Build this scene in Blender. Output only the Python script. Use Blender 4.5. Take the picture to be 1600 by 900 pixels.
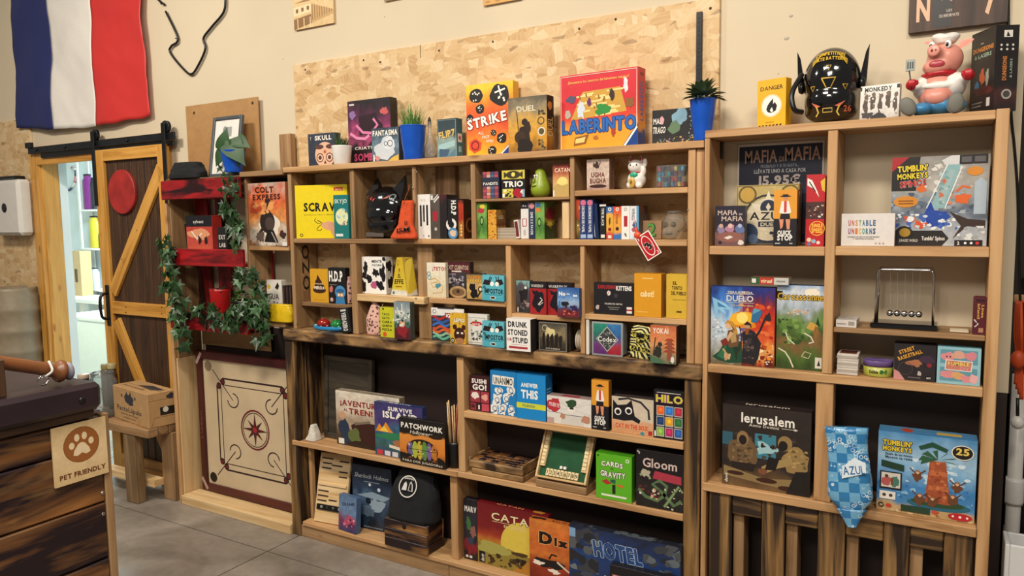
import bpy, bmesh, math, random
from math import sin, cos, pi, radians
from mathutils import Vector, Matrix, noise as mnoise

for _o in list(bpy.data.objects):
    bpy.data.objects.remove(_o)
scene = bpy.context.scene
COL = scene.collection

# ------------------------------------------------------------------ camera
F_PX, YAW, PITCH, ROLL, CAM_H = 1160.5, radians(-30.3758), radians(5.3664), radians(0.77995), 1.5
_w = Vector((sin(YAW) * cos(PITCH), cos(YAW) * cos(PITCH), -sin(PITCH)))
_r = Vector((cos(YAW), -sin(YAW), 0))
_d = _w.cross(_r)
CR = cos(ROLL) * _r + sin(ROLL) * _d
CD = -sin(ROLL) * _r + cos(ROLL) * _d
CW = _w
cam_data = bpy.data.cameras.new('camera')
cam_data.sensor_width = 36.0
cam_data.lens = F_PX / 1600.0 * 36.0
cam_data.clip_start = 0.05
cam = bpy.data.objects.new('camera', cam_data)
cam.matrix_world = Matrix(((CR.x, -CD.x, -CW.x, 0), (CR.y, -CD.y, -CW.y, 0), (CR.z, -CD.z, -CW.z, CAM_H), (0, 0, 0, 1)))
COL.objects.link(cam)
scene.camera = cam

# ------------------------------------------------------------------ world, lights, exposure
scene.view_settings.view_transform = 'Standard'
scene.view_settings.look = 'None'
scene.view_settings.gamma = 1.0
scene.view_settings.use_curve_mapping = False
scene.view_settings.exposure = 0.07
world = bpy.data.worlds.new('room_light')
scene.world = world
world.use_nodes = True
world.node_tree.nodes['Background'].inputs[0].default_value = (1.0, 0.93, 0.84, 1)
world.node_tree.nodes['Background'].inputs[1].default_value = 0.2

def area(name, loc, target, size, power, col, sy=None):
    l = bpy.data.lights.new(name, 'AREA')
    l.energy = power
    l.color = col
    l.shape = 'RECTANGLE'
    l.size = size
    l.size_y = sy or size
    o = bpy.data.objects.new(name, l)
    o.location = loc
    o.rotation_euler = (Vector(target) - Vector(loc)).to_track_quat('-Z', 'Y').to_euler()
    COL.objects.link(o)
    return o

WARM = (1.0, 0.92, 0.80)
area('ceiling_lamp_a', (-1.1, 0.45, 3.5), (-1.1, 1.2, 0), 0.7, 58, WARM, 0.35)
area('ceiling_lamp_b', (0.55, 0.35, 3.5), (0.4, 1.2, 0), 0.7, 38, WARM, 0.35)
area('ceiling_lamp_c', (-3.6, 0.55, 3.5), (-3.6, 1.4, 0), 0.7, 72, WARM, 0.35)
area('front_fill_lamp', (-0.6, -1.4, 3.4), (-1.0, 1.6, 0.8), 1.2, 58, (1.0, 0.93, 0.83), 0.6)  # added fill from behind the camera, not one of the room's ceiling lights
area('storeroom_lamp', (-6.2, 4.0, 2.4), (-6.4, 4.0, 0), 0.9, 170, (0.70, 0.92, 1.0), 0.6)

# ------------------------------------------------------------------ photograph pixel <-> world helpers (1600 x 900)
def at(px, py, Y):
    r = CR * ((px - 800) / F_PX) + CD * ((py - 450) / F_PX) + CW
    t = Y / r.y
    return Vector((r.x * t, Y, CAM_H + r.z * t))

def at_x(px, py, X):
    r = CR * ((px - 800) / F_PX) + CD * ((py - 450) / F_PX) + CW
    t = X / r.x
    return Vector((X, r.y * t, CAM_H + r.z * t))

def x_at(px, Y, Z):
    k = (px - 800) / F_PX
    a = CR - CW * k
    return -(a.y * Y + a.z * (Z - CAM_H)) / a.x

def z_at(py, X, Y):
    k = (py - 450) / F_PX
    a = CD - CW * k
    return CAM_H - (a.x * X + a.y * Y) / a.z

# ------------------------------------------------------------------ colour
def lin(c):
    c = c / 255.0
    return c / 12.92 if c <= 0.04045 else ((c + 0.055) / 1.055) ** 2.4

_cc = {}
def C(h):
    if not isinstance(h, str):
        return h
    if h not in _cc:
        s = h.lstrip('#')
        if len(s) == 3:
            s = ''.join(ch * 2 for ch in s)
        _cc[h] = (lin(int(s[0:2], 16)), lin(int(s[2:4], 16)), lin(int(s[4:6], 16)), 1.0)
    return _cc[h]

# ------------------------------------------------------------------ materials
MATS = {}
class NT:
    def __init__(self, name):
        self.m = bpy.data.materials.new(name)
        self.m.use_nodes = True
        self.t = self.m.node_tree
        self.b = self.t.nodes['Principled BSDF']
    def n(self, kind, **kw):
        nd = self.t.nodes.new(kind)
        for k, v in kw.items():
            if k.startswith('i_'):
                nd.inputs[k[2:].replace('_', ' ')].default_value = v
            else:
                setattr(nd, k, v)
        return nd
    def l(self, a, ao, b, bi):
        self.t.links.new(a.outputs[ao], b.inputs[bi])
    def ramp(self, stops):
        r = self.n('ShaderNodeValToRGB')
        e = r.color_ramp.elements
        while len(e) < len(stops):
            e.new(0.5)
        for i, (p, c) in enumerate(stops):
            e[i].position = p
            e[i].color = C(c) if isinstance(c, str) else (c if isinstance(c, tuple) else (c, c, c, 1))
        return r
    def coords(self, scale, rand=True):
        tc = self.n('ShaderNodeTexCoord')
        mp = self.n('ShaderNodeMapping')
        mp.inputs['Scale'].default_value = scale
        self.l(tc, 'Object', mp, 'Vector')
        if rand:
            oi = self.n('ShaderNodeObjectInfo')
            mu = self.n('ShaderNodeMath', operation='MULTIPLY')
            mu.inputs[1].default_value = 57.0
            self.l(oi, 'Random', mu, 0)
            self.l(mu, 0, mp, 'Location')
        return mp
    def bump(self, src, so, st, dist=0.002):
        b = self.n('ShaderNodeBump')
        b.inputs['Strength'].default_value = st
        b.inputs['Distance'].default_value = dist
        self.l(src, so, b, 'Height')
        self.l(b, 'Normal', self.b, 'Normal')

def mixcol(k, fac, a, b, mode='MIX'):
    m = k.n('ShaderNodeMix', data_type='RGBA', blend_type=mode)
    for key, src, idx in (('f', fac, 0), ('a', a, 6), ('b', b, 7)):
        if isinstance(src, tuple) and len(src) == 2 and not isinstance(src[0], (int, float)):
            k.t.links.new(src[0].outputs[src[1]], m.inputs[idx])
        elif isinstance(src, str):
            m.inputs[idx].default_value = C(src)
        else:
            m.inputs[idx].default_value = src
    return m

def plain(name, col, rough=0.5, metal=0.0, nscale=0.0, namt=0.15, **kw):
    """principled with a faint procedural mottling"""
    if name in MATS:
        return MATS[name]
    k = NT(name)
    k.b.inputs['Roughness'].default_value = rough
    k.b.inputs['Metallic'].default_value = metal
    for a, v in kw.items():
        k.b.inputs[a.replace('_', ' ')].default_value = v
    mp = k.coords((1, 1, 1))
    ns = k.n('ShaderNodeTexNoise')
    ns.inputs['Scale'].default_value = nscale or 25.0
    ns.inputs['Detail'].default_value = 4
    k.l(mp, 0, ns, 'Vector')
    c = C(col)
    lo = tuple(x * (1 - namt) for x in c[:3]) + (1,)
    hi = tuple(min(1, x * (1 + namt)) for x in c[:3]) + (1,)
    rp = k.ramp([(0.3, lo), (0.7, hi)])
    k.l(ns, 'Fac', rp, 'Fac')
    k.l(rp, 'Color', k.b, 'Base Color')
    MATS[name] = k.m
    return k.m

def wood(name, dark, mid, light, rough=0.55, burnt=None, burnt_lo=0.45, burnt_hi=0.62, gscale=(1.6, 26, 26), tint=0.5, bscale=(3.0, 9, 9)):
    if name in MATS:
        return MATS[name]
    k = NT(name)
    mp = k.coords(gscale)
    n1 = k.n('ShaderNodeTexNoise')
    n1.inputs['Scale'].default_value = 1.0
    n1.inputs['Detail'].default_value = 5
    n1.inputs['Roughness'].default_value = 0.6
    n1.inputs['Distortion'].default_value = 0.7
    k.l(mp, 0, n1, 'Vector')
    rp = k.ramp([(0.28, dark), (0.48, mid), (0.72, light)])
    k.l(n1, 'Fac', rp, 'Fac')
    mp2 = k.coords((2.2, 5, 5))
    n2 = k.n('ShaderNodeTexNoise')
    n2.inputs['Scale'].default_value = 1.3
    n2.inputs['Detail'].default_value = 3
    k.l(mp2, 0, n2, 'Vector')
    r2 = k.ramp([(0.3, 1 - tint * 0.45), (0.65, 1.0)])
    k.l(n2, 'Fac', r2, 'Fac')
    out = mixcol(k, 1.0, (rp, 'Color'), (r2, 'Color'), 'MULTIPLY')
    # knots
    mp3 = k.coords((4, 11, 11))
    vo = k.n('ShaderNodeTexVoronoi')
    vo.inputs['Scale'].default_value = 1.0
    k.l(mp3, 0, vo, 'Vector')
    r3 = k.ramp([(0.05, 1.0), (0.14, 0.0)])
    k.l(vo, 'Distance', r3, 'Fac')
    out2 = mixcol(k, (r3, 'Color'), (out, 2), dark)
    if burnt:
        mp4 = k.coords(bscale)
        n4 = k.n('ShaderNodeTexNoise')
        n4.inputs['Scale'].default_value = 1.0
        n4.inputs['Detail'].default_value = 6
        n4.inputs['Distortion'].default_value = 0.7
        k.l(mp4, 0, n4, 'Vector')
        ad = k.n('ShaderNodeMath', operation='MULTIPLY_ADD')
        ad.inputs[1].default_value = 0.35
        k.l(n1, 'Fac', ad, 0)
        k.l(n4, 'Fac', ad, 2)
        r4 = k.ramp([(burnt_lo + 0.17, 0.0), (burnt_hi + 0.17, 1.0)])
        k.l(ad, 0, r4, 'Fac')
        out2 = mixcol(k, (r4, 'Color'), (out2, 2), burnt)
    k.l(out2, 2, k.b, 'Base Color')
    k.b.inputs['Roughness'].default_value = rough
    k.bump(n1, 'Fac', 0.35)
    MATS[name] = k.m
    return k.m

def osb(name):
    """pressed strand board: chips with their own direction, tone and grain"""
    k = NT(name)
    tc = k.n('ShaderNodeTexCoord')
    prev = None
    for i, (sc, rot) in enumerate((((11, 1, 30), 0.35), ((30, 1, 13), 0.6), ((15, 1, 36), -0.7))):
        nz = k.n('ShaderNodeTexNoise')
        nz.inputs['Scale'].default_value = 14
        nz.inputs['Detail'].default_value = 3
        k.l(tc, 'Object', nz, 'Vector')
        mx = mixcol(k, 0.03, (tc, 'Object'), (nz, 'Color'), 'ADD')
        mp = k.n('ShaderNodeMapping')
        mp.inputs['Rotation'].default_value = (0, rot, 0)
        mp.inputs['Scale'].default_value = sc
        mp.inputs['Location'].default_value = (2.3 * i, 0, 1.1 * i)
        k.l(mx, 2, mp, 'Vector')
        vo = k.n('ShaderNodeTexVoronoi')
        vo.inputs['Scale'].default_value = 1.0
        k.l(mp, 0, vo, 'Vector')
        se = k.n('ShaderNodeSeparateColor')
        k.l(vo, 'Color', se, 0)
        ang = k.n('ShaderNodeMath', operation='MULTIPLY')
        ang.inputs[1].default_value = 6.0
        k.l(se, 0, ang, 0)
        vr = k.n('ShaderNodeVectorRotate', rotation_type='Y_AXIS')
        k.l(tc, 'Object', vr, 'Vector')
        k.l(ang, 0, vr, 'Angle')
        m2 = k.n('ShaderNodeMapping')
        m2.inputs['Scale'].default_value = (7, 1, 110)
        k.l(vr, 0, m2, 'Vector')
        gn = k.n('ShaderNodeTexNoise')
        gn.inputs['Scale'].default_value = 1.0
        gn.inputs['Detail'].default_value = 3
        k.l(m2, 0, gn, 'Vector')
        ad = k.n('ShaderNodeMath', operation='MULTIPLY_ADD')
        ad.inputs[1].default_value = 0.55
        k.l(gn, 'Fac', ad, 0)
        hm = k.n('ShaderNodeMath', operation='MULTIPLY')
        hm.inputs[1].default_value = 0.45
        k.l(se, 1, hm, 0)
        k.l(hm, 0, ad, 2)
        rp = k.ramp([(0.22, 'b89160'), (0.38, 'caa878'), (0.62, 'd4b587'), (0.8, 'e0c8a0')])
        k.l(ad, 0, rp, 'Fac')
        if prev is None:
            prev = rp, 'Color'
            hb = ad
        else:
            gt = k.n('ShaderNodeMath', operation='GREATER_THAN')
            gt.inputs[1].default_value = 0.5
            k.l(se, 2, gt, 0)
            m = mixcol(k, (gt, 0), prev, (rp, 'Color'))
            prev = m, 2
    # dark slivers between the chips
    mp = k.n('ShaderNodeMapping')
    mp.inputs['Scale'].default_value = (26, 1, 70)
    mp.inputs['Rotation'].default_value = (0, 0.6, 0)
    k.l(tc, 'Object', mp, 'Vector')
    v2 = k.n('ShaderNodeTexVoronoi')
    v2.inputs['Scale'].default_value = 1.0
    k.l(mp, 0, v2, 'Vector')
    s2 = k.n('ShaderNodeSeparateColor')
    k.l(v2, 'Color', s2, 0)
    r2 = k.ramp([(0.965, 0.0), (0.985, 0.55)])
    k.l(s2, 0, r2, 'Fac')
    m = mixcol(k, (r2, 'Color'), prev, '7a5730')
    k.l(m, 2, k.b, 'Base Color')
    k.b.inputs['Roughness'].default_value = 0.6
    k.bump(hb, 0, 0.25)
    MATS[name] = k.m
    return k.m

def printed(name, rough, coat=0.0):
    """paper / card print: colour comes from the drawn shapes, with faint paper grain"""
    k = NT(name)
    at_ = k.n('ShaderNodeAttribute', attribute_name='Col')
    mp = k.coords((1, 1, 1))
    ns = k.n('ShaderNodeTexNoise')
    ns.inputs['Scale'].default_value = 60
    ns.inputs['Detail'].default_value = 3
    k.l(mp, 0, ns, 'Vector')
    rp = k.ramp([(0.3, 0.93), (0.7, 1.0)])
    k.l(ns, 'Fac', rp, 'Fac')
    m = mixcol(k, 1.0, (at_, 'Color'), (rp, 'Color'), 'MULTIPLY')
    k.l(m, 2, k.b, 'Base Color')
    k.b.inputs['Roughness'].default_value = rough
    k.b.inputs['Coat Weight'].default_value = coat
    MATS[name] = k.m
    return k.m

M_PRINT = printed('printed_card', 0.42)
M_GLOSS = printed('glossy_coloured', 0.18, 0.4)
M_MATTE = printed('matte_coloured', 0.8)
M_PINE = wood('pine_board', '94683c', 'bf9262', 'd0a878', tint=0.35)
M_PINE2 = wood('weathered_board', '6a4a2e', '9c774f', 'b6926a', tint=0.55)
M_COUNTER = wood('scorched_counter', '7d5a34', 'ab8252', 'c69e6c', burnt='2e1b0c', burnt_lo=0.40, burnt_hi=0.6, bscale=(6, 11, 11))
M_BURNT = wood('scorched_post', '5a3c20', '96703f', 'c09662', burnt='2a1a0e', burnt_lo=0.39, burnt_hi=0.57, gscale=(1.2, 40, 40), bscale=(1.5, 24, 24))
M_CHAR = wood('charred_plank', '5c3418', 'a06a36', 'cd9c60', rough=0.4, burnt='1f1116', burnt_lo=0.37, burnt_hi=0.58, gscale=(1.4, 50, 50), bscale=(2.6, 13, 13))
M_ORANGE = wood('varnished_pine', 'a06a20', 'cf9440', 'e0aa58', rough=0.35, tint=0.2)
M_BROWN = wood('stained_brown_plank', '24160b', '432b18', '583a22', tint=0.5)
M_RED = wood('red_painted_board', '43090c', 'a3161c', 'c3262a', rough=0.4, burnt='26060a', burnt_lo=0.47, burnt_hi=0.6, gscale=(2.5, 22, 22))
M_PALE = wood('pale_plywood', 'b98f58', 'd8b582', 'e9cfa2', tint=0.2)
M_OSB = osb('osb_panel_chips')
M_BLACK = plain('black_plastic', '0c0b0c', 0.35)
M_STEEL = plain('dark_steel', '3a3c3f', 0.35, 0.8)
M_CHROME = plain('chrome', 'c8c8c8', 0.08, 1.0)
M_WHITE = plain('white_plastic', 'e6e2dc', 0.35, namt=0.03)
M_BLUEP = plain('blue_plastic', '1450b8', 0.3, namt=0.05)
M_CARD = plain('cardboard', 'b28b5c', 0.8, namt=0.08)
M_LEAF = plain('dark_green_leaf', '2c4b26', 0.4, nscale=40, namt=0.4)
M_LEAF2 = plain('fresh_green_leaf', '4d8032', 0.45, nscale=40, namt=0.35)
M_CLOTH = plain('black_cloth', '0d0d10', 0.9, namt=0.4)

def glass(name, tint='ffffff', rough=0.02, ior=1.3):
    if name in MATS:
        return MATS[name]
    k = NT(name)
    k.b.inputs['Base Color'].default_value = C(tint)
    k.b.inputs['Roughness'].default_value = rough
    k.b.inputs['Transmission Weight'].default_value = 0.92
    k.b.inputs['IOR'].default_value = ior
    mp = k.coords((1, 1, 1))
    ns = k.n('ShaderNodeTexNoise')
    ns.inputs['Scale'].default_value = 30
    k.l(mp, 0, ns, 'Vector')
    k.bump(ns, 'Fac', 0.15)
    MATS[name] = k.m
    return k.m
M_GLASS = glass('clear_plastic')

# ------------------------------------------------------------------ object helpers
WM = {}
def put(o, parent, world_m):
    COL.objects.link(o)
    WM[o] = world_m
    if parent is None:
        o.matrix_basis = world_m
    else:
        o.parent = parent
        o.matrix_basis = WM[parent].inverted() @ world_m
    return o

def tag(o, label=None, cat=None, group=None, kind=None):
    for k_, v in (('label', label), ('category', cat), ('group', group), ('kind', kind)):
        if v:
            o[k_] = v
    return o

def T(x, y=None, z=None):
    return Matrix.Translation(x if y is None else (x, y, z))

def RZ(a):
    return Matrix.Rotation(a, 4, 'Z')
def RX(a):
    return Matrix.Rotation(a, 4, 'X')
def RY(a):
    return Matrix.Rotation(a, 4, 'Y')

def empty(name, loc, label=None, cat=None, group=None, kind=None, rz=0.0):
    o = bpy.data.objects.new(name, None)
    o.empty_display_size = 0.05
    put(o, None, T(*loc) @ RZ(rz))
    return tag(o, label, cat, group, kind)

def mesh(name, verts, faces, mat, parent=None, wm=None, smooth=False, cols=None, rel=True):
    """wm: matrix relative to the parent (rel) or to the world"""
    me = bpy.data.meshes.new(name)
    me.from_pydata([tuple(v) for v in verts], [], faces)
    me.materials.append(mat)
    if cols is not None:
        ca = me.color_attributes.new('Col', 'FLOAT_COLOR', 'POINT')
        flat = []
        for c in cols:
            flat.extend(c)
        ca.data.foreach_set('color', flat)
    if smooth:
        me.polygons.foreach_set('use_smooth', [True] * len(me.polygons))
    me.update()
    o = bpy.data.objects.new(name, me)
    wm = wm or Matrix()
    if parent is not None and rel:
        wm = WM[parent] @ wm
    return put(o, parent, wm)

def share(o, parent, wm, name=None):
    c = bpy.data.objects.new(name or o.name.split('.')[0], o.data)
    for k_ in o.keys():
        if k_ in ('label', 'category', 'group', 'kind'):
            c[k_] = o[k_]
    return put(c, parent, wm)

_hull = {}
def chamfer(dx, dy, dz, b):
    """verts and faces of a chamfered box centred on the origin"""
    key = (round(dx, 4), round(dy, 4), round(dz, 4), round(b, 4))
    if key in _hull:
        return _hull[key]
    x, y, z = dx / 2, dy / 2, dz / 2
    b = min(b, x * 0.8, y * 0.8, z * 0.8)
    V, idx = [], {}
    for sx in (-1, 1):
        for sy in (-1, 1):
            for sz in (-1, 1):
                for a in range(3):
                    p = [sx * (x - b), sy * (y - b), sz * (z - b)]
                    p[a] = (sx * x, sy * y, sz * z)[a]
                    idx[(sx, sy, sz, a)] = len(V)
                    V.append(p)
    Fc = []
    for a in range(3):
        u, v = (a + 1) % 3, (a + 2) % 3
        for s in (-1, 1):
            q = []
            for su, sv in ((-1, -1), (1, -1), (1, 1), (-1, 1)):
                c = [0, 0, 0]
                c[a], c[u], c[v] = s, su, sv
                q.append(idx[tuple(c) + (a,)])
            Fc.append(q if s > 0 else q[::-1])
    for a in range(3):            # edges along axis a
        u, v = (a + 1) % 3, (a + 2) % 3
        for su in (-1, 1):
            for sv in (-1, 1):
                def g(sa, ax):
                    c = [0, 0, 0]
                    c[a], c[u], c[v] = sa, su, sv
                    return idx[tuple(c) + (ax,)]
                q = [g(-1, u), g(1, u), g(1, v), g(-1, v)]
                Fc.append(q if su * sv < 0 else q[::-1])
    for sx in (-1, 1):
        for sy in (-1, 1):
            for sz in (-1, 1):
                q = [idx[(sx, sy, sz, 0)], idx[(sx, sy, sz, 1)], idx[(sx, sy, sz, 2)]]
                Fc.append(q if sx * sy * sz > 0 else q[::-1])
    _hull[key] = (V, Fc)
    return V, Fc

SOLIDS = []
def clear_of_boards(m, w, d, h, tries=4):
    """nudge a carton sideways or forward out of the shelf boards around it"""
    for _ in range(tries):
        P = [m @ Vector((x, y, z)) for x in (-w / 2, w / 2) for y in (0, d) for z in (0.002, h)]
        lo = [min(p[i] for p in P) for i in range(3)]
        hi = [max(p[i] for p in P) for i in range(3)]
        best = None
        for b0, b1 in SOLIDS:
            if all(lo[i] < b1[i] - 0.0002 and hi[i] > b0[i] + 0.0002 for i in range(3)):
                mv = [(b1[0] - lo[0] + 0.0004, 0, 0), (b0[0] - hi[0] - 0.0004, 0, 0), (0, b0[1] - hi[1] - 0.0004, 0)]
                k = min(mv, key=lambda q: abs(q[0]) + abs(q[1]))
                if best is None or abs(k[0]) + abs(k[1]) > abs(best[0]) + abs(best[1]):
                    best = k
        if best is None or abs(best[0]) + abs(best[1]) > 0.06:
            break
        m = T(*best) @ m
    return m

def board(name, x0, x1, y0, y1, z0, z1, mat, parent=None, b=0.002):
    """axis-aligned board; its grain runs along the longest side"""
    d = [abs(x1 - x0), abs(y1 - y0), abs(z1 - z0)]
    c = Vector(((x0 + x1) / 2, (y0 + y1) / 2, (z0 + z1) / 2))
    a = d.index(max(d))
    if a == 0:
        V, Fc = chamfer(d[0], d[1], d[2], b)
        m = T(c)
    elif a == 1:
        V, Fc = chamfer(d[1], d[0], d[2], b)
        m = T(c) @ RZ(pi / 2)
    else:
        V, Fc = chamfer(d[2], d[1], d[0], b)
        m = T(c) @ RY(pi / 2)
    if parent is not None and parent.name in ('upper_shelf_unit', 'lower_shelf_unit', 'right_shelf_unit', 'left_shelf_unit'):
        SOLIDS.append(((x0, y0, z0), (x1, y1, z1)))
    return mesh(name, V, Fc, mat, parent, m, rel=False)

def stick(name, p0, p1, wd, th, mat, parent, b=0.002, up=None):
    """board between two world points, wd x th section; th is measured along 'up'"""
    p0, p1 = Vector(p0), Vector(p1)
    x = (p1 - p0)
    L = x.length
    x.normalize()
    n = Vector(up or (0, 1, 0))
    y = (n - x * n.dot(x)).normalized()
    z = x.cross(y)
    m = Matrix((x, y, z)).transposed().to_4x4()
    m.translation = (p0 + p1) / 2
    V, Fc = chamfer(L, th, wd, b)
    return mesh(name, V, Fc, mat, parent, m, rel=False)

def lathe_data(prof, seg=20, closed=True):
    V, Fc = [], []
    for r, z in prof:
        for i in range(seg):
            a = 2 * pi * i / seg
            V.append((r * cos(a), r * sin(a), z))
    n = len(prof)
    for j in range(n - 1):
        for i in range(seg):
            k = (i + 1) % seg
            Fc.append((j * seg + i, j * seg + k, (j + 1) * seg + k, (j + 1) * seg + i))
    if closed:
        Fc.append(tuple(range(seg))[::-1])
        Fc.append(tuple((n - 1) * seg + i for i in range(seg)))
    return V, Fc

def lathe(name, prof, mat, parent, m=None, seg=20, closed=True, smooth=True, cols=None, rel=True):
    V, Fc = lathe_data(prof, seg, closed)
    c = None
    if cols:
        c = [C(cols)] * len(V)
    return mesh(name, V, Fc, mat, parent, m, smooth, c, rel)

def tube_data(pts, r, seg=8):
    pts = [Vector(p) for p in pts]
    rs = r if isinstance(r, (list, tuple)) else [r] * len(pts)
    V, Fc = [], []
    t0 = (pts[1] - pts[0]).normalized()
    nrm = t0.orthogonal().normalized()
    for i, p in enumerate(pts):
        t = (pts[min(i + 1, len(pts) - 1)] - pts[max(i - 1, 0)]).normalized()
        nrm = (nrm - t * nrm.dot(t)).normalized()
        bn = t.cross(nrm)
        for j in range(seg):
            a = 2 * pi * j / seg
            V.append(p + (nrm * cos(a) + bn * sin(a)) * rs[i])
    for i in range(len(pts) - 1):
        for j in range(seg):
            k = (j + 1) % seg
            Fc.append((i * seg + j, i * seg + k, (i + 1) * seg + k, (i + 1) * seg + j))
    Fc.append(tuple(range(seg))[::-1])
    Fc.append(tuple((len(pts) - 1) * seg + j for j in range(seg)))
    return V, Fc

def tube(name, pts, r, mat, parent, m=None, seg=8, cols=None, rel=True):
    V, Fc = tube_data(pts, r, seg)
    return mesh(name, V, Fc, mat, parent, m, True, [C(cols)] * len(V) if cols else None, rel)

def smooth_path(pts, n=6):
    pts = [Vector(p) for p in pts]
    out = []
    for i in range(len(pts) - 1):
        p0, p1, p2, p3 = pts[max(i - 1, 0)], pts[i], pts[i + 1], pts[min(i + 2, len(pts) - 1)]
        for j in range(n):
            t = j / n
            out.append(0.5 * ((2 * p1) + (p2 - p0) * t + (2 * p0 - 5 * p1 + 4 * p2 - p3) * t * t + (3 * p1 - p0 - 3 * p2 + p3) * t ** 3))
    out.append(pts[-1])
    return out

def ball_data(c, r, rot=None, nu=16, nv=10):
    V, Fc = [], []
    c = Vector(c)
    r = Vector(r) if not isinstance(r, (int, float)) else Vector((r, r, r))
    for j in range(nv + 1):
        ph = pi * j / nv
        for i in range(nu):
            a = 2 * pi * i / nu
            p = Vector((r.x * sin(ph) * cos(a), r.y * sin(ph) * sin(a), -r.z * cos(ph)))
            if rot is not None:
                p = rot @ p
            V.append(c + p)
    for j in range(nv):
        for i in range(nu):
            k = (i + 1) % nu
            Fc.append((j * nu + i, j * nu + k, (j + 1) * nu + k, (j + 1) * nu + i))
    return V, Fc

def merge(parts):
    V, Fc = [], []
    for v, f in parts:
        o = len(V)
        V.extend(v)
        Fc.extend([tuple(i + o for i in q) for q in f])
    return V, Fc

def ball(name, c, r, mat, parent, rot=None, cols=None, nu=16, nv=10):
    V, Fc = ball_data(c, r, rot, nu, nv)
    return mesh(name, V, Fc, mat, parent, None, True, [C(cols)] * len(V) if cols else None)

def fused(name, parts, mat, parent, voxel=0.003, sm=6):
    """several overlapping solids melted into one continuous surface"""
    V, Fc = merge(parts)
    o = mesh(name, V, Fc, mat, parent, None, True)
    md = o.modifiers.new('fuse', 'REMESH')
    md.mode = 'VOXEL'
    md.voxel_size = voxel
    md.use_smooth_shade = True
    s = o.modifiers.new('smooth', 'SMOOTH')
    s.iterations = sm
    s.factor = 0.5
    return o

# ------------------------------------------------------------------ lettering
GLY = {}
def build_glyphs():
    chars = "ABCDEFGHIJKLMNOPQRSTUVWXYZabcdefghijklmnopqrstuvwxyz0123456789!¡?.,:'&€-/ÁÉÍÓÚáéíóúñ"
    obs = []
    for w, off in ((0, 0.0), (1, 0.018), (2, 0.04)):
        for ch in chars:
            cu = bpy.data.curves.new('g', 'FONT')
            cu.body = ch
            cu.size = 1.0
            cu.offset = off
            cu.resolution_u = 2
            cu.fill_mode = 'BOTH'
            o = bpy.data.objects.new('g', cu)
            COL.objects.link(o)
            obs.append((w, ch, o))
    bpy.context.view_layer.update()
    dg = bpy.context.evaluated_depsgraph_get()
    for w, ch, o in obs:
        me = o.evaluated_get(dg).to_mesh()
        V = [(v.co.x, v.co.y) for v in me.vertices]
        Fc = [tuple(p.vertices) for p in me.polygons]
        x0 = min(v[0] for v in V)
        x1 = max(v[0] for v in V)
        GLY[(w, ch)] = ([(v[0] - x0, v[1]) for v in V], Fc, x1 - x0)
        o.evaluated_get(dg).to_mesh_clear()
    for w, ch, o in obs:
        cu = o.data
        bpy.data.objects.remove(o)
        bpy.data.curves.remove(cu)
build_glyphs()

def text_poly(txt, weight=1, gap=0.075):
    V, Fc, x = [], [], 0.0
    for ch in txt:
        if ch == ' ':
            x += 0.3
            continue
        g = GLY.get((weight, ch))
        if g is None:
            continue
        o = len(V)
        V.extend([(v[0] + x, v[1]) for v in g[0]])
        Fc.extend([tuple(i + o for i in f) for f in g[1]])
        x += g[2] + gap
    return V, Fc, max(x - gap, 0.01)

# ------------------------------------------------------------------ flat print: shapes drawn on a face
def vnoise(x, y, s):
    return mnoise.noise(Vector((x, y, s * 7.31)))

def shade(c, k):
    return (min(1, c[0] * k), min(1, c[1] * k), min(1, c[2] * k), 1)

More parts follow.
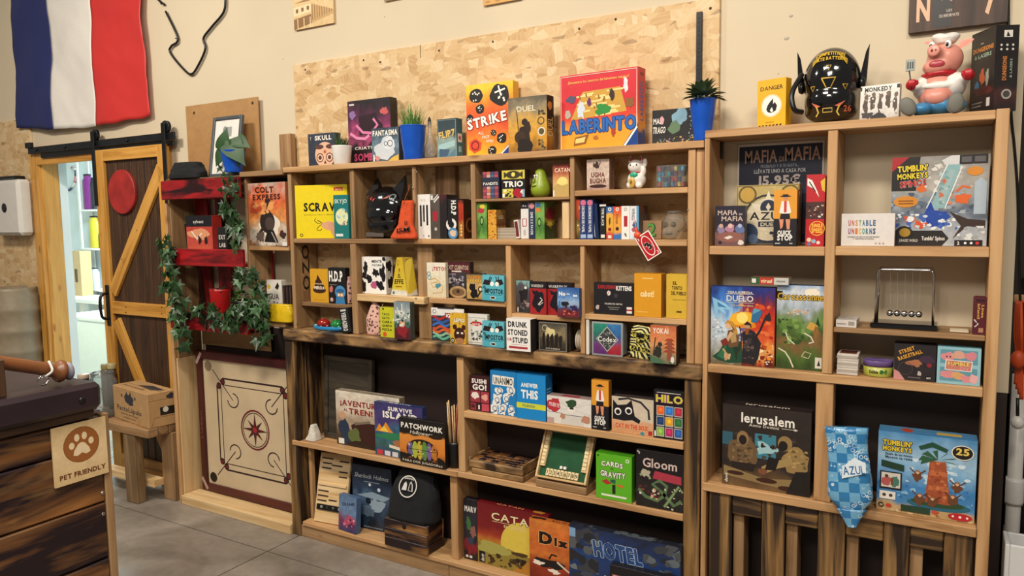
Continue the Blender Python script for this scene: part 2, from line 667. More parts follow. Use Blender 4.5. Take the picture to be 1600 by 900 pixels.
def draw(parent, items, w, h, mp, layer=0.00003, mat=None, pname='cover_print', lname='lettering'):
    """items use u,v in 0..1 of a w x h face; mp(x, y, off) gives the local point"""
    art = [[], [], []]
    let = [[], [], []]
    lines = []
    def add(tgt, V, Fc, cols, off):
        o = len(tgt[0])
        tgt[0].extend([mp(x, y, off) for x, y in V])
        tgt[1].extend([tuple(i + o for i in f) for f in Fc])
        tgt[2].extend(cols)
    off = 0.0002
    for it in items:
        k = it[0]
        off += layer
        if k == 'bg':
            _, stops, amp, seed = it[:4]
            x0, y0, x1, y1 = it[4] if len(it) > 4 else (0, 0, 1, 1)
            if amp == 0 and len(stops) == 1:
                nx = ny = 1
            else:
                nx, ny = (44, 50) if w * (x1 - x0) > 0.13 else (20, 24)
            V, cl, Fc = [], [], []
            for j in range(ny + 1):
                for i in range(nx + 1):
                    u, v = i / nx, j / ny
                    vv = v + amp * 0.5 * vnoise(u * 4, v * 4, seed) + amp * 0.3 * vnoise(u * 11, v * 11, seed + 3)
                    s = stops
                    c = C(s[0][1])
                    if vv >= s[-1][0]:
                        c = C(s[-1][1])
                    else:
                        for q in range(len(s) - 1):
                            if s[q][0] <= vv <= s[q + 1][0]:
                                t = (vv - s[q][0]) / max(1e-6, s[q + 1][0] - s[q][0])
                                a, b_ = C(s[q][1]), C(s[q + 1][1])
                                c = tuple(a[z] * (1 - t) + b_[z] * t for z in range(4))
                    c = shade(c, 1 + amp * 0.9 * vnoise(u * 8, v * 8, seed + 9) + amp * 0.9 * vnoise(u * 23, v * 23, seed + 5))
                    V.append(((x0 + u * (x1 - x0)) * w, (y0 + v * (y1 - y0)) * h))
                    cl.append(c)
            for j in range(ny):
                for i in range(nx):
                    a = j * (nx + 1) + i
                    Fc.append((a, a + 1, a + nx + 2, a + nx + 1))
            add(art, V, Fc, cl, off)
        elif k in ('c', 'e', 'ring', 'blob'):
            if k == 'c':
                _, cx, cy, r, col = it
                rx = ry = r * w
            elif k == 'e':
                _, cx, cy, rx, ry, col = it
                rx, ry = rx * w, ry * h
            elif k == 'ring':
                _, cx, cy, r, wd, col = it
                rx = ry = r * w
            else:
                _, cx, cy, rx, ry, col, jag, seed = it
                rx, ry = rx * w, ry * h
            n = 24 if k != 'blob' else 18
            cx, cy = cx * w, cy * h
            if k == 'ring':
                V = [(cx + rx * q * cos(2 * pi * i / n), cy + rx * q * sin(2 * pi * i / n)) for q in (1, 1 - wd) for i in range(n)]
                Fc = [(i, (i + 1) % n, n + (i + 1) % n, n + i) for i in range(n)]
            else:
                V = []
                for i in range(n):
                    a = 2 * pi * i / n
                    q = 1.0
                    if k == 'blob':
                        q = 1 + jag * vnoise(cos(a) * 1.7, sin(a) * 1.7, seed) * 1.6
                    V.append((cx + rx * q * cos(a), cy + ry * q * sin(a)))
                V = [(min(max(x, 0), w), min(max(y, 0), h)) for x, y in V]
                Fc = [tuple(range(n))]
            add(art, V, Fc, [C(col)] * len(V), off)
        elif k == 'r':
            _, x0, y0, x1, y1, col = it
            add(art, [(x0 * w, y0 * h), (x1 * w, y0 * h), (x1 * w, y1 * h), (x0 * w, y1 * h)], [(0, 1, 2, 3)], [C(col)] * 4, off)
        elif k == 'p':
            _, pts, col = it
            V = [(x * w, y * h) for x, y in pts]
            ar = sum(V[i][0] * V[(i + 1) % len(V)][1] - V[(i + 1) % len(V)][0] * V[i][1] for i in range(len(V)))
            if ar < 0:
                V = V[::-1]
            add(art, V, [tuple(range(len(V)))], [C(col)] * len(V), off)
        elif k == 'l':
            _, pts, wd, col = it
            P = [Vector((x * w, y * h)) for x, y in pts]
            wd = wd * w / 2
            V, Fc = [], []
            for i, p in enumerate(P):
                t = P[min(i + 1, len(P) - 1)] - P[max(i - 1, 0)]
                t = t.normalized() if t.length > 0 else Vector((1, 0))
                nn = Vector((-t.y, t.x)) * wd
                V += [(min(max(q.x, 0), w), min(max(q.y, 0), h)) for q in (p - nn, p + nn)]
            for i in range(len(P) - 1):
                Fc.append((2 * i, 2 * i + 2, 2 * i + 3, 2 * i + 1))
            add(art, V, Fc, [C(col)] * len(V), off)
        elif k == 's':      # scatter of small ragged marks
            _, x0, y0, x1, y1, cs, n, smin, smax, seed = it
            rg = random.Random(seed)
            for q in range(n):
                cx, cy = rg.uniform(x0, x1), rg.uniform(y0, y1)
                r = rg.uniform(smin, smax)
                sd = rg.random() * 50
                e = rg.uniform(0.5, 1.0)
                V = []
                for i in range(9):
                    a = 2 * pi * i / 9
                    z = 1 + 0.8 * vnoise(cos(a) * 2, sin(a) * 2, sd)
                    V.append((min(max((cx + r * z * cos(a)) * w, x0 * w), x1 * w), min(max(cy * h + r * z * e * w * sin(a), y0 * h), y1 * h)))
                add(art, V, [tuple(range(9))], [C(rg.choice(cs))] * 9, off + 0.0000015 * q)
            off += 0.0000015 * n
        elif k == 't':
            txt, cx, cy, hh, col = it[1:6]
            op = it[6] if len(it) > 6 else {}
            def put_text(weight, colr, o_, dx=0, dy=0):
                V, Fc, tw = text_poly(txt, weight, op.get('gap', 0.075))
                sy = hh * h / 0.72
                sx = sy
                if 'w' in op:
                    sx = op['w'] * (h if op.get('rot') in (90, -90) else w) / tw
                if 'hw' in op:          # height given as a fraction of the width instead
                    sy = op['hw'] * w / 0.72
                a = radians(op.get('rot', 0))
                sk = op.get('sk', 0)
                P = []
                for x, y in V:
                    X, Yv = (x - tw / 2) * sx, (y - 0.36) * sy
                    if 'arc' in op:
                        Yv += op['arc'] * h * (1 - (2 * X / (tw * sx)) ** 2)
                    X += sk * Yv
                    P.append((cx * w + X * cos(a) - Yv * sin(a) + dx, cy * h + X * sin(a) + Yv * cos(a) + dy))
                add(let, P, Fc, [C(colr)] * len(P), o_)
            wt = op.get('b', 1)
            if 'ol' in op:
                for dx, dy in ((1, 0), (-1, 0), (0, 1), (0, -1)):
                    q = op.get('os', 0.06) * hh * h
                    put_text(min(2, wt + 1), op['ol'], off, dx * q, dy * q)
                off += 0.00003
            put_text(wt, col, off + 0.00002)
            off += 0.00002
            lines.append(let)
            let = [[], [], []]
    mat = mat or M_PRINT
    if art[0]:
        mesh(pname, art[0], art[1], mat, parent, None, False, art[2])
    for q in lines:
        mesh(lname, q[0], q[1], mat, parent, None, False, q[2])

# ------------------------------------------------------------------ cartons
def carton(name, label, cat, m, w, d, h, body, front=(), right=(), top=(), left=(), group=None, mat=None, bev=0.0015):
    """carton whose local origin is the middle of its front bottom edge"""
    V, Fc = chamfer(w, d, h, bev)
    V = [(v[0], v[1] + d / 2, v[2] + h / 2) for v in V]
    o = mesh(name, V, Fc, mat or M_PRINT, None, m, False, [C(body)] * len(V))
    tag(o, label, cat, group)
    if front:
        draw(o, front, w, h, lambda x, y, k: (x - w / 2, -k, y))
    if right:
        draw(o, right, d, h, lambda x, y, k: (w / 2 + k, x, y), pname='side_print', lname='side_lettering')
    if left:
        draw(o, left, d, h, lambda x, y, k: (-w / 2 - k, d - x, y), pname='side_print', lname='side_lettering')
    if top:
        draw(o, top, w, d, lambda x, y, k: (x - w / 2, y, h + k), pname='top_print', lname='top_lettering')
    return o

def spot(xl, xr, yt, z0, Yl, dy=0.0):
    """base matrix, width and height of a thing seen between pixel columns xl..xr with its top at row yt"""
    Yr = Yl + dy
    a = Vector((x_at(xl, Yl, z0), Yl, z0))
    b = Vector((x_at(xr, Yr, z0), Yr, z0))
    ang = math.atan2(b.y - a.y, b.x - a.x)
    h = z_at(yt, a.x, Yl) - z0
    return T((a + b) / 2) @ RZ(ang), (b - a).length, h

def gb(label, xl, xr, yt, z0, Yl, d, body, front=(), right=(), top=(), left=(), dy=0.0, lean=0, tilt=0, name='game_box', cat='game box', group=None, mat=None, bev=0.0015):
    m, w, h = spot(xl, xr, yt, z0 + 0.0008, Yl, dy)
    if lean:
        m = m @ T(0, 0, d * sin(radians(lean))) @ RX(radians(-lean))
    if tilt:      # leans sideways about its lower corner
        s = 1 if tilt > 0 else -1
        m = m @ T(s * w / 2, 0, 0) @ RY(radians(tilt)) @ T(-s * w / 2, 0, 0)
    m = clear_of_boards(m, w, d, h)
    return carton(name, label, cat, m, w, d, h, body, front, right, top, left, group, mat, bev)

# ------------------------------------------------------------------ the room
YW, YU, YF = 2.62, 2.45, 2.437        # wall face, upper unit front, lower unit front
ZT, ZC, Z1, ZK = 1.745, 1.775, 1.42, 1.0

def plaster(name, col, rough=0.8):
    k = NT(name)
    mp = k.coords((1, 1, 1), False)
    n1 = k.n('ShaderNodeTexNoise')
    n1.inputs['Scale'].default_value = 1.8
    n1.inputs['Detail'].default_value = 6
    k.l(mp, 0, n1, 'Vector')
    c = C(col)
    rp = k.ramp([(0.3, shade(c, 0.93)), (0.7, shade(c, 1.02))])
    k.l(n1, 'Fac', rp, 'Fac')
    n2 = k.n('ShaderNodeTexNoise')
    n2.inputs['Scale'].default_value = 90
    k.l(mp, 0, n2, 'Vector')
    k.l(rp, 'Color', k.b, 'Base Color')
    k.b.inputs['Roughness'].default_value = rough
    k.bump(n2, 'Fac', 0.12, 0.001)
    return k.m

def concrete(name):
    k = NT(name)
    mp = k.coords((1, 1, 1), False)
    n1 = k.n('ShaderNodeTexNoise')
    n1.inputs['Scale'].default_value = 2.6
    n1.inputs['Detail'].default_value = 8
    n1.inputs['Distortion'].default_value = 0.8
    k.l(mp, 0, n1, 'Vector')
    rp = k.ramp([(0.25, '655c53'), (0.5, '877d72'), (0.75, 'a0958a')])
    k.l(n1, 'Fac', rp, 'Fac')
    n2 = k.n('ShaderNodeTexNoise')
    n2.inputs['Scale'].default_value = 24
    n2.inputs['Detail'].default_value = 4
    k.l(mp, 0, n2, 'Vector')
    r2 = k.ramp([(0.35, 0.86), (0.6, 1.0)])
    k.l(n2, 'Fac', r2, 'Fac')
    m = mixcol(k, 1.0, (rp, 'Color'), (r2, 'Color'), 'MULTIPLY')
    k.l(m, 2, k.b, 'Base Color')
    r3 = k.ramp([(0.3, 0.28), (0.7, 0.5)])
    k.l(n1, 'Fac', r3, 'Fac')
    k.l(r3, 'Color', k.b, 'Roughness')
    k.bump(n2, 'Fac', 0.08, 0.001)
    return k.m

M_WALL = plaster('cream_plaster', 'd2c2a6')
M_DADO = plaster('dark_brown_paint', '2b1d19', 0.6)
M_STORE = plaster('storeroom_white', 'e3ecee')
M_FLOOR = concrete('polished_concrete')

def boxes(bl):
    parts = []
    for x0, x1, y0, y1, z0, z1 in bl:
        V = [(x, y, z) for x in (x0, x1) for y in (y0, y1) for z in (z0, z1)]
        parts.append((V, [(0, 1, 3, 2), (4, 6, 7, 5), (0, 4, 5, 1), (2, 3, 7, 6), (0, 2, 6, 4), (1, 5, 7, 3)]))
    return merge(parts)

# floor: slabs parted by saw-cut joints
floor = empty('floor', (0, 0, 0), kind='structure')
XJ, YJ = [-10.0, -4.6, -2.63, 0.6, 3.0], [-3.0, 0.4, 2.245, 6.0]
for i in range(4):
    for j in range(3):
        V, Fc = boxes([(XJ[i] + 0.003, XJ[i + 1] - 0.003, YJ[j] + 0.003, YJ[j + 1] - 0.003, -0.1, 0)])
        mesh('concrete_slab', V, Fc, M_FLOOR, floor)
V, Fc = boxes([(-10, 3, -3, 6, -0.12, -0.006)])
mesh('slab_joint', V, Fc, plain('joint_dark', '35302b', 0.9), floor)

XO0 = at(62, 300, 2.6).x       # left side of the doorway
XO1, ZO = -3.95, 1.90
XWR = at(1591, 300, YW).x      # outer corner of the wall on the right
V, Fc = boxes([(-10, XO0, YW, 2.77, 0, 3.4), (XO1, XWR, YW, 2.77, 0, 3.4), (XO0, XO1, YW, 2.77, ZO, 3.4)])
wall = tag(mesh('wall_back', V, Fc, M_WALL), kind='structure')
zd = at(1570, 614, YW).z
V, Fc = boxes([(-3.48, XWR + 0.004, YW - 0.004, YW + 0.002, 0, zd), (XWR - 0.002, XWR + 0.004, YW - 0.004, 2.775, 0, zd)])
mesh('painted_dado', V, Fc, M_DADO, wall)
# OSB cladding left of the doorway, two sheets with a joint
zt_, zj = at(25, 187, 2.6).z, at(40, 462, 2.6).z
board('osb_sheet', -7.4, XO0 - 0.075, YW - 0.016, YW - 0.001, zj + 0.003, zt_, M_OSB, wall, 0.001)
board('osb_sheet', -7.4, XO0 - 0.075, YW - 0.016, YW - 0.001, 0.0, zj - 0.003, M_OSB, wall, 0.001)
# nail marks and filler patches on the plaster
for px, py, rr in ((1236, 25, 0.006), (1229, 60, 0.008), (1216, 115, 0.003), (601, 26, 0.004), (442, 92, 0.004)):
    p = at(px, py, YW)
    ball('filler_patch', p - Vector((0, 0.0002, 0)), (rr, 0.0015, rr * 0.7), plain('grey_filler', 'b5ab9c', 0.9), wall, nu=8, nv=6)

# storeroom seen through the doorway
V, Fc = boxes([(-9.9, -3.6, 4.75, 4.85, 0, 2.8), (-10, -9.9, 2.77, 4.85, 0, 2.8), (-3.7, -3.6, 2.77, 4.85, 0, 2.8), (-10, -3.6, 2.77, 4.85, 2.7, 2.8)])
tag(mesh('wall_storeroom', V, Fc, M_STORE), kind='structure')

# dim room that goes on round the corner on the right
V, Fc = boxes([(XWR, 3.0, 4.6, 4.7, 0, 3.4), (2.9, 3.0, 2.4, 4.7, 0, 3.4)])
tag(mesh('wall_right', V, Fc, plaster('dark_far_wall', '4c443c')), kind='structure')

# doorway trim
trim = empty('trim_1', (XO0, YW, 0), kind='structure')
board('jamb_board', XO0 - 0.075, XO0, YW - 0.03, YW, 0, 1.965, M_ORANGE, trim)
board('jamb_board', XO0 - 0.02, XO0 + 0.012, YW - 0.005, YW + 0.10, 0, 1.90, M_ORANGE, trim)
board('head_board', XO0 - 0.075, at(262, 230, 2.6).x, YW - 0.028, YW, 1.875, 1.975, M_ORANGE, trim)
board('plaster_reveal', XO0 - 0.01, XO0 + 0.008, YW + 0.1005, YW + 0.155, 0, 1.9, M_STORE, trim)
board('stop_board', at(256, 300, 2.6).x, at(266, 300, 2.6).x, YW - 0.02, YW, 0, 1.9, M_ORANGE, trim)

# sliding barn door
YD = 2.555
dx0, dx1 = at(150, 300, YD).x, at(259, 300, YD).x
dz1, dz0 = 1.925, 0.03
door = empty('door_1', ((dx0 + dx1) / 2, YD, 0), kind='structure')
npl = 8
for i in range(npl):
    a = dx0 + 0.05 + (dx1 - dx0 - 0.1) * i / npl
    b = dx0 + 0.05 + (dx1 - dx0 - 0.1) * (i + 1) / npl
    board('plank', a + 0.0025, b - 0.0025, YD + 0.018, YD + 0.036, dz0 + 0.02, dz1 - 0.02, M_BROWN, door, 0.003)
board('stile', dx0, dx0 + 0.085, YD, YD + 0.036, dz0, dz1, M_ORANGE, door)
board('stile', dx1 - 0.06, dx1, YD, YD + 0.036, dz0, dz1, M_ORANGE, door)
zr = at(160, 252, YD).z
board('rail', dx0 + 0.086, dx1 - 0.061, YD, YD + 0.018, zr, dz1, M_ORANGE, door)
zm0, zm1 = at(220, 494, YD).z, at(220, 474, YD).z
board('rail', dx0 + 0.086, dx1 - 0.061, YD, YD + 0.018, zm0, zm1, M_ORANGE, door)
board('rail', dx0 + 0.086, dx1 - 0.061, YD, YD + 0.018, dz0, dz0 + 0.1, M_ORANGE, door)
p, q = at(250, 256, YD), at(175, 460, YD)
stick('diagonal_brace', (p.x, YD + 0.009, p.z - 0.02), (q.x, YD + 0.009, q.z + 0.01), 0.075, 0.018, M_ORANGE, door)
stick('diagonal_brace', (dx0 + 0.11, YD + 0.009, zm0 - 0.04), (dx1 - 0.1, YD + 0.009, dz0 + 0.12), 0.075, 0.018, M_ORANGE, door)
for px, py in ((197, 480), (253, 480), (253, 490), (197, 488), (216, 270), (240, 262), (214, 360), (190, 405)):
    p = at(px, py, YD)
    ball('screw_head', p - WM[door].translation - Vector((0, 0.001, 0)), (0.004, 0.002, 0.004), M_BLACK, door, nu=8, nv=4)
hx = dx0 + 0.05
hz0, hz1 = at(163, 508, YD).z, at(163, 445, YD).z
hnd = board('handle_plate', hx - 0.018, hx + 0.018, YD - 0.004, YD, hz0, hz1, M_BLACK, door)
zc = (hz0 + hz1) / 2
tube('handle_grip', smooth_path([(hx, YD - 0.002, zc - 0.08), (hx - 0.004, YD - 0.04, zc - 0.06), (hx - 0.004, YD - 0.042, zc + 0.05), (hx, YD - 0.002, zc + 0.075)]), 0.009, M_BLACK, hnd, rel=False)
# track and hangers
tz0, tz1 = 1.945, 1.985
rail = empty('door_track', (-4.3, YD, tz0), 'dark steel sliding rail above the barn door', 'rail')
tx0, tx1 = at(42, 240, 2.56).x, at(270, 210, 2.56).x
board('rail_bar', tx0, tx1, YD + 0.012, YD + 0.022, tz0, tz1, M_STEEL, rail, 0.001)
board('backing_bar', tx0 + 0.12, tx1 - 0.03, YD + 0.024, YW - 0.03, tz0 - 0.03, tz0 - 0.002, M_BLACK, rail, 0.001)
for i in range(5):
    xx = tx0 + 0.1 + (tx1 - tx0 - 0.2) * i / 4
    lathe('bolt', [(0.009, 0), (0.009, 0.006), (0.005, 0.008)], M_BLACK, rail, T(xx, YD + 0.012, (tz0 + tz1) / 2) @ RX(pi / 2), 8, rel=False)
board('end_stop', tx0 - 0.01, tx0 + 0.05, YD, YD + 0.024, tz1 - 0.005, tz1 + 0.03, M_BLACK, rail)
for px in (147, 258):
    xx = at(px, 250, YD).x
    st = board('hanger_strap', xx - 0.016, xx + 0.016, YD - 0.005, YD - 0.0005, dz1 - 0.32, tz1 + 0.05, M_BLACK, door, 0.001)
    lathe('roller', [(0.03, -0.008), (0.034, -0.007), (0.026, 0), (0.034, 0.007), (0.03, 0.008)], M_STEEL, st, T(xx, YD + 0.017, tz1 + 0.03) @ RX(pi / 2), 16, rel=False)
# round red sign on the door
pc = at(189, 300, YD)
rs = empty('round_sign', (pc.x, YD + 0.0, pc.z), 'round red wooden disc fixed to the brown barn door', 'sign')
lathe('disc', [(0.122, -0.004), (0.126, 0), (0.126, 0.012), (0.122, 0.016)], plain('faded_red', '9c2420', 0.6, nscale=12, namt=0.3), rs, T(0, 0.016, 0) @ RX(pi / 2), 40, smooth=False)

# ------------------------------------------------------------------ OSB sheet on the wall behind the middle unit
osbp = empty('osb_panel', (-1.7, YW, 1.0), 'big chipboard sheet fixed to the wall above the middle shelves', 'panel')
ox0, ox1 = at(460, 150, YW - 0.015).x, at(1124, 60, YW - 0.015).x
oz = at(460, 102, YW - 0.015).z
xm = at(657, 80, YW - 0.015).x
board('osb_sheet', ox0, ox1, YW - 0.015, YW - 0.0005, 1.0, oz, M_OSB, osbp, 0.001)
board('sheet_crack', xm - 0.001, xm + 0.001, YW - 0.0165, YW - 0.014, oz - 0.055, oz, M_BLACK, osbp, 0.0002)
for px, py in ((477, 109), (568, 94), (594, 97), (686, 79), (770, 65), (905, 45), (962, 30), (1110, 13), (880, 150)):
    p = at(px, py, YW - 0.015)
    ball('screw_head', p - WM[osbp].translation, (0.005, 0.002, 0.005), M_BLACK, osbp, nu=8, nv=4)

# ------------------------------------------------------------------ middle unit, upper part
YB = YW - 0.0165
XL, XR = at(453, 380, YU).x, at(1099, 380, YU).x
up = empty('upper_shelf_unit', ((XL + XR) / 2, YU, ZK), 'open pine shelf unit with many pigeonholes on the scorched counter', 'shelf unit')
def ux(px, py=420):
    return at(px, py, YU).x
board('top_board', XL - 0.015, XR + 0.002, YU - 0.012, YB, ZT - 0.024, ZT, M_PINE, up)
board('side_post', XL, XL + 0.022, YU, YB, ZK, ZT - 0.025, M_PINE2, up)
board('side_post', ux(1074), ux(1085.5), YU - 0.003, YB, ZK, ZT - 0.025, M_PINE, up)
board('side_post', ux(1086), XR, YU + 0.003, YB, ZK, ZT - 0.025, M_PINE, up)
xj = ux(648)
XI0, XI1 = XL + 0.023, ux(1073.5)
board('shelf_board', XI0, xj, YU, YB, Z1 - 0.021, Z1, M_PINE2, up)
board('shelf_board', xj + 0.001, XI1, YU - 0.004, YB, Z1 - 0.022, Z1, M_PINE, up)
zt = ZT - 0.0245
for a, b, m_ in ((546, 553, M_PINE2), (735, 742, M_PINE2), (890, 897, M_PINE2)):
    board('divider', ux(a, 300), ux(b, 300), YU + 0.002, YB, Z1, zt, m_, up)
board('divider', ux(643, 300), ux(649, 300), YU + 0.005, YU + 0.06, Z1 + 0.0, zt, M_PINE2, up)
board('back_post', ux(652, 300), ux(684, 300), YB - 0.03, YB, Z1, zt, M_PINE2, up)
# lower rows
zl = Z1 - 0.0225
for a, b, m_ in ((548, 557, M_PINE2), (790, 798, M_PINE), (906, 913, M_PINE)):
    board('divider', ux(a, 440), ux(b, 440), YU + 0.002, YB, ZK, zl, m_, up)
zs = {'a': at(510, 474, YU + 0.03).z, 'b': 1.179, 'c': 1.179, 'd': 1.135, 'e': 1.150}
xq0, xq1 = ux(646, 440), ux(669, 440)
board('upright', xq0, xq1, YU + 0.03, YU + 0.052, ZK, zl, M_PINE2, up)
board('shelf_board', XI0, ux(548) - 0.001, YU + 0.03, YB, zs['a'] - 0.018, zs['a'], M_PINE2, up)
board('shelf_board', ux(557, 440) + 0.001, ux(662, 440), YU - 0.002, YU + 0.0295, zs['b'] - 0.03, zs['b'], M_PALE, up)
board('shelf_board', ux(557, 440) + 0.001, xq0 - 0.001, YU + 0.03, YB, zs['b'] - 0.03, zs['b'], M_PINE2, up)
board('shelf_board', xq1 + 0.001, ux(790, 440) - 0.001, YU, YB, zs['c'] - 0.022, zs['c'], M_PINE, up)
board('shelf_board', ux(798, 440) + 0.001, ux(906, 440) - 0.001, YU, YB, zs['d'] - 0.019, zs['d'], M_PINE, up)
board('shelf_board', ux(913, 440) + 0.001, XI1, YU, YB, zs['e'] - 0.02, zs['e'], M_PINE, up)
ZM1, ZM2 = 1.576, 1.596
board('shelf_board', ux(742, 300) + 0.001, ux(890, 300) - 0.001, YU, YB, ZM1 - 0.011, ZM1, M_PINE2, up)
board('shelf_board', ux(897, 300) + 0.001, XI1, YU, YB, ZM2 - 0.02, ZM2, M_PINE, up)
# plank standing behind the left end
board('end_plank', at(445, 230, YB).x, at(463, 230, YB).x, YB - 0.035, YB - 0.001, ZT, at(445, 211, YB).z, M_PINE2, up)
# painted letters on the left side board
draw(mesh('stencil_backing', *boxes([(XL + 0.0222, XL + 0.0228, YU + 0.045, YU + 0.095, 1.17, 1.395)]), M_PINE2, up, rel=False),
     [('t', 'OZO', 0.5, 0.5, 0.2, '1d1510', {'rot': 90, 'w': 0.95})], 0.05, 0.225,
     lambda x, y, k: (XL + 0.0228 + k, YU + 0.045 + x, 1.17 + y), lname='stencil_letters')
# screws on board fronts
for px, py in ((651, 268), (645, 293), (650, 466), (464, 505), (1075, 328)):
    p = at(px, py, YU - 0.003)
    ball('screw_head', p - WM[up].translation, (0.004, 0.003, 0.004), M_CHROME, up, nu=8, nv=4)

# ------------------------------------------------------------------ counter and lower part
cnt = tag(board('counter_board', at(444, 520, YF).x, XR + 0.004, YF - 0.012, YW - 0.005, 0.948, ZK - 0.0005, M_COUNTER, None, 0.006), 'long scorched wooden worktop under the pigeonhole shelves', 'worktop')
low = empty('lower_shelf_unit', (-1.7, YF, 0), 'low scorched wooden shelf unit standing on the concrete floor', 'shelf unit')
def lx(px, py=690):
    return at(px, py, YF).x
PL0, PL1 = -2.674, -2.616
board('scorched_post', PL0, PL1, YF, YF + 0.08, 0, 0.947, M_BURNT, low, 0.004)
board('side_panel', PL1 + 0.001, PL1 + 0.015, YF + 0.081, YW - 0.006, 0.0, 0.947, M_BURNT, low)
PR0, PR1 = lx(1069, 640), lx(1094, 640)
board('scorched_post', PR0, PR1, YF - 0.002, YF + 0.1, 0, 0.947, M_BURNT, low, 0.004)
board('side_panel', PR0 + 0.01, PR0 + 0.03, YF + 0.101, YW - 0.006, 0, 0.947, M_BURNT, low)
ZS2, ZS3, ZS1 = 0.47, 0.727, 0.078
board('shelf_board', PL0 + 0.03, lx(714) + 0.0, YF - 0.006, YF - 0.0005, ZS2 - 0.024, ZS2, M_PINE, low)
board('shelf_board', PL1 + 0.017, PR0 - 0.001, YF, YW - 0.006, ZS2 - 0.024, ZS2, M_PINE, low)
xd0, xd1 = lx(714, 640), lx(724.5, 640)
board('divider', xd0, xd1, YF + 0.003, YW - 0.006, ZS2 + 0.0005, 0.947, M_PINE, low)
board('shelf_board', xd1 + 0.001, PR0 - 0.001, YF - 0.004, YW - 0.006, ZS3 - 0.026, ZS3, M_PINE, low)
board('shelf_board', PL1 + 0.017, PR0 - 0.001, YF - 0.003, YW - 0.006, ZS1 - 0.02, ZS1, M_PINE, low)
board('front_ledge', lx(905, 880), PR0 - 0.001, YF - 0.1, YF - 0.0045, ZS1 - 0.02, ZS1, M_PINE, low)
board('kick_board', PL1 + 0.001, lx(700, 880), YF + 0.004, YF + 0.026, 0, ZS1 - 0.0205, M_PINE2, low)
board('kick_board', lx(700, 880) + 0.002, PR0 - 0.001, YF + 0.004, YF + 0.026, 0, ZS1 - 0.0205, M_PINE2, low)
board('divider', lx(700, 820), lx(711, 820), YF + 0.02, YW - 0.006, ZS1 + 0.0005, ZS2 - 0.0245, M_PINE, low)
# small end post at the lower left
board('corner_batten', PL1 + 0.017, PL1 + 0.034, YF + 0.05, YF + 0.075, ZS1 + 0.001, ZS2 - 0.025, M_PINE, low)

# ------------------------------------------------------------------ right-hand unit
ru = empty('right_shelf_unit', (-0.28, YF, 0), 'tall light pine shelf unit with scorched slats at the bottom', 'shelf unit')
YWB = YW - 0.005
CX0, CX1, CX2, CX3 = XR + 0.006, -0.675, 0.103, 0.134
board('side_post', CX0, CX1, YF - 0.004, YWB, 0, ZC - 0.026, M_PINE, ru)
board('side_post', CX2, CX3, YF - 0.004, YWB, 0, ZC + 0.002, M_PINE, ru)
board('top_board', CX0, CX2 - 0.001, YF - 0.004, YWB, ZC - 0.025, ZC, M_PINE, ru)
dv0, dv1 = -0.320, -0.292
board('divider', dv0, dv1, YF - 0.002, YWB, 1.0085, ZC - 0.026, M_PINE, ru)
ZCa, ZCb = 1.400, 1.402
board('shelf_board', CX1 + 0.001, dv0 - 0.001, YF - 0.002, YWB, ZCa - 0.028, ZCa, M_PINE, ru)
board('shelf_board', dv1 + 0.001, CX2 - 0.001, YF - 0.002, YWB, ZCb - 0.028, ZCb, M_PINE, ru)
ZCm = 1.154
board('shelf_board', dv1 + 0.001, CX2 - 0.001, YF + 0.003, YWB, ZCm - 0.015, ZCm, M_PINE2, ru)
ZC3, ZC4 = 1.007, 0.600
board('shelf_board', CX1 + 0.001, CX2 - 0.001, YF - 0.004, YWB, ZC3 - 0.027, ZC3, M_PINE, ru)
ld0, ld1 = -0.336, -0.286
board('divider', ld0, ld1, YF + 0.002, YF + 0.06, ZC4 + 0.0005, ZC3 - 0.0275, M_PINE, ru)
board('shelf_board', CX0 + 0.005, CX2 - 0.001, YF - 0.008, YWB, ZC4 - 0.028, ZC4, M_PINE, ru)
for a, b in ((-0.665, -0.592), (-0.492, -0.422), (-0.320, -0.242), (-0.134, -0.066), (0.024, 0.096)):
    board('scorched_slat', a, b, YF + 0.002, YF + 0.022, 0.0, ZC4 - 0.0285, M_BURNT, ru, 0.003)
for a, b in ((-0.59, -0.494), (-0.42, -0.322), (-0.24, -0.136), (-0.064, 0.022)):
    board('cross_rail', a, b, YF + 0.006, YF + 0.026, 0.505, ZC4 - 0.0285, M_BURNT, ru, 0.003)
    board('slat_block', a, a + 0.035, YF + 0.03, YF + 0.11, 0.0, 0.53, M_PINE2, ru)
for px in (1095.5, 1289):
    p = at(px + 20, 226, YF)
board('shelf_bracket', CX1 + 0.0005, CX1 + 0.006, YWB - 0.06, YWB - 0.03, ZC - 0.085, ZC - 0.027, M_STEEL, ru)

# ------------------------------------------------------------------ left unit with the carrom board
lu = empty('left_shelf_unit', (-3.1, YF, 0), 'narrow wooden unit with red planter boards beside the barn door', 'shelf unit')
AX = -3.513
board('side_panel', AX, AX + 0.018, YF + 0.012, YB, 0, 0.785, M_PALE, lu)
board('side_panel', AX + 0.002, AX + 0.02, YF + 0.02, YB, 0.787, 1.72, M_PINE2, lu)
board('edge_strip', AX - 0.012, AX + 0.012, YF, YF + 0.0115, 0, 0.985, M_PINE, lu)
board('edge_strip', AX - 0.002, AX + 0.016, YF + 0.0, YF + 0.0195, 0.988, 1.6, M_PINE, lu)
board('base_rail', AX + 0.022, PL0 - 0.001, YF - 0.012, YF + 0.1, 0, 0.048, M_PALE, lu)
AR = XL - 0.018
xu = at(381, 330, YF).x
board('upright', xu - 0.014, xu, YF + 0.02, YB, 1.02, 1.712, M_PINE2, lu)
board('shelf_board', xu + 0.001, AR, YF + 0.02, YB, 1.363, 1.385, M_PINE, lu)
zsh = at(430, 503, YF).z
board('shelf_board', xu + 0.001, AR - 0.03, YF + 0.005, YB, zsh - 0.024, zsh, M_PINE2, lu)
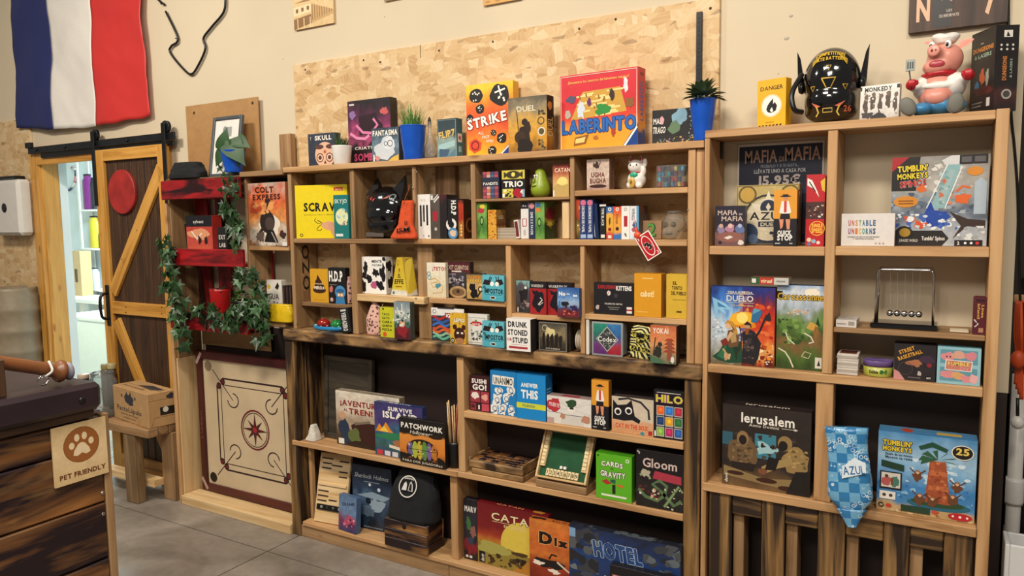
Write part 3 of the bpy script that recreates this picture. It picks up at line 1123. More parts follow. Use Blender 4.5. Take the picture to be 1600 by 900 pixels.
board('top_board', xu - 0.02, AR, YF, YB, 1.713, 1.737, M_PINE2, lu)
board('back_strip', xu + 0.002, AR - 0.02, YB - 0.006, YB, 1.60, 1.712, M_BLACK, lu)
ra, rb = at(257, 295, YF).x, at(378, 300, YF).x
rz = [(at(300, 311, YF).z, at(300, 281, YF).z), (at(330, 416, YF).z, at(330, 389, YF).z), (at(330, 517, YF).z, at(330, 490, YF).z)]
rx = [(ra, rb), (at(272, 400, YF).x, at(384, 400, YF).x), (at(272, 505, YF).x, at(392, 520, YF).x)]
for (a, b), (c, e) in zip(rx, rz):
    board('red_board', a, b, YF - 0.022, YF - 0.001, c, e, M_RED, lu, 0.003)
    board('red_base', max(a, AX + 0.022), min(b, xu - 0.016), YF + 0.02, YB - 0.018, c, c + 0.016, M_RED, lu)
for px in (320, 352):
    xx = at(px, 450, YB - 0.015).x
    board('red_slat', xx - 0.05, xx + 0.05, YB - 0.016, YB, 0.99, 1.70, M_RED, lu)
xx = at(406, 400, YB - 0.02).x
board('red_slat', xu + 0.004, xx + 0.03, YB - 0.016, YB, 1.08, 1.36, M_RED, lu)
board('cardboard_back', at(318, 530, YB).x, at(424, 530, YB).x, YB - 0.004, YB, 0.84, 1.0, M_CARD, lu, 0.001)
board('dark_back', AX + 0.03, at(318, 530, YB).x - 0.002, YB - 0.004, YB, 0.84, 1.0, M_BROWN, lu, 0.001)

# ================================================================== games on top of the middle unit
W_,K_ = 'efe9df','141114'
YT = 2.505
gb('small dark box with a pink sugar skull, left end of the top board',483,526,210,ZT,YT + 0.03,0.035,'2a2f3c',
   [('bg',[(0,'2b3040'),(1,'343a4a')],0.2,1),('t','SKULL',0.55,0.87,0.13,'e9e4da',{'w': 0.6,'b': 2}),
    ('e',0.6,0.36,0.36,0.38,'dcb295'),('e',0.6,0.1,0.2,0.1,'dcb295'),
    ('c',0.42,0.28,0.13,'6e4036'),('c',0.42,0.28,0.1,'e0bfa3'),('c',0.42,0.28,0.06,'54302a'),('c',0.76,0.28,0.13,'6e4036'),('c',0.76,0.28,0.1,'e0bfa3'),('c',0.76,0.28,0.06,'54302a'),
    ('e',0.4,0.6,0.16,0.07,'5a3a36'),('e',0.8,0.6,0.16,0.07,'5a3a36'),('c',0.6,0.45,0.05,'b9604e'),('p',[(0.55,0.1),(0.65,0.1),(0.6,0.2)],'3a2220'),('t','!',0.1,0.87,0.1,'cfc9c0')],dy=0.01)
gb('tall black box with a magenta creature swirl on its cover',546,612,159,ZT,YT + 0.045,0.045,'1d1618',
   [('bg',[(0,'17110f'),(0.35,'1c1214'),(0.5,'a8446f'),(0.62,'7b2d58'),(0.75,'4a1e3a'),(1,'181216')],0.35,2),
    ('blob',0.45,0.6,0.3,0.14,'2a0f1c',0.5,3),('l',[(0.05,0.5),(0.2,0.42),(0.4,0.4),(0.5,0.45)],0.05,'e08ab0'),('l',[(0.2,0.62),(0.35,0.5),(0.55,0.48),(0.7,0.6),(0.6,0.7)],0.05,'d77ba6'),('blob',0.86,0.8,0.08,0.06,'c65a58',0.3,4),('blob',0.12,0.78,0.08,0.06,'8a6aa0',0.3,5),
    ('t','CRIATURAS',0.5,0.26,0.045,'e6ddd6',{'w': 0.7}),('t','SOMBRIAS',0.55,0.12,0.11,'c04a70',{'w': 0.85,'b': 2,'ol': '3b0f20'}),('r',0.04,0.93,0.16,0.955,'d6d0c8')],right=[('bg',[(0,'17120f'),(1,'1d1718')],0.2,6)])
gb('squat box with a white ghost on its cover, before the black box',582,624,201,ZT,YT - 0.025,0.03,'2a3340',
   [('bg',[(0,'3d4a58'),(0.5,'6b8090'),(1,'2d3946')],0.3,7),('blob',0.5,0.35,0.42,0.3,'c8cdd2',0.35,8),('blob',0.62,0.55,0.22,0.18,'d9dce0',0.25,9),('ring',0.68,0.53,0.1,0.25,'4a5866'),('ring',0.52,0.53,0.07,0.3,'4a5866'),
    ('t','FANTASMA',0.5,0.85,0.15,'eee9dd',{'w': 0.92,'b': 2,'ol': '26323e'}),('p',[(0.6,0.02),(0.98,0.02),(0.98,0.2),(0.75,0.12)],'d8b04a'),('blob',0.2,0.12,0.1,0.07,'c98a86',0.3,10),('t','i',0.07,0.14,0.2,'f4f0ea',{'b': 2})],dy=0.005)
gb('slim teal and grey card box beside the grass cup',684,714,187,ZT,YT,0.042,'47656c',
   [('bg',[(0,'5b7f86'),(0.5,'8fa39a'),(0.6,'36474e'),(1,'2c3b42')],0.15,11),('t','FLIP7',0.5,0.62,0.17,'d9b86a',{'w': 0.85,'rot': 8,'b': 2,'ol': '20282c'}),('p',[(0.05,0.35),(0.9,0.45),(0.9,0.3),(0.05,0.2)],'9fc0c2'),('p',[(0.1,0.05),(0.5,0.05),(0.65,0.22),(0.1,0.25)],'3f5a72'),('p',[(0.55,0.05),(0.95,0.05),(0.95,0.25)],'55788c'),('l',[(0.04,0.03),(0.96,0.03),(0.96,0.97),(0.04,0.97),(0.04,0.03)],0.03,'7d989c')],
   right=[('bg',[(0,'4e7f88'),(1,'2f5560')],0.2,12),('r',0.2,0.4,0.9,0.62,'e6dccb'),('c',0.55,0.51,0.2,'b65b50'),('r',0.3,0.15,0.8,0.3,'9fc3c4')])
def dice(cx,cy,r,sd):
    rg = random.Random(sd)
    out = [('blob',cx,cy,r,r * 0.72,'1b191a',0.12,sd)]
    for q in range(7):
        a,d = rg.random() * 6.3,r * (0.15 + 0.6 * rg.random())
        out.append(('c',cx + d * cos(a),cy + d * sin(a) * 0.72,r * 0.11,'efe6d6'))
    return out
gb('big orange and yellow box covered with tumbling black dice',730,803,134,ZT,YT + 0.03,0.045,'e8a92a',
   [('bg',[(0,'f0b428'),(0.15,'ef9a26'),(0.45,'e5502c'),(0.7,'e86a28'),(0.95,'f3c535')],0.12,13)] + dice(0.22,0.84,0.14,14) + dice(0.72,0.83,0.2,15) + dice(0.3,0.66,0.09,16) + dice(0.08,0.54,0.08,17) + dice(0.75,0.24,0.1,18) + dice(0.55,0.08,0.09,19) + dice(0.58,0.32,0.06,20) +
   [('l',[(0.62,0.86),(0.84,0.9)],0.03,'f1ece0'),('l',[(0.7,0.95),(0.75,0.82)],0.03,'f1ece0'),('t','STR!KE',0.44,0.5,0.13,'f4efe6',{'w': 0.84,'rot': 9,'b': 2,'ol': 'b23320','os': 0.08}),('t','ALL',0.32,0.33,0.04,'f4e6d0'),('t','DICE',0.42,0.27,0.04,'f4e6d0'),('t','WIN',0.5,0.21,0.04,'f4e6d0'),
    ('p',[(0.06,0.12),(0.16,0.06),(0.3,0.1),(0.32,0.2),(0.2,0.26),(0.07,0.22)],'e24a30'),('ring',0.19,0.16,0.09,0.3,'7a1f18'),('p',[(0.68,0.0),(1,0.0),(1,0.22)],'123f86'),('l',[(0.72,0.01),(0.99,0.19)],0.025,'f0ece4')])
gb('brown box with a dark armoured silhouette, ornate clasp on the right',795,855,154,ZT,YT - 0.03,0.055,'3a2d20',
   [('bg',[(0,'6d4a1e'),(0.25,'c98f2c'),(0.55,'c99b46'),(0.8,'8d7f63'),(1,'5f5747')],0.25,21),('t','DUEL',0.47,0.79,0.1,'d8d0b4',{'w': 0.5,'b': 1}),('blob',0.42,0.3,0.16,0.22,'2b1d12',0.2,22),('c',0.43,0.55,0.08,'2a1c12'),('c',0.3,0.28,0.14,'3a2716'),('l',[(0.3,0.1),(0.22,0.78)],0.02,'2b1d12'),('blob',0.42,0.12,0.2,0.14,'1e140c',0.3,23),('blob',0.52,0.46,0.07,0.1,'2e2014',0.2,24),
    ('ring',0.85,0.55,0.09,0.3,'4d4129'),('c',0.86,0.36,0.1,'d5cfb8'),('c',0.86,0.36,0.07,'5a4a2c'),('s',0.78,0.03,0.97,0.22,['3c3222','7c6b42'],10,0.03,0.05,25),('s',0.78,0.65,0.97,0.75,['3c3222'],6,0.03,0.05,26)],
   right=[('bg',[(0,'7c4d1c'),(0.3,'c08a34'),(0.5,'24190f'),(1,'1c140d')],0.2,27),('t','DUEL',0.45,0.45,0.2,'cdb27a',{'rot': 90,'w': 0.34}),('blob',0.45,0.82,0.3,0.08,'d08a3a',0.2,28)],dy=0.0)
maze = []
for i_,(a_,b_,c_,d_) in enumerate(((0.2,0.5,0.8,0.78),)):
    maze += [('p',[(0.14,0.4),(0.86,0.46),(0.78,0.78),(0.3,0.76)],'c99a3e')]
    rg_ = random.Random(5)
    for q in range(16):
        y_ = 0.44 + 0.32 * (q / 16)
        x_ = 0.22 + 0.4 * rg_.random()
        maze.append(('l',[(x_,y_),(x_ + 0.12 + 0.1 * rg_.random(),y_ + 0.01)],0.022,'f0d28a'))
        maze.append(('l',[(x_ + 0.05,y_ - 0.03),(x_ + 0.04,y_ + 0.02)],0.018,'8e6322'))
gb('big red and yellow box with a maze and blue block letters',876,997,120,ZT,YT + 0.015,0.06,'c92f38',
   [('bg',[(0,'eba22a'),(0.28,'ee9b2c'),(0.42,'d8402f'),(0.6,'cf2b35'),(1,'d2303c')],0.06,30)] + maze +
   [('blob',0.56,0.52,0.1,0.07,'2f8a3c',0.4,31),('blob',0.28,0.52,0.055,0.1,'cfd6e2',0.4,32),('blob',0.85,0.78,0.03,0.09,'e9d8dd',0.3,33),('blob',0.68,0.68,0.03,0.07,'3d2a20',0.3,34),('blob',0.39,0.62,0.03,0.05,'6a2a62',0.3,35),('blob',0.9,0.57,0.05,0.07,'8a5a2c',0.4,36),('blob',0.15,0.68,0.06,0.04,'54506c',0.4,37),('blob',0.1,0.48,0.04,0.05,'b7a89a',0.3,38),
    ('t','¡Encuentra los tesoros del laberinto mágico!',0.5,0.9,0.035,'f3d46a',{'w': 0.78,'b': 0}),('t','LABERINTO',0.5,0.315,0.17,'2a66b4',{'w': 0.95,'b': 2,'ol': '123a78','arc': 0.0}),
    ('p',[(0.18,0.06),(0.34,0.08),(0.38,0.2),(0.2,0.17)],'8a5a22'),('p',[(0.2,0.09),(0.32,0.1),(0.34,0.17),(0.21,0.15)],'e8c878'),('blob',0.47,0.15,0.03,0.03,'b06a2c',0.3,39),('blob',0.7,0.2,0.03,0.05,'a8402a',0.3,40),('p',[(0.8,0.0),(1.0,0.0),(1.0,0.3)],'113d86'),('l',[(0.83,0.01),(0.99,0.25)],0.022,'efeae2'),('l',[(0.015,0.02),(0.015,0.98),(0.985,0.98),(0.985,0.25)],0.008,'f0d9c8')],
   right=[('bg',[(0,'163f8a'),(0.2,'163f8a'),(0.22,'efa23a'),(0.5,'e0522e'),(0.6,'d1303a'),(1,'cc2c38')],0.05,41),('t','LABERINTO',0.5,0.58,0.2,'2a5fae',{'rot': 90,'w': 0.5,'b': 2,'hw': 0.45}),('r',0.25,0.9,0.75,0.94,'7c1420')],dy=-0.02)
gb('flat black box with white brush lettering and a blue creature',1019,1085,173,ZT,YT - 0.01,0.03,'1d191b',
   [('bg',[(0,'2e2a26'),(0.3,'1d1a1b'),(1,'191718')],0.3,42),('t','MAL',0.13,0.68,0.17,'efe8de',{'w': 0.2}),('t','TRAGO',0.17,0.42,0.19,'efe8de',{'w': 0.3,'sk': 0.1}),('blob',0.66,0.75,0.2,0.22,'7fa4b8',0.35,43),('blob',0.52,0.48,0.16,0.18,'5f7a5a',0.3,44),('blob',0.24,0.7,0.05,0.12,'d6a0a6',0.3,45),('s',0.05,0.02,0.98,0.2,['b9a05a','7f8f6a','b77a8a','5d6f86'],26,0.012,0.03,46),('s',0.86,0.2,0.98,0.95,['cfc8bc','6a7a84'],16,0.01,0.02,47)])

# ================================================================== on top of the right-hand unit
gb('tall yellow box with a black flame in a white disc',1183,1227,127,ZC,2.50,0.035,'e2a617',
   [('r',0,0,1,1,'e8ae1c'),('t','DANGER',0.5,0.82,0.085,'1a1410',{'w': 0.8,'b': 1}),('c',0.5,0.45,0.33,'f3efe2'),('ring',0.5,0.45,0.36,0.04,'f3efe2'),('p',[(0.5,0.3),(0.66,0.34),(0.7,0.44),(0.62,0.52),(0.56,0.48),(0.56,0.6),(0.46,0.54),(0.36,0.46),(0.32,0.38),(0.38,0.32)],'17120f'),('p',[(0.5,0.31),(0.57,0.34),(0.52,0.42),(0.45,0.36)],'f3efe2'),('t','EXPLOSIVO',0.45,0.11,0.018,'2a2010',{'w': 0.3})] + [('p',[(0.02 + 0.125 * i,0.01),(0.09 + 0.125 * i,0.01),(0.13 + 0.125 * i,0.06),(0.06 + 0.125 * i,0.06)],'1a1410') for i in range(7)],
   left=[('r',0,0,1,1,'d99c14'),('t','DANGER',0.5,0.5,0.2,'2a1c0a',{'rot': 90,'w': 0.35,'hw': 0.35}),('ring',0.5,0.88,0.25,0.4,'2a1c0a'),('s',0.2,0.05,0.8,0.25,['2a1c0a'],6,0.05,0.09,48)],dy=-0.03)
gb('pale grey box with brown monkeys, leaning by the black helmet',1343,1404,136,ZC,2.462,0.025,'cfc9c2',
   [('bg',[(0,'b8b0a8'),(0.3,'d8d2ca'),(1,'e2dcd4')],0.15,49),('r',0,0.86,1,1,'e6e1da'),('t','MONKEDY',0.46,0.88,0.13,'1c1714',{'w': 0.7,'b': 2})] + [z for i in range(5) for z in (('blob',0.14 + 0.19 * i,0.42 + 0.1 * (i % 2),0.06,0.22,'4a3a2e',0.5,50 + i),('blob',0.16 + 0.19 * i,0.66 + 0.06 * (i % 2),0.05,0.08,'6a5442',0.3,60 + i))] + [('blob',0.5,0.03,0.22,0.12,'241d1a',0.2,70),('blob',0.2,0.12,0.14,0.1,'3a3030',0.4,71),('s',0.05,0.1,0.95,0.8,['8a7f74','5a4c40','e9e4dc'],24,0.012,0.03,72),('r',0,0.86,0.04,0.97,'1c1714'),('r',0.93,0.86,1,0.97,'1c1714')],dy=-0.015,lean=3)
gb('large black upright box standing corner-on, right end of the top',1514,1551,55,ZC,2.572,0.062,'26211f',
   [('bg',[(0,'211c1b'),(0.3,'3a2422'),(0.35,'2a2422'),(1,'2c2725')],0.2,73),('t','DUNGEONS',0.5,0.78,0.05,'d98a3a',{'w': 0.85,'b': 2,'rot': 0}),('t','& LASERS',0.5,0.7,0.045,'a9c4b0',{'w': 0.7}),('t','minis',0.45,0.85,0.02,'d8d0c4'),('blob',0.5,0.45,0.1,0.1,'c05a34',0.3,74),('blob',0.72,0.42,0.08,0.09,'9a9a8a',0.3,75),('blob',0.3,0.34,0.08,0.06,'3c6a8c',0.3,76),('blob',0.55,0.28,0.42,0.06,'5c2a28',0.3,77),('r',0.72,0.08,0.86,0.18,'d8d2c8'),('l',[(0.1,0.14),(0.55,0.14)],0.03,'8c857c'),('l',[(0.1,0.1),(0.5,0.1)],0.03,'8c857c')],
   right=[('bg',[(0,'241f1e'),(0.25,'4c2a28'),(0.3,'262120'),(1,'201c1b')],0.15,78),('r',0.35,0.86,0.72,0.94,'e4ded4'),('p',[(0.45,0.87),(0.62,0.87),(0.5,0.93)],'241f1e'),('t','DUNGEONS',0.42,0.5,0.2,'c8793a',{'rot': 90,'w': 0.28,'b': 2,'hw': 0.17}),('t','& LASERS',0.7,0.5,0.2,'9ab0a0',{'rot': 90,'w': 0.22,'hw': 0.1}),('c',0.55,0.2,0.22,'a8a39a'),('c',0.55,0.2,0.15,'4a4440')] + [('c',0.25 + 0.25 * i,y_,0.05,'d8d2c8') for i in range(3) for y_ in (0.77,0.72)],dy=-0.1)

# ================================================================== upper row of the middle unit
YR = YU + 0.014
gb('large square bright yellow box with black lettering',462,543,290,Z1,YU + 0.012,0.035,'d9bf10',
   [('r',0,0,1,1,'e6cd18'),('t','SCRAWL',0.55,0.59,0.155,'141008',{'w': 0.78,'b': 2}),('t','Garabatos, risas y dibujos',0.45,0.445,0.024,'3a3008',{'w': 0.58,'b': 0}),('r',0.75,0.885,0.92,0.95,'c33a20'),('t','party',0.84,0.915,0.04,'f0d9b0',{'w': 0.12}),('l',[(0.38,0.38),(0.36,0.33),(0.42,0.28),(0.5,0.27),(0.42,0.2),(0.4,0.16),(0.46,0.14),(0.5,0.18)],0.012,'3a3010'),('l',[(0.42,0.34),(0.56,0.25)],0.015,'5a3a20'),('blob',0.64,0.24,0.13,0.09,'d9a27e',0.25,80),('p',[(0.6,0.26),(0.72,0.3),(0.88,0.02),(0.72,0.02)],'d39a76'),('ring',0.1,0.06,0.03,0.4,'1c1608')],dy=0.075)
gb('teal upright box with a disc of pale fruit, before the yellow one',523,545.5,305,Z1,YU + 0.008,0.028,'17706c',
   [('bg',[(0,'1b746f'),(1,'1a6f70')],0.05,81),('t','SKYJO',0.5,0.86,0.09,'d8dccb',{'w': 0.85}),('c',0.55,0.5,0.43,'d9dba8'),('s',0.2,0.3,0.95,0.7,['c77a86','9ec2c8','e6e2c8','4f7a86','d8c97a'],16,0.05,0.12,82),('r',0.1,0.05,0.6,0.11,'d8e0da')])
# books between the helmet and the divider
def spine(label,xl,xr,yt,z0,Y,d,col,items,**kw):
    return gb(label,xl,xr,yt,z0,Y,d,col,items,name=kw.pop('name','game_box'),cat=kw.pop('cat','game box'),**kw)
spine('white slim box with three black stripes next to the orange bag',653,673,304,Z1,YR,0.09,'dcd8d2',
      [('r',0,0,1,1,'e4e0da'),('r',0.15,0.28,0.28,0.76,K_),('r',0.4,0.38,0.52,0.76,K_),('r',0.64,0.3,0.78,0.76,K_),('t','4.2',0.4,0.87,0.05,'b9b2aa',{'w': 0.4}),('c',0.8,0.06,0.06,K_),('c',0.4,0.07,0.04,'8c857e')])
spine('grey brown slim box with a red stamp on its spine',673.5,688,304,Z1,YR,0.09,'4a423c',
      [('bg',[(0,'4d443d'),(1,'544b44')],0.25,83),('r',0.05,0.88,0.3,0.98,'d9d3ca'),('l',[(0.4,0.82),(0.95,0.95)],0.12,'e4ded6'),('l',[(0.35,0.87),(0.85,1.0)],0.1,'e4ded6'),('r',0.25,0.4,0.75,0.62,'a32430'),('c',0.55,0.22,0.15,'b5aea6')])
spine('thin black book behind the black one with big white letters',688.5,699,304,Z1,YR,0.085,'221a1c',[('bg',[(0,'1c1718'),(0.8,'221a1c'),(1,'4a1a24')],0.2,84)],name='book',cat='book')
spine('black box with big white letters running down its spine',700,716,311,Z1,YR - 0.001,0.09,'141315',
      [('t','H.D.P',0.62,0.78,0.3,'ece7e0',{'rot': -90,'w': 0.36,'b': 2,'hw': 0.45}),('ring',0.35,0.36,0.5,0.45,'e4dfd8'),('r',0.0,0.36,0.45,0.6,'141315'),('c',0.5,0.14,0.46,'4d86b0'),('blob',0.5,0.15,0.28,0.08,'d8b9a0',0.3,85)])
spine('dark red slim box with a row of gold dots near the divider',717,725,312,Z1,YR + 0.002,0.075,'7a2415',
      [('bg',[(0,'8a5a2c'),(0.4,'a8642c'),(0.5,'9c2a18'),(0.9,'b03a20'),(1,'3a1a12')],0.15,86)] + [('c',0.5,0.1 + 0.08 * i,0.2,'dcb768') for i in range(4)],right=[('bg',[(0,'4a2412'),(1,'30180e')],0.3,87),('ring',0.6,0.35,0.4,0.3,'9a5a2a')])
# mid shelf with the pear
gb('small navy box with a red and blue tile pattern',754,780,269,ZM1,YR + 0.01,0.03,'252a3a',
   [('r',0,0,1,1,'262c3e')] + [('r',0.04 + 0.235 * i,0.02 + 0.11 * j,0.25 + 0.235 * i,0.12 + 0.11 * j,['b24a58','4a6488','d0a090','8a3a48','3a4c70','c96a50'][(i * 5 + j * 3) % 6]) for i in range(4) for j in (0,1,2,3,7,8)] + [('t','PANDITS',0.5,0.56,0.1,'eee8de',{'w': 0.86,'b': 1})])
gb('black box with yellow ornament and white block lettering',784,821,266,ZM1,YR,0.035,'1c1516',
   [('r',0,0,1,1,'17131a'),('r',0.02,0.67,0.98,0.98,'d3bf4a'),('e',0.5,0.82,0.3,0.14,'3a3418'),('p',[(0.1,0.7),(0.3,0.82),(0.1,0.94)],'3a3418'),('p',[(0.9,0.7),(0.7,0.82),(0.9,0.94)],'3a3418'),('c',0.5,0.83,0.08,'e3d36a'),('t','TRIO',0.5,0.5,0.19,'f0ebe2',{'w': 0.82,'b': 2}),('r',0.04,0.02,0.5,0.33,'cfc04e'),('s',0.08,0.04,0.42,0.3,['2a2612','e8e2a8'],8,0.04,0.08,88),('blob',0.7,0.18,0.24,0.17,'a51f2c',0.25,89),('t','4',0.84,0.22,0.14,'f0e6e0',{'b': 2}),('r',0.04,0.03,0.13,0.16,'f0ebe2'),('r',0.88,0.03,0.97,0.3,'8ab0b8')],right=[('bg',[(0,'2a1a1a'),(1,'32201f')],0.2,90)])
gb('small tan box with a pale yellow sun, right of the pear',864,889,257,ZM1,YR + 0.012,0.025,'a0603c',
   [('bg',[(0,'c9a46a'),(0.3,'d6b070'),(0.6,'c98a58'),(0.75,'a24a34'),(1,'6a2420')],0.1,91),('c',0.6,0.42,0.34,'e2d27c'),('p',[(0,0.0),(1,0.0),(1,0.4),(0.6,0.34),(0.3,0.4),(0,0.3)],'c0a05e'),('t','CATAN',0.6,0.82,0.13,'ead9b8',{'w': 0.95,'b': 1}),('r',0.02,0.02,0.1,0.2,'e9e2d4')])
# below it
gb('green box with a red flower on its spine, left of its compartment',744,759,317,Z1,YR,0.085,'4c7a34',
   [('bg',[(0,'6f9c46'),(0.3,'3f6f2c'),(0.7,'7aa852'),(1,'4c8236')],0.3,92),('blob',0.4,0.78,0.3,0.07,'b62a3e',0.3,93),('blob',0.55,0.9,0.28,0.06,'d8c23c',0.3,94),('e',0.45,0.5,0.2,0.13,'24401c'),('e',0.45,0.5,0.12,0.08,'86b45c')],right=[('bg',[(0,'34502a'),(0.5,'3a3a1c'),(1,'5c7a34')],0.5,95)])
gb('short orange leopard-patterned box beside the card stack',763,776,328,Z1,YR - 0.008,0.07,'c08a30',
   [('bg',[(0,'d8a038'),(1,'d0902c')],0.15,96),('s',0,0,1,1,['7a4a14','e8c060','b8641c'],40,0.05,0.12,97)],right=[('bg',[(0,'c48e3c'),(0.4,'b07a34'),(0.5,'5a2a1a'),(1,'b98a48')],0.3,98),('t','UGO',0.5,0.75,0.12,'e8d8b0',{'w': 0.5})])
cs = empty('card_stack',(0,0,0),'neat stack of plain grey cards lying in front of the books','cards')
m_,w_,h_ = spot(777,807,356,Z1,YR + 0.0,0.01)
cs.matrix_basis = m_
WM[cs] = m_
for i in range(7):
    V,Fc = chamfer(w_ * (0.97 + 0.03 * (i % 2)),0.06,h_ / 7 - 0.0006,0.0006)
    mesh('card_pack',[(v[0] + 0.001 * ((i * 7) % 3 - 1),v[1] + 0.03,v[2] + h_ / 7 * (i + 0.5)) for v in V],Fc,M_PRINT,cs,None,False,[C(('a89a86','b8aa96')[i % 2])] * len(V))
gb('small white and dark red box leaning on the white black spine',806,813,344,Z1,YR + 0.01,0.06,'d8d2ca',[('r',0.15,0.1,0.85,0.92,'6a1f24')],tilt=-8)
spine('white box with a black cap and red stamp on its spine',814,826,316,Z1,YR + 0.002,0.09,'dcd8d4',[('r',0,0.82,1,1,'1a1a1e'),('t','3.x',0.5,0.9,0.04,'ddd',{'w': 0.5}),('l',[(0.25,0.35),(0.75,0.35),(0.75,0.55),(0.25,0.55),(0.25,0.35)],0.1,'b02a38'),('r',0.35,0.1,0.65,0.25,'b8b0a8')])
spine('navy book with a pink badge at the top of its spine',826.5,836,316,Z1,YR + 0.004,0.09,'232c4c',[('c',0.5,0.9,0.42,'d0828c'),('t','DIME 3 X FAVOR',0.5,0.42,0.3,'dfe2e8',{'rot': -90,'w': 0.62,'hw': 0.4})],name='book',cat='book')
gb('green box with an orange corner, standing by the wooden block',836.5,851,315.5,Z1,YR,0.085,'4c7a34',
   [('bg',[(0,'6f9c46'),(0.3,'3f6f2c'),(0.7,'7aa852'),(1,'4c8236')],0.3,99),('r',0.1,0.86,0.6,0.98,'3a5a8c'),('blob',0.3,0.78,0.3,0.06,'d07a3a',0.3,100),('e',0.45,0.45,0.2,0.13,'24401c'),('e',0.45,0.45,0.12,0.08,'86b45c')],right=[('bg',[(0,'34502a'),(0.35,'2a3a1c'),(0.5,'b8a03a'),(0.62,'7a1f2c'),(1,'5a8a44')],0.4,101),('blob',0.5,0.68,0.36,0.16,'8a1f30',0.3,102),('blob',0.5,0.4,0.3,0.07,'d8bf44',0.3,103)])
tag(board('wooden_block',x_at(878,YR,Z1),x_at(890,YR,Z1) - 0.0015,YR,YR + 0.06,Z1 + 0.0008,z_at(314.5,-1.2,YR),M_PALE,None,0.003),'plain upright block of pale wood against the divider','block')
# right compartments
gb('worn cream box with brown cave-painting lettering',917,952,250,ZM2,YR + 0.005,0.045,'b39a88',
   [('bg',[(0,'a8887a'),(0.4,'cbb6a6'),(1,'bfa595')],0.35,104),('blob',0.45,0.8,0.14,0.09,'3a2620',0.5,105),('l',[(0.3,0.9),(0.38,0.8)],0.04,'3a2620'),('l',[(0.62,0.9),(0.54,0.8)],0.04,'3a2620'),('t','UGHA',0.5,0.5,0.16,'6a3020',{'w': 0.6,'b': 2}),('t','BUGHA',0.5,0.3,0.16,'6a3020',{'w': 0.72,'b': 2}),('e',0.5,0.12,0.38,0.06,'3c1c14')],right=[('bg',[(0,'7a5a4c'),(1,'8f7264')],0.3,106),('t','UGHA BUGHA',0.5,0.5,0.3,'3a2018',{'rot': 90,'w': 0.8,'hw': 0.3})],mat=M_MATTE)
spine('orange red slim box at the left end of the book row',897.5,906,312,Z1,YR + 0.004,0.085,'a8442a',[('bg',[(0,'4a3a1c'),(0.3,'a08038'),(0.5,'5a4424'),(0.55,'b5482c'),(1,'c4452a')],0.2,107),('t','2',0.5,0.8,0.08,'e8b040'),('c',0.3,0.35,0.16,'e0cc8a'),('c',0.7,0.25,0.16,'e0cc8a')])
for a_,b_,lb in ((906.5,916.5,'navy book with a pink badge, nearer the orange red spine'),(917,927,'navy book with a pink badge, beside the slanting blue book')):
    spine(lb,a_,b_,312,Z1,YR + 0.002,0.085,'1f3466',[('bg',[(0,'2a4a86'),(0.2,'20356a'),(1,'1c2f60')],0.1,108),('c',0.5,0.92,0.42,'c86a86'),('t','DECENIOS DE PAPEL',0.5,0.5,0.3,'e6e8ee',{'rot': -90,'w': 0.66,'hw': 0.42}),('r',0.1,0.03,0.9,0.12,'9fb4d0')],name='book',cat='book',group='two alike navy books in the book row')
spine('dark blue book slanting sideways in the row',929,936,318,Z1,YR + 0.012,0.07,'1c2c52',[('l',[(0.15,0.05),(0.15,0.95)],0.12,'c8d0de')],name='book',cat='book',tilt=-4)
spine('black book with white spine lettering beside the orange ones',937,947,318,Z1,YR,0.085,'17161a',[('t','TIME BLACK',0.5,0.62,0.3,'dcd8d2',{'rot': -90,'w': 0.5,'hw': 0.4}),('r',0.2,0.04,0.8,0.13,'e0dcd6'),('r',0,0.92,1,0.97,'d8d2cc')],name='book',cat='book')
spine('slim box with blue top and orange dragon spine',947.5,958,323,Z1,YR + 0.001,0.085,'d89a34',[('bg',[(0,'c8402a'),(0.18,'d0503a'),(0.25,'dda03a'),(0.78,'e0a840'),(0.82,'3a6aa8'),(1,'2f5f9f')],0.08,109),('blob',0.5,0.55,0.18,0.1,'4a3a1c',0.4,110),('c',0.5,0.3,0.25,'8a1f14'),('ring',0.5,0.92,0.25,0.5,'e8e4dc'),('r',0.25,0.03,0.75,0.12,'f0d8c8')])
spine('slim orange box with red top and blue foot',958.5,970.5,323,Z1,YR + 0.001,0.085,'dd9030',[('bg',[(0,'3a70b0'),(0.15,'3a70b0'),(0.2,'e0a040'),(0.6,'e49a38'),(0.85,'d8502c'),(1,'d84a2c')],0.08,111),('c',0.5,0.32,0.22,'2a1a18'),('t','El bosque',0.5,0.62,0.3,'5a2a14',{'rot': -90,'w': 0.3,'hw': 0.35}),('ring',0.5,0.92,0.22,0.5,'e8e4dc')])
spine('white slim box with a red vertical emblem in the book row',971,983.5,322,Z1,YR - 0.002,0.09,'e2ded8',[('r',0,0,1,1,'e8e4de'),('r',0.3,0.38,0.75,0.7,'a82a30'),('ring',0.5,0.9,0.2,0.4,'8a8078'),('s',0.3,0.05,0.7,0.22,['2a2420'],5,0.06,0.12,112)])
spine('white and blue slim box with a torn grey side, last of the row',984,998,322,Z1,YR - 0.004,0.085,'c8ccd2',[('bg',[(0,'c8d8e6'),(0.2,'e4e4e4'),(1,'dcdcdc')],0.1,113),('t','WINGS',0.4,0.75,0.3,'3a3a44',{'rot': -90,'w': 0.36,'hw': 0.35}),('blob',0.55,0.45,0.3,0.12,'4a5a8a',0.4,114),('r',0.75,0,1,1,'5c9cc4'),('blob',0.5,0.3,0.22,0.09,'b05a6a',0.4,115)],right=[('bg',[(0,'6a7480'),(0.5,'4c4a4c'),(1,'7a4a3c')],0.5,116)])
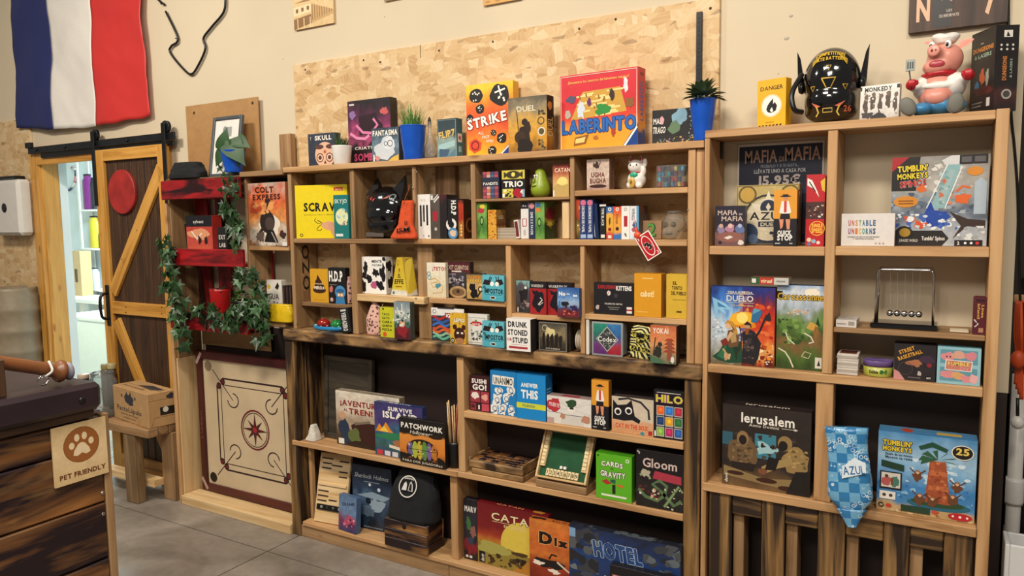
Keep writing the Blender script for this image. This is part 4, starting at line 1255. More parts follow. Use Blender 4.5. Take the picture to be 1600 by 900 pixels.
o_ = gb('small brown kraft card with a painted green number two',1004,1033,345,Z1,YR + 0.03,0.012,'8d6a48',[('bg',[(0,'8f6b4a'),(1,'987452')],0.15,117),('t','2',0.5,0.5,0.72,'1c3a1c',{'b': 2}),('t','2',0.47,0.52,0.68,'4f9a3c',{'b': 1})],name='number_card',cat='card',lean=4)
# playing card hanging over the shelf edge
p0,p1 = at(998,378,YU - 0.008),at(1016,401,YU - 0.008)
cx_ = (at(994,373,YU - 0.008) + at(1031,394,YU - 0.008) + at(1013,363,YU - 0.008) + at(1013,405,YU - 0.008)) / 4
cm = T(cx_.x,YU - 0.008,cx_.z) @ RY(radians(-32)) @ T(0,0,-0.0455)
pc_ = carton('playing_card','red playing card with a white three hanging over the shelf edge','card',cm,0.058,0.0008,0.091,'eee8e0',bev=0.0002)
draw(pc_,[('r',0.06,0.04,0.94,0.96,'b5161e'),('e',0.5,0.5,0.32,0.42,'efe8e0'),('e',0.5,0.5,0.28,0.38,'b5161e'),('t','3',0.5,0.5,0.3,'17100f',{'rot': 32,'b': 2,'ol': 'f4efe8','os': 0.05}),('t','3',0.16,0.88,0.1,'f4efe8'),('t','3',0.84,0.12,0.1,'f4efe8')],0.058,0.091,lambda x,y,k: (x - 0.029,-k,y))

# ================================================================== second row of the middle unit
z_a,z_b,z_c,z_d,z_e = zs['a'],zs['b'],zs['c'],zs['d'],zs['e']
gb('mustard yellow box with a brown dung-heap drawing',486,514,420,z_a,YU + 0.045,0.028,'c9921e',
   [('r',0,0,1,1,'d09a22'),('e',0.5,0.37,0.36,0.1,'3a1c12'),('e',0.5,0.48,0.28,0.1,'3a1c12'),('e',0.46,0.6,0.19,0.1,'3a1c12'),('p',[(0.33,0.62),(0.6,0.66),(0.42,0.84)],'3a1c12'),('t','PEQUEÑA',0.5,0.56,0.04,'e2c8a8',{'w': 0.4}),('t','MIERDA',0.5,0.44,0.09,'eadcc8',{'w': 0.55,'b': 2}),('r',0.2,0.06,0.8,0.08,'b07c18')])
gb('black box with tall white letters and a blue capped cartoon head',514,541,418,z_a,YU + 0.034,0.03,'141214',
   [('t','H.D.P',0.45,0.77,0.28,'efeae2',{'w': 0.78,'b': 2}),('r',0.08,0.52,0.5,0.53,'9a948c'),('e',0.68,0.33,0.3,0.18,'4a8ab8'),('blob',0.68,0.24,0.18,0.1,'b98a5c',0.2,120),('p',[(0.4,0.0),(0.95,0.0),(0.9,0.2),(0.45,0.2)],'3a78a8'),('e',0.68,0.36,0.24,0.06,'2c5f90'),('c',0.6,0.25,0.05,'f0ece4'),('c',0.76,0.25,0.05,'f0ece4'),('blob',0.17,0.4,0.1,0.09,'c46a6a',0.2,121),('c',0.18,0.11,0.09,'c8a0a0')])
cow = [('blob',0.16,0.72,0.12,0.14,K_,0.6,122),('blob',0.08,0.5,0.08,0.1,K_,0.5,123),('blob',0.28,0.42,0.16,0.1,K_,0.5,124),('blob',0.56,0.55,0.13,0.12,K_,0.6,125),('blob',0.86,0.58,0.13,0.2,K_,0.5,126),('blob',0.74,0.24,0.16,0.14,K_,0.5,127),('blob',0.06,0.18,0.08,0.16,K_,0.5,128),('blob',0.93,0.95,0.08,0.06,K_,0.4,129),('blob',0.48,0.24,0.13,0.1,'b4567e',0.3,130),('r',0.4,0.72,0.86,0.96,'f0ece6'),('t','MENTE',0.63,0.88,0.08,K_,{'w': 0.42,'b': 2}),('t','VACUNA',0.63,0.78,0.06,K_,{'w': 0.42,'b': 2})]
gb('white box with black cow patches and a pink patch',567,604,401,z_b,YU + 0.03,0.045,'e8e2da',[('r',0,0,1,1,'ece7df')] + cow,right=[('r',0,0,1,1,'d8d2ca'),('blob',0.5,0.75,0.4,0.14,K_,0.5,131),('blob',0.6,0.3,0.35,0.16,K_,0.5,132),('r',0.3,0.4,0.6,0.62,'c8c2ba')])
gb('cream box with red title and a teal scribble, behind the shelf front',669,698,410,z_c,YR,0.02,'d5c6a8',
   [('bg',[(0,'d9c9a8'),(0.5,'e0d3b6'),(1,'e4dccb')],0.12,133),('t','¡TETO!',0.65,0.83,0.1,'a82430',{'w': 0.7,'b': 2}),('l',[(0.15,0.5),(0.4,0.55),(0.7,0.45),(0.6,0.3),(0.3,0.3),(0.2,0.4),(0.5,0.45),(0.85,0.35),(0.8,0.15),(0.3,0.12)],0.04,'c89a4c'),('blob',0.6,0.33,0.15,0.08,'4f8c94',0.5,134),('ring',0.1,0.68,0.1,0.35,'3f8c98'),('ring',0.13,0.57,0.1,0.35,'3f8c98')])
gb('dark box with pale title band and a crowd of grey figures',697.5,735,409,z_c,YR + 0.025,0.03,'2a1c1e',
   [('bg',[(0,'2a2422'),(0.7,'3a3436'),(0.72,'5a1f28'),(1,'4a1a22')],0.25,135),('t','EXIT CUENTOS',0.5,0.85,0.12,'d0b8a0',{'w': 0.88}),('r',0.25,0.72,0.65,0.76,'d8cfc4'),('s',0.02,0.3,0.75,0.68,['8a8290','b8b0b4','4a4450','6c6270'],34,0.03,0.07,136),('e',0.5,0.16,0.36,0.17,'b89468'),('e',0.5,0.16,0.26,0.11,'7a5c3c'),('c',0.5,0.18,0.07,'3a2a1c')])
gb('small tan box with a black cat and a swirl',728,757,427,z_c,YR - 0.022,0.02,'2c2018',
   [('bg',[(0,'b08a4c'),(0.5,'c9a666'),(1,'8a6a3c')],0.25,137,(0.06,0.04,0.94,0.96)),('t','BLACK',0.5,0.87,0.09,'e08a2a',{'w': 0.6,'b': 2,'ol': '2a1a0e'}),('t','STORIES',0.5,0.73,0.1,'e0b04a',{'w': 0.75,'b': 2,'ol': '2a1a0e'}),('blob',0.45,0.25,0.2,0.2,'15100f',0.2,138),('c',0.36,0.48,0.16,'15100f'),('p',[(0.2,0.5),(0.25,0.64),(0.35,0.56)],'15100f'),('p',[(0.4,0.57),(0.5,0.64),(0.52,0.5)],'15100f'),('ring',0.8,0.42,0.14,0.35,'15100f'),('l',[(0.6,0.1),(0.78,0.3)],0.07,'15100f'),('c',0.8,0.42,0.05,'e8e0d0')])
def imp():
    return [('bg',[(0,'4aa6b8'),(1,'62b4c2')],0.06,139),('p',[(0.02,0.62),(0.3,0.6),(0.45,0.68),(0.4,0.78),(0.1,0.82)],'201c20'),('p',[(0.98,0.68),(0.75,0.6),(0.58,0.68),(0.62,0.8),(0.9,0.86)],'201c20'),('l',[(0.35,0.75),(0.45,0.92)],0.04,'201c20'),('l',[(0.3,0.78),(0.38,0.95)],0.04,'201c20'),('l',[(0.68,0.78),(0.62,0.95)],0.04,'201c20'),('l',[(0.75,0.78),(0.74,0.96)],0.04,'201c20'),('c',0.45,0.66,0.09,'f2eee6'),('c',0.68,0.66,0.09,'f2eee6'),('t','EL',0.12,0.52,0.09,'14181c',{'b': 2}),('t','IMPOSTOR',0.54,0.38,0.18,'14181c',{'w': 0.86,'b': 2}),('l',[(0.12,0.24),(0.9,0.24)],0.012,'1d3a44'),('e',0.5,0.12,0.14,0.06,'e8e4dc'),('e',0.5,0.12,0.11,0.04,'14181c')]
gb('light blue box with two grabbing hands, on the mid shelf',757,791,430,z_c,YR - 0.024,0.025,'3f95a8',imp(),group='two alike light blue boxes',tilt=1.5)
gb('dark slate box with a grey horned figure, teal edge on top',807,828,438,z_d,YR + 0.02,0.03,'3a3c42',
   [('bg',[(0,'2c2a2e'),(0.5,'4a464a'),(0.9,'5a5a60'),(0.95,'7fa8a4')],0.3,140),('blob',0.55,0.55,0.3,0.24,'211d21',0.5,141),('c',0.7,0.78,0.1,'ded6cc'),('s',0.3,0.1,0.98,0.4,['7a5a54','9a8a84','3a2a2a'],12,0.06,0.12,142),('t','i',0.12,0.1,0.15,'efe9e0',{'b': 2})])
def redb(s):
    return [('r',0,0,1,1,'9a2024'),('r',0,0.8,1,1,'18141a'),('t','WARREN IV',0.45,0.88,0.09,'d0c8c2',{'w': 0.75}),('blob',0.5,0.42,0.36,0.28,'18101a',0.35,s),('p',[(0.2,0.6),(0.12,0.76),(0.4,0.68)],'18101a'),('l',[(0.5,0.3),(0.75,0.45),(0.62,0.52)],0.06,'dcd4c6'),('l',[(0.56,0.28),(0.8,0.38)],0.03,'dcd4c6')]
gb('red and black box with a dark beast, left of its twin',828.5,854,440,z_d,YR - 0.004,0.03,'3a1418',redb(143))
gb('red and black box with a dark beast, half hidden by the blue one',854.5,893,441,z_d,YR + 0.006,0.03,'3a1418',redb(143))
gb('blue box with white wavy letters above a dark skyline',872,906,449,z_d,YR - 0.03,0.022,'2a4a80',
   [('bg',[(0,'5a1f2a'),(0.2,'7a2a30'),(0.35,'3a3a60'),(0.5,'9ab0cc'),(0.65,'5a86bc'),(1,'2c5698')],0.2,145),('t','No',0.22,0.8,0.13,'f0ede6',{'b': 2}),('t','me',0.5,0.8,0.06,'f0ede6',{'b': 2}),('t','no',0.82,0.76,0.1,'f0ede6',{'b': 2}),('blob',0.36,0.45,0.14,0.1,'1c1c28',0.5,146),('blob',0.76,0.32,0.2,0.12,'2c2450',0.5,147),('r',0.05,0.3,0.15,0.55,'3f7ab0'),('s',0.05,0.08,0.95,0.25,['a83a34','5a1a24','d86a4a'],16,0.03,0.07,148)])
gb('wide black box with red and white lettering and a small bomb',928,990,441,z_e,YR + 0.0,0.03,'19171b',
   [('r',0,0,1,1,'1b191d'),('t','EXPLODING',0.33,0.87,0.11,'b0262c',{'w': 0.45,'b': 2}),('t','KITTENS',0.76,0.84,0.14,'efe9e0',{'w': 0.38,'b': 2}),('c',0.56,0.6,0.05,'3a363c'),('blob',0.38,0.68,0.05,0.08,'e0dcd6',0.3,149),('l',[(0.34,0.62),(0.4,0.72)],0.015,'b0262c'),('t','UN JUEGO DE CARTAS',0.5,0.34,0.05,'dcd6cc',{'w': 0.44}),('r',0.36,0.22,0.66,0.24,'8a857e'),('r',0.4,0.16,0.62,0.18,'8a857e'),('r',0.83,0.06,0.96,0.26,'e4d8d0'),('r',0.83,0.14,0.96,0.19,'b0262c'),('blob',0.1,0.22,0.04,0.09,'b8a8a0',0.3,150)])
gb('plain orange yellow box with faint white lettering',991,1033,427,z_e,YR - 0.006,0.05,'c8861a',
   [('r',0,0,1,1,'d7941e'),('t','cabot!',0.48,0.54,0.14,'f0dca8',{'w': 0.5,'b': 2}),('r',0.3,0.88,0.7,0.9,'ecc878'),('r',0.08,0.1,0.5,0.12,'e8bc60')])
gb('mustard yellow box with small black title, against the post',1041,1073,428,z_e,YR - 0.002,0.04,'c9a02c',
   [('r',0,0,1,1,'d2aa34'),('t','EL',0.42,0.8,0.07,'1a1408',{'b': 2}),('t','TONTO',0.52,0.69,0.08,'1a1408',{'w': 0.5,'b': 2}),('t','DEL PUEBLO',0.6,0.57,0.08,'1a1408',{'w': 0.72,'b': 2}),('l',[(0.3,0.42),(0.95,0.42)],0.02,'3a2e10'),('r',0.5,0.13,0.75,0.17,'4a3a14')])

# ================================================================== on the counter, third row
spine('black book leaning sideways against the divider',541,555,482,ZK,YR - 0.01,0.04,'16171a',[('t','VERDADERO',0.5,0.45,0.3,'d8d4cc',{'rot': -90,'w': 0.75,'b': 2,'hw': 0.5}),('r',0.2,0.87,0.8,0.95,'c8c4bc')],name='book',cat='book',tilt=-9)
gb('lime yellow box with black stacked words and an orange badge',595,622.5,480,ZK,YR - 0.025,0.03,'b8b81e',
   [('r',0,0,1,1,'c3c126'),('t','TACO',0.32,0.78,0.075,K_,{'w': 0.42,'b': 2}),('t','GATO',0.32,0.65,0.075,K_,{'w': 0.42,'b': 2}),('t','CABRA',0.38,0.52,0.075,K_,{'w': 0.55,'b': 2}),('t','QUESO',0.38,0.39,0.075,K_,{'w': 0.55,'b': 2}),('t','PIZZA',0.38,0.26,0.075,K_,{'w': 0.55,'b': 2}),('c',0.24,0.1,0.11,'d0562a'),('blob',0.8,0.6,0.08,0.06,'e8e4c8',0.3,151),('blob',0.9,0.12,0.1,0.08,'a87a4a',0.3,152),('c',0.18,0.95,0.05,'3a3a10'),('c',0.85,0.94,0.05,'3a3a10')])
gb('box with a red robed monster in a burst of light',623,648,470,ZK,YR - 0.02,0.03,'3a4440',
   [('bg',[(0,'4a1a20'),(0.3,'5a2024'),(0.4,'2c4a44'),(0.7,'a8b0ac'),(1,'7a8890')],0.3,153),('blob',0.5,0.24,0.34,0.2,'8a1f28',0.3,154),('c',0.5,0.42,0.17,'c89a7a'),('l',[(0.05,0.5),(0.4,0.55)],0.05,'e8e6de'),('l',[(0.95,0.62),(0.6,0.55)],0.05,'e8e6de'),('l',[(0.5,0.95),(0.5,0.6)],0.05,'e8e6de'),('l',[(0.2,0.85),(0.4,0.6)],0.04,'e8e6de'),('blob',0.5,0.42,0.1,0.05,'e8a060',0.3,155),('t','VUDU',0.35,0.72,0.1,'efe8d8',{'w': 0.6}),('s',0,0.35,1,0.75,['2a5a4c','1c2c2a','d8dcd0'],18,0.04,0.09,156)])
cords = [('bg',[(0,'2a3a3c'),(0.6,'3a2a34'),(0.76,'34303a'),(0.78,'dedbd6'),(1,'e4e1dc')],0.1,157)]
for i_,cl_ in enumerate(('5fae90','8ab89a','d2602e','c8502a','3a6ab4','2c5aa0','a82a30')):
    cords.append(('l',[(0.04 + 0.1 * q,0.1 + 0.1 * i_ + 0.05 * sin(q * 1.5 + i_ * 1.3)) for q in range(10)],0.06,cl_))
gb('box with tangled coloured ropes below a white band',671,722,480,ZK,YR + 0.0,0.03,'40363c',cords + [('ring',0.1,0.89,0.06,0.35,'8a857f'),('r',0.42,0.7,0.62,0.86,'8a1f2a'),('t','IQ',0.52,0.78,0.1,'efe8e0',{'b': 2}),('r',0.2,0.97,0.7,1.0,'4a4a5a')],dy=0.005)
gb('yellow dotted box with a dark brown bear-like mask',704,728,489,ZK,YR - 0.03,0.025,'c99a1c',
   [('bg',[(0,'d0a024'),(1,'d6a82c')],0.1,158),('s',0,0.5,1,1,['8a6410','e6c85c'],24,0.03,0.05,159),('e',0.6,0.3,0.36,0.24,'3a1812'),('c',0.3,0.55,0.14,'3a1812'),('c',0.88,0.55,0.14,'3a1812'),('r',0.42,0.33,0.56,0.39,'e8e0cc'),('r',0.7,0.33,0.84,0.39,'e8e0cc'),('e',0.62,0.1,0.3,0.1,'a8744a'),('t','LEMO',0.6,0.78,0.12,'f2ead0',{'w': 0.66,'b': 2,'ol': '6a4a10'}),('e',0.15,0.1,0.13,0.09,K_),('ring',0.15,0.1,0.08,0.4,'e8e0cc')])
gb('white framed box with a red emblem and grey drawing',728,762,490,ZK,YR - 0.012,0.02,'d8d4cc',
   [('r',0,0,1,1,'ddd9d0'),('l',[(0.1,0.06),(0.9,0.06),(0.9,0.88),(0.1,0.88),(0.1,0.06)],0.02,'3a4a44'),('blob',0.5,0.68,0.26,0.08,'b8262c',0.3,160),('t','ADOUP',0.48,0.67,0.06,'f0e8e0',{'w': 0.36}),('c',0.48,0.78,0.05,'5a8a4a'),('s',0.25,0.1,0.8,0.5,['5a6a60','8a948c','3a4844'],22,0.03,0.06,161),('t','44',0.42,0.18,0.12,'2a2e2c',{'w': 0.3})],dy=0.004)
gb('light blue box with two grabbing hands, on the counter',754,788,501,ZK,YR - 0.034,0.018,'3f95a8',imp(),group='two alike light blue boxes')
gb('white box with heavy black block lettering in three lines',801,838,495,ZK,YR - 0.02,0.05,'dedad4',
   [('r',0,0,1,1,'e9e5df'),('t','DRUNK',0.47,0.83,0.17,'19171a',{'w': 0.8,'b': 2}),('t','STONED',0.47,0.58,0.17,'19171a',{'w': 0.82,'b': 2}),('t','OR',0.13,0.35,0.08,'a83038',{'b': 2}),('t','STUPID',0.57,0.34,0.16,'19171a',{'w': 0.64,'b': 2}),('r',0.1,0.07,0.88,0.14,'a8323a'),('r',0.2,0.19,0.85,0.2,'b06a70')],right=[('r',0,0,1,1,'1b191c')])
gb('brown metallic box with dim standing warriors and a grey rim',842,886,502.5,ZK,YR - 0.014,0.06,'4a443e',
   [('bg',[(0,'2a2420'),(0.3,'4a4234'),(0.6,'8a7a58'),(0.85,'5c5446'),(1,'4a463e')],0.35,162,(0.05,0.05,0.95,0.95)),('blob',0.42,0.65,0.16,0.14,'d8c890',0.4,163)] + [('blob',0.18 + 0.15 * i,0.34 + 0.04 * (i % 2),0.06,0.25,'241e1a',0.4,164 + i) for i in range(5)] + [('ring',0.22,0.8,0.1,0.25,'b8ae94'),('l',[(0.02,0.02),(0.98,0.02),(0.98,0.98),(0.02,0.98),(0.02,0.02)],0.025,'8a857c'),('t','CITADELS',0.5,0.09,0.05,'c8bfa8',{'w': 0.5})],right=[('bg',[(0,'2a2422'),(1,'3a322e')],0.3,170),('r',0.3,0.0,0.5,1,'5a4a40')])
spine('thin white box squeezed between divider and square tin',916,920.5,499,ZK,YR - 0.01,0.06,'d8cfc2',[('r',0.0,0,1,1,'ded6c8')])
gb('square tin with a dark diamond over rainbow corners',925,973,502,ZK,YR - 0.012,0.05,'8a8c8c',
   [('bg',[(0,'8c8e8e'),(1,'9c9e9c')],0.05,171),('bg',[(0,'5a2a6a'),(0.3,'6a3470'),(0.6,'2a6a60'),(1,'2a8a72')],0.3,172,(0.05,0.05,0.5,0.95)),('bg',[(0,'9a2434'),(0.3,'a8303c'),(0.6,'2a5a94'),(1,'3a78ac')],0.3,173,(0.5,0.05,0.95,0.95)),('p',[(0.5,0.12),(0.86,0.5),(0.5,0.88),(0.14,0.5)],'a8a8a2'),('p',[(0.5,0.16),(0.82,0.5),(0.5,0.84),(0.18,0.5)],'3a3c3e'),('t','Codex',0.5,0.5,0.15,'e4e2dc',{'w': 0.6,'b': 1,'ol': '121214'}),('s',0.36,0.26,0.64,0.4,['9a9a94','6a6a66'],14,0.015,0.03,174),('s',0.36,0.6,0.64,0.74,['9a9a94','6a6a66'],14,0.015,0.03,175)],bev=0.008,mat=M_GLOSS,name='game_tin',cat='tin')
gb('orange box with a red pagoda and a hunched dark figure',1022,1062,505,ZK,YR - 0.02,0.045,'2a201c',
   [('bg',[(0,'5a5a44'),(0.2,'8a7a5a'),(0.5,'d8925c'),(0.75,'d07a4a'),(1,'b8603c')],0.2,176),('t','YOKAI',0.4,0.86,0.14,'f0e6d8',{'w': 0.6}),('blob',0.3,0.32,0.16,0.16,'2a2a24',0.4,177),('c',0.38,0.5,0.09,'2a2a24'),('l',[(0.12,0.2),(0.2,0.68)],0.04,'3a2a1c')] + [('p',[(0.5 + 0.02 * i,0.3 + 0.1 * i),(1.0 - 0.02 * i,0.3 + 0.1 * i),(0.9 - 0.02 * i,0.37 + 0.1 * i),(0.6 + 0.02 * i,0.37 + 0.1 * i)],'a03a24') for i in range(4)] + [('r',0.66,0.1,0.84,0.62,'8c4a34'),('p',[(0.0,0.0),(0.6,0.0),(0.4,0.12),(0,0.2)],'4a6a50'),('blob',0.86,0.12,0.07,0.08,'dcd6cc',0.2,178)])

# ================================================================== lower part of the middle unit
YL = YF + 0.03
# upper left bay (z = ZS2)
fr = empty('wooden_plaque',(0,0,0),'dark framed wooden plaque with an arrow-shaped cut, standing behind the train box','plaque')
m_,w_,h_ = spot(506,580,556,ZS2 + 0.001,YF + 0.096,0.0)
m_ = m_ @ T(0,0,0.002) @ RX(radians(-3))
fr.matrix_basis = m_
WM[fr] = m_
M_SMOKE = wood('smoked_wood','231d16','3a3228','4e4434',tint=0.5,gscale=(3,20,20))
def fb(name,x0,x1,y0,y1,z0,z1,mt=M_SMOKE):
    V,Fc = chamfer(x1 - x0,y1 - y0,z1 - z0,0.002)
    c = Vector(((x0 + x1) / 2,(y0 + y1) / 2,(z0 + z1) / 2))
    return mesh(name,[Vector(v) + c for v in V],Fc,mt,fr)
fb('panel',-w_ / 2 + 0.02,w_ / 2 - 0.02,0.008,0.018,0.02,h_ - 0.02)
fb('frame_stile',-w_ / 2,-w_ / 2 + 0.022,0,0.024,0,h_)
fb('frame_stile',w_ / 2 - 0.022,w_ / 2,0,0.024,0,h_)
fb('frame_rail',-w_ / 2 + 0.023,w_ / 2 - 0.023,0,0.024,h_ - 0.024,h_)
fb('frame_rail',-w_ / 2 + 0.023,w_ / 2 - 0.023,0,0.024,0,0.024)
V = [(-0.07,0.007,h_ * 0.48),(0.01,0.007,h_ * 0.62),(0.01,0.007,h_ * 0.34),(-0.07,0.0085,h_ * 0.48),(0.01,0.0085,h_ * 0.62),(0.01,0.0085,h_ * 0.34)]
mesh('arrow_inlay',V,[(0,2,1),(3,4,5),(0,1,4,3),(1,2,5,4),(2,0,3,5)],plain('inlay_black','120c0a',0.7),fr)

gb('big cream and brown box with red title, a train wreck on its front',527,626,609,ZS2,YF + 0.05,0.04,'8d7a64',
   [('bg',[(0,'3a2a1c'),(0.25,'6b5236'),(0.45,'a8927a'),(0.7,'cfc0ac'),(1,'d9cdbc')],0.25,180),('t','¡AVENTUREROS',0.5,0.79,0.1,'8a1f24',{'w': 0.85,'b': 2}),('t','AL',0.16,0.66,0.05,'6a1a1c',{'b': 2}),('t','TREN!',0.4,0.65,0.1,'8a1f24',{'w': 0.38,'b': 2}),('blob',0.58,0.28,0.28,0.24,'3a1a14',0.35,181),('l',[(0.3,0.42),(0.55,0.5)],0.03,'7a6a58'),('blob',0.13,0.25,0.1,0.26,'26344a',0.3,182),('c',0.1,0.55,0.05,'c89a78'),('blob',0.3,0.2,0.1,0.15,'5f6a38',0.5,183),('r',0.03,0.02,0.12,0.12,'e8e2d6'),('r',0.5,0.03,0.9,0.09,'8a8a94'),('blob',0.45,0.05,0.3,0.08,'2a1c14',0.4,184)],
   top=[('bg',[(0,'8a7c68'),(1,'a89a86')],0.3,185),('t','AVENTUREROS AL TREN',0.55,0.5,0.3,'4a3a2c',{'w': 0.7})])
gb('blue and purple box with a burning island and white title',587,662,627,ZS2,YF + 0.018,0.028,'2a3560',
   [('bg',[(0,'2a4a6a'),(0.2,'3a5a54'),(0.45,'2f6a80'),(0.6,'4a3a70'),(1,'3a3468')],0.3,186),('t','SURVIVE',0.54,0.905,0.07,'f0e8dc',{'w': 0.5,'b': 2}),('t','ISLAND',0.54,0.79,0.12,'f4efe6',{'w': 0.72,'b': 2,'ol': '241a3a'}),('p',[(0.02,0.45),(0.1,0.6),(0.16,0.52),(0.24,0.64),(0.34,0.5),(0.4,0.45)],'e08a2a'),('p',[(0.1,0.46),(0.2,0.56),(0.3,0.46)],'f0c84a'),('blob',0.35,0.38,0.3,0.06,'2f7a50',0.4,187),('blob',0.66,0.24,0.22,0.12,'a86a44',0.5,188),('c',0.74,0.36,0.1,'5a2a20'),('l',[(0.3,0.2),(0.6,0.16)],0.05,'e6d6c4'),('r',0.04,0.01,0.16,0.1,'c43a44'),('r',0.2,0.01,0.32,0.1,'d8d0d8'),('r',0.36,0.01,0.48,0.1,'d8d0d8')],
   top=[('bg',[(0,'22305a'),(1,'2a3a66')],0.2,189),('t','SURVIVE',0.5,0.5,0.35,'e6e0ea',{'w': 0.45})],
   right=[('bg',[(0,'26305c'),(1,'2c3a6a')],0.3,190),('ring',0.5,0.8,0.3,0.2,'5a86b4')])
pump = [('e',0.5,0.32,0.35,0.25,'2a1c14')]
for i_,cl_ in enumerate(('6a5a8a','a8b43a','c8a83a','5a8a3a','7a5a94','b8702a')):
    pump.append(('e',0.24 + 0.105 * i_,0.32,0.06,0.22 - 0.02 * abs(i_ - 2.5),cl_))
pump += [('s',0.2,0.15,0.8,0.5,['1c1414','e0d8a8','6a4a7a','8aa83a'],26,0.012,0.025,191),('l',[(0.18,0.33),(0.82,0.33)],0.01,'2a1c14')]
gb('black and orange box with a patchwork pumpkin',625.5,696,651,ZS2,YF - 0.009,0.024,'1d1714',
   [('bg',[(0,'1c1512'),(0.12,'1c1512'),(0.14,'7a4420'),(0.3,'d07a2c'),(0.62,'d98a3a'),(0.66,'1a1512'),(1,'1a1614')],0.06,192)] + pump + [('t','PATCHWORK',0.5,0.84,0.11,'efe9df',{'w': 0.92,'b': 2}),('t','Halloween',0.5,0.71,0.08,'e4dac8',{'w': 0.5,'b': 0,'sk': 0.3}),('t','PARA DOS JUGADORES',0.5,0.055,0.05,'d8c8b0',{'w': 0.88}),('e',0.8,0.67,0.15,0.05,'2a1a12'),('blob',0.1,0.17,0.12,0.06,'17110f',0.5,193),('blob',0.9,0.15,0.12,0.06,'17110f',0.5,194)])
# right bay, upper shelf (z = ZS3)
gb('small black box with pink sushi tiles and white bubble title',734,766,586,ZS3,YL - 0.008,0.03,'2a1518',
   [('r',0,0,1,1,'3a1a1c'),('r',0.03,0.6,0.97,0.98,'3c1418'),('t','SUSHI',0.48,0.86,0.12,'f0ebe4',{'w': 0.72,'b': 2}),('t','GO!',0.5,0.69,0.15,'f0ebe4',{'w': 0.68,'b': 2}),('r',0.05,0.26,0.52,0.57,'9a3440'),('r',0.56,0.26,0.95,0.57,'a83a48'),('r',0.05,0.03,0.32,0.23,'8a2c38'),('r',0.36,0.03,0.56,0.23,'33181c'),('r',0.6,0.03,0.95,0.23,'c24a5a'),('blob',0.28,0.43,0.18,0.1,'e8dcd4',0.3,195),('blob',0.76,0.42,0.14,0.08,'e0a090',0.3,196),('blob',0.17,0.13,0.08,0.05,'3a2420',0.3,197),('r',0.43,0.06,0.5,0.18,'f0e8e0')])
fig = []
for i_,(a_,b_) in enumerate(((0.25,0.3),(0.62,0.35),(0.8,0.14),(0.15,0.1),(0.45,0.12),(0.35,0.52),(0.8,0.55))):
    fig += [('blob',a_,b_,0.15,0.12,'e8e6e0',0.5,198 + i_),('ring',a_ + 0.01,b_ + 0.03,0.09,0.25,'1a4a78'),('l',[(a_ - 0.1,b_ - 0.08),(a_ + 0.1,b_ - 0.02)],0.03,'1a4a78')]
gb('bright blue box with white scribbled figures and black title',767,807,578,ZS3,YL - 0.012,0.04,'1e78b8',
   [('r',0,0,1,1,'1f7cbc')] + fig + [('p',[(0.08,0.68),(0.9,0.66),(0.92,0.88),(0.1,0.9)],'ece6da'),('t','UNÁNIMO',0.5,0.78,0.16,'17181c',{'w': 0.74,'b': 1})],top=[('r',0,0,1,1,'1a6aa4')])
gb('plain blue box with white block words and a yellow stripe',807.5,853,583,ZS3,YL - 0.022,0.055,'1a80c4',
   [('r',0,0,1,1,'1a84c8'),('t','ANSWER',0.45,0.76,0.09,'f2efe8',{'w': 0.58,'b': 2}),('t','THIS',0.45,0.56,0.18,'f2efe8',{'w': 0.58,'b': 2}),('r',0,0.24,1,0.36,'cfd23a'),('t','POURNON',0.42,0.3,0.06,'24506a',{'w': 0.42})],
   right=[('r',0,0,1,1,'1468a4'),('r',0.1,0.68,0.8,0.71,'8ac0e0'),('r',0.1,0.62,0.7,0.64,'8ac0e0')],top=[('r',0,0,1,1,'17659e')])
gb('long white box with a green-haired comic face and red badge',855,924,617,ZS3,YL - 0.02,0.045,'cfc8bf',
   [('r',0,0,1,1,'dcd7ce')] + [('l',[(0.55,0.6),(0.55 + 0.6 * cos(a),0.6 + 0.9 * sin(a))],0.006,'a8a29a') for a in (-0.2,0.3,0.8,2.2,2.7,3.3)] + [('blob',0.17,0.66,0.16,0.24,'b83440',0.25,210),('t','MUERTE',0.17,0.68,0.14,'ecd8d0',{'w': 0.24,'rot': -6}),('c',0.56,0.6,0.09,'e8e0d4'),('blob',0.56,0.8,0.12,0.14,'2c4a30',0.3,211),('r',0.52,0.58,0.61,0.64,'2a2a2a'),('p',[(0.3,0.02),(0.36,0.36),(0.8,0.36),(0.84,0.02)],'cfcac2'),('l',[(0.36,0.36),(0.8,0.36)],0.012,'4a4642'),('blob',0.88,0.28,0.1,0.14,'b8846a',0.3,212),('blob',0.36,0.3,0.06,0.1,'b8846a',0.3,213),('r',0.0,0.0,0.16,0.2,'b89a94'),('l',[(0,0.42),(0.35,0.4)],0.008,'6a6660')],
   top=[('bg',[(0,'a88a84'),(1,'8a7a74')],0.2,214),('r',0.3,0.2,0.7,0.8,'9a3a44')])
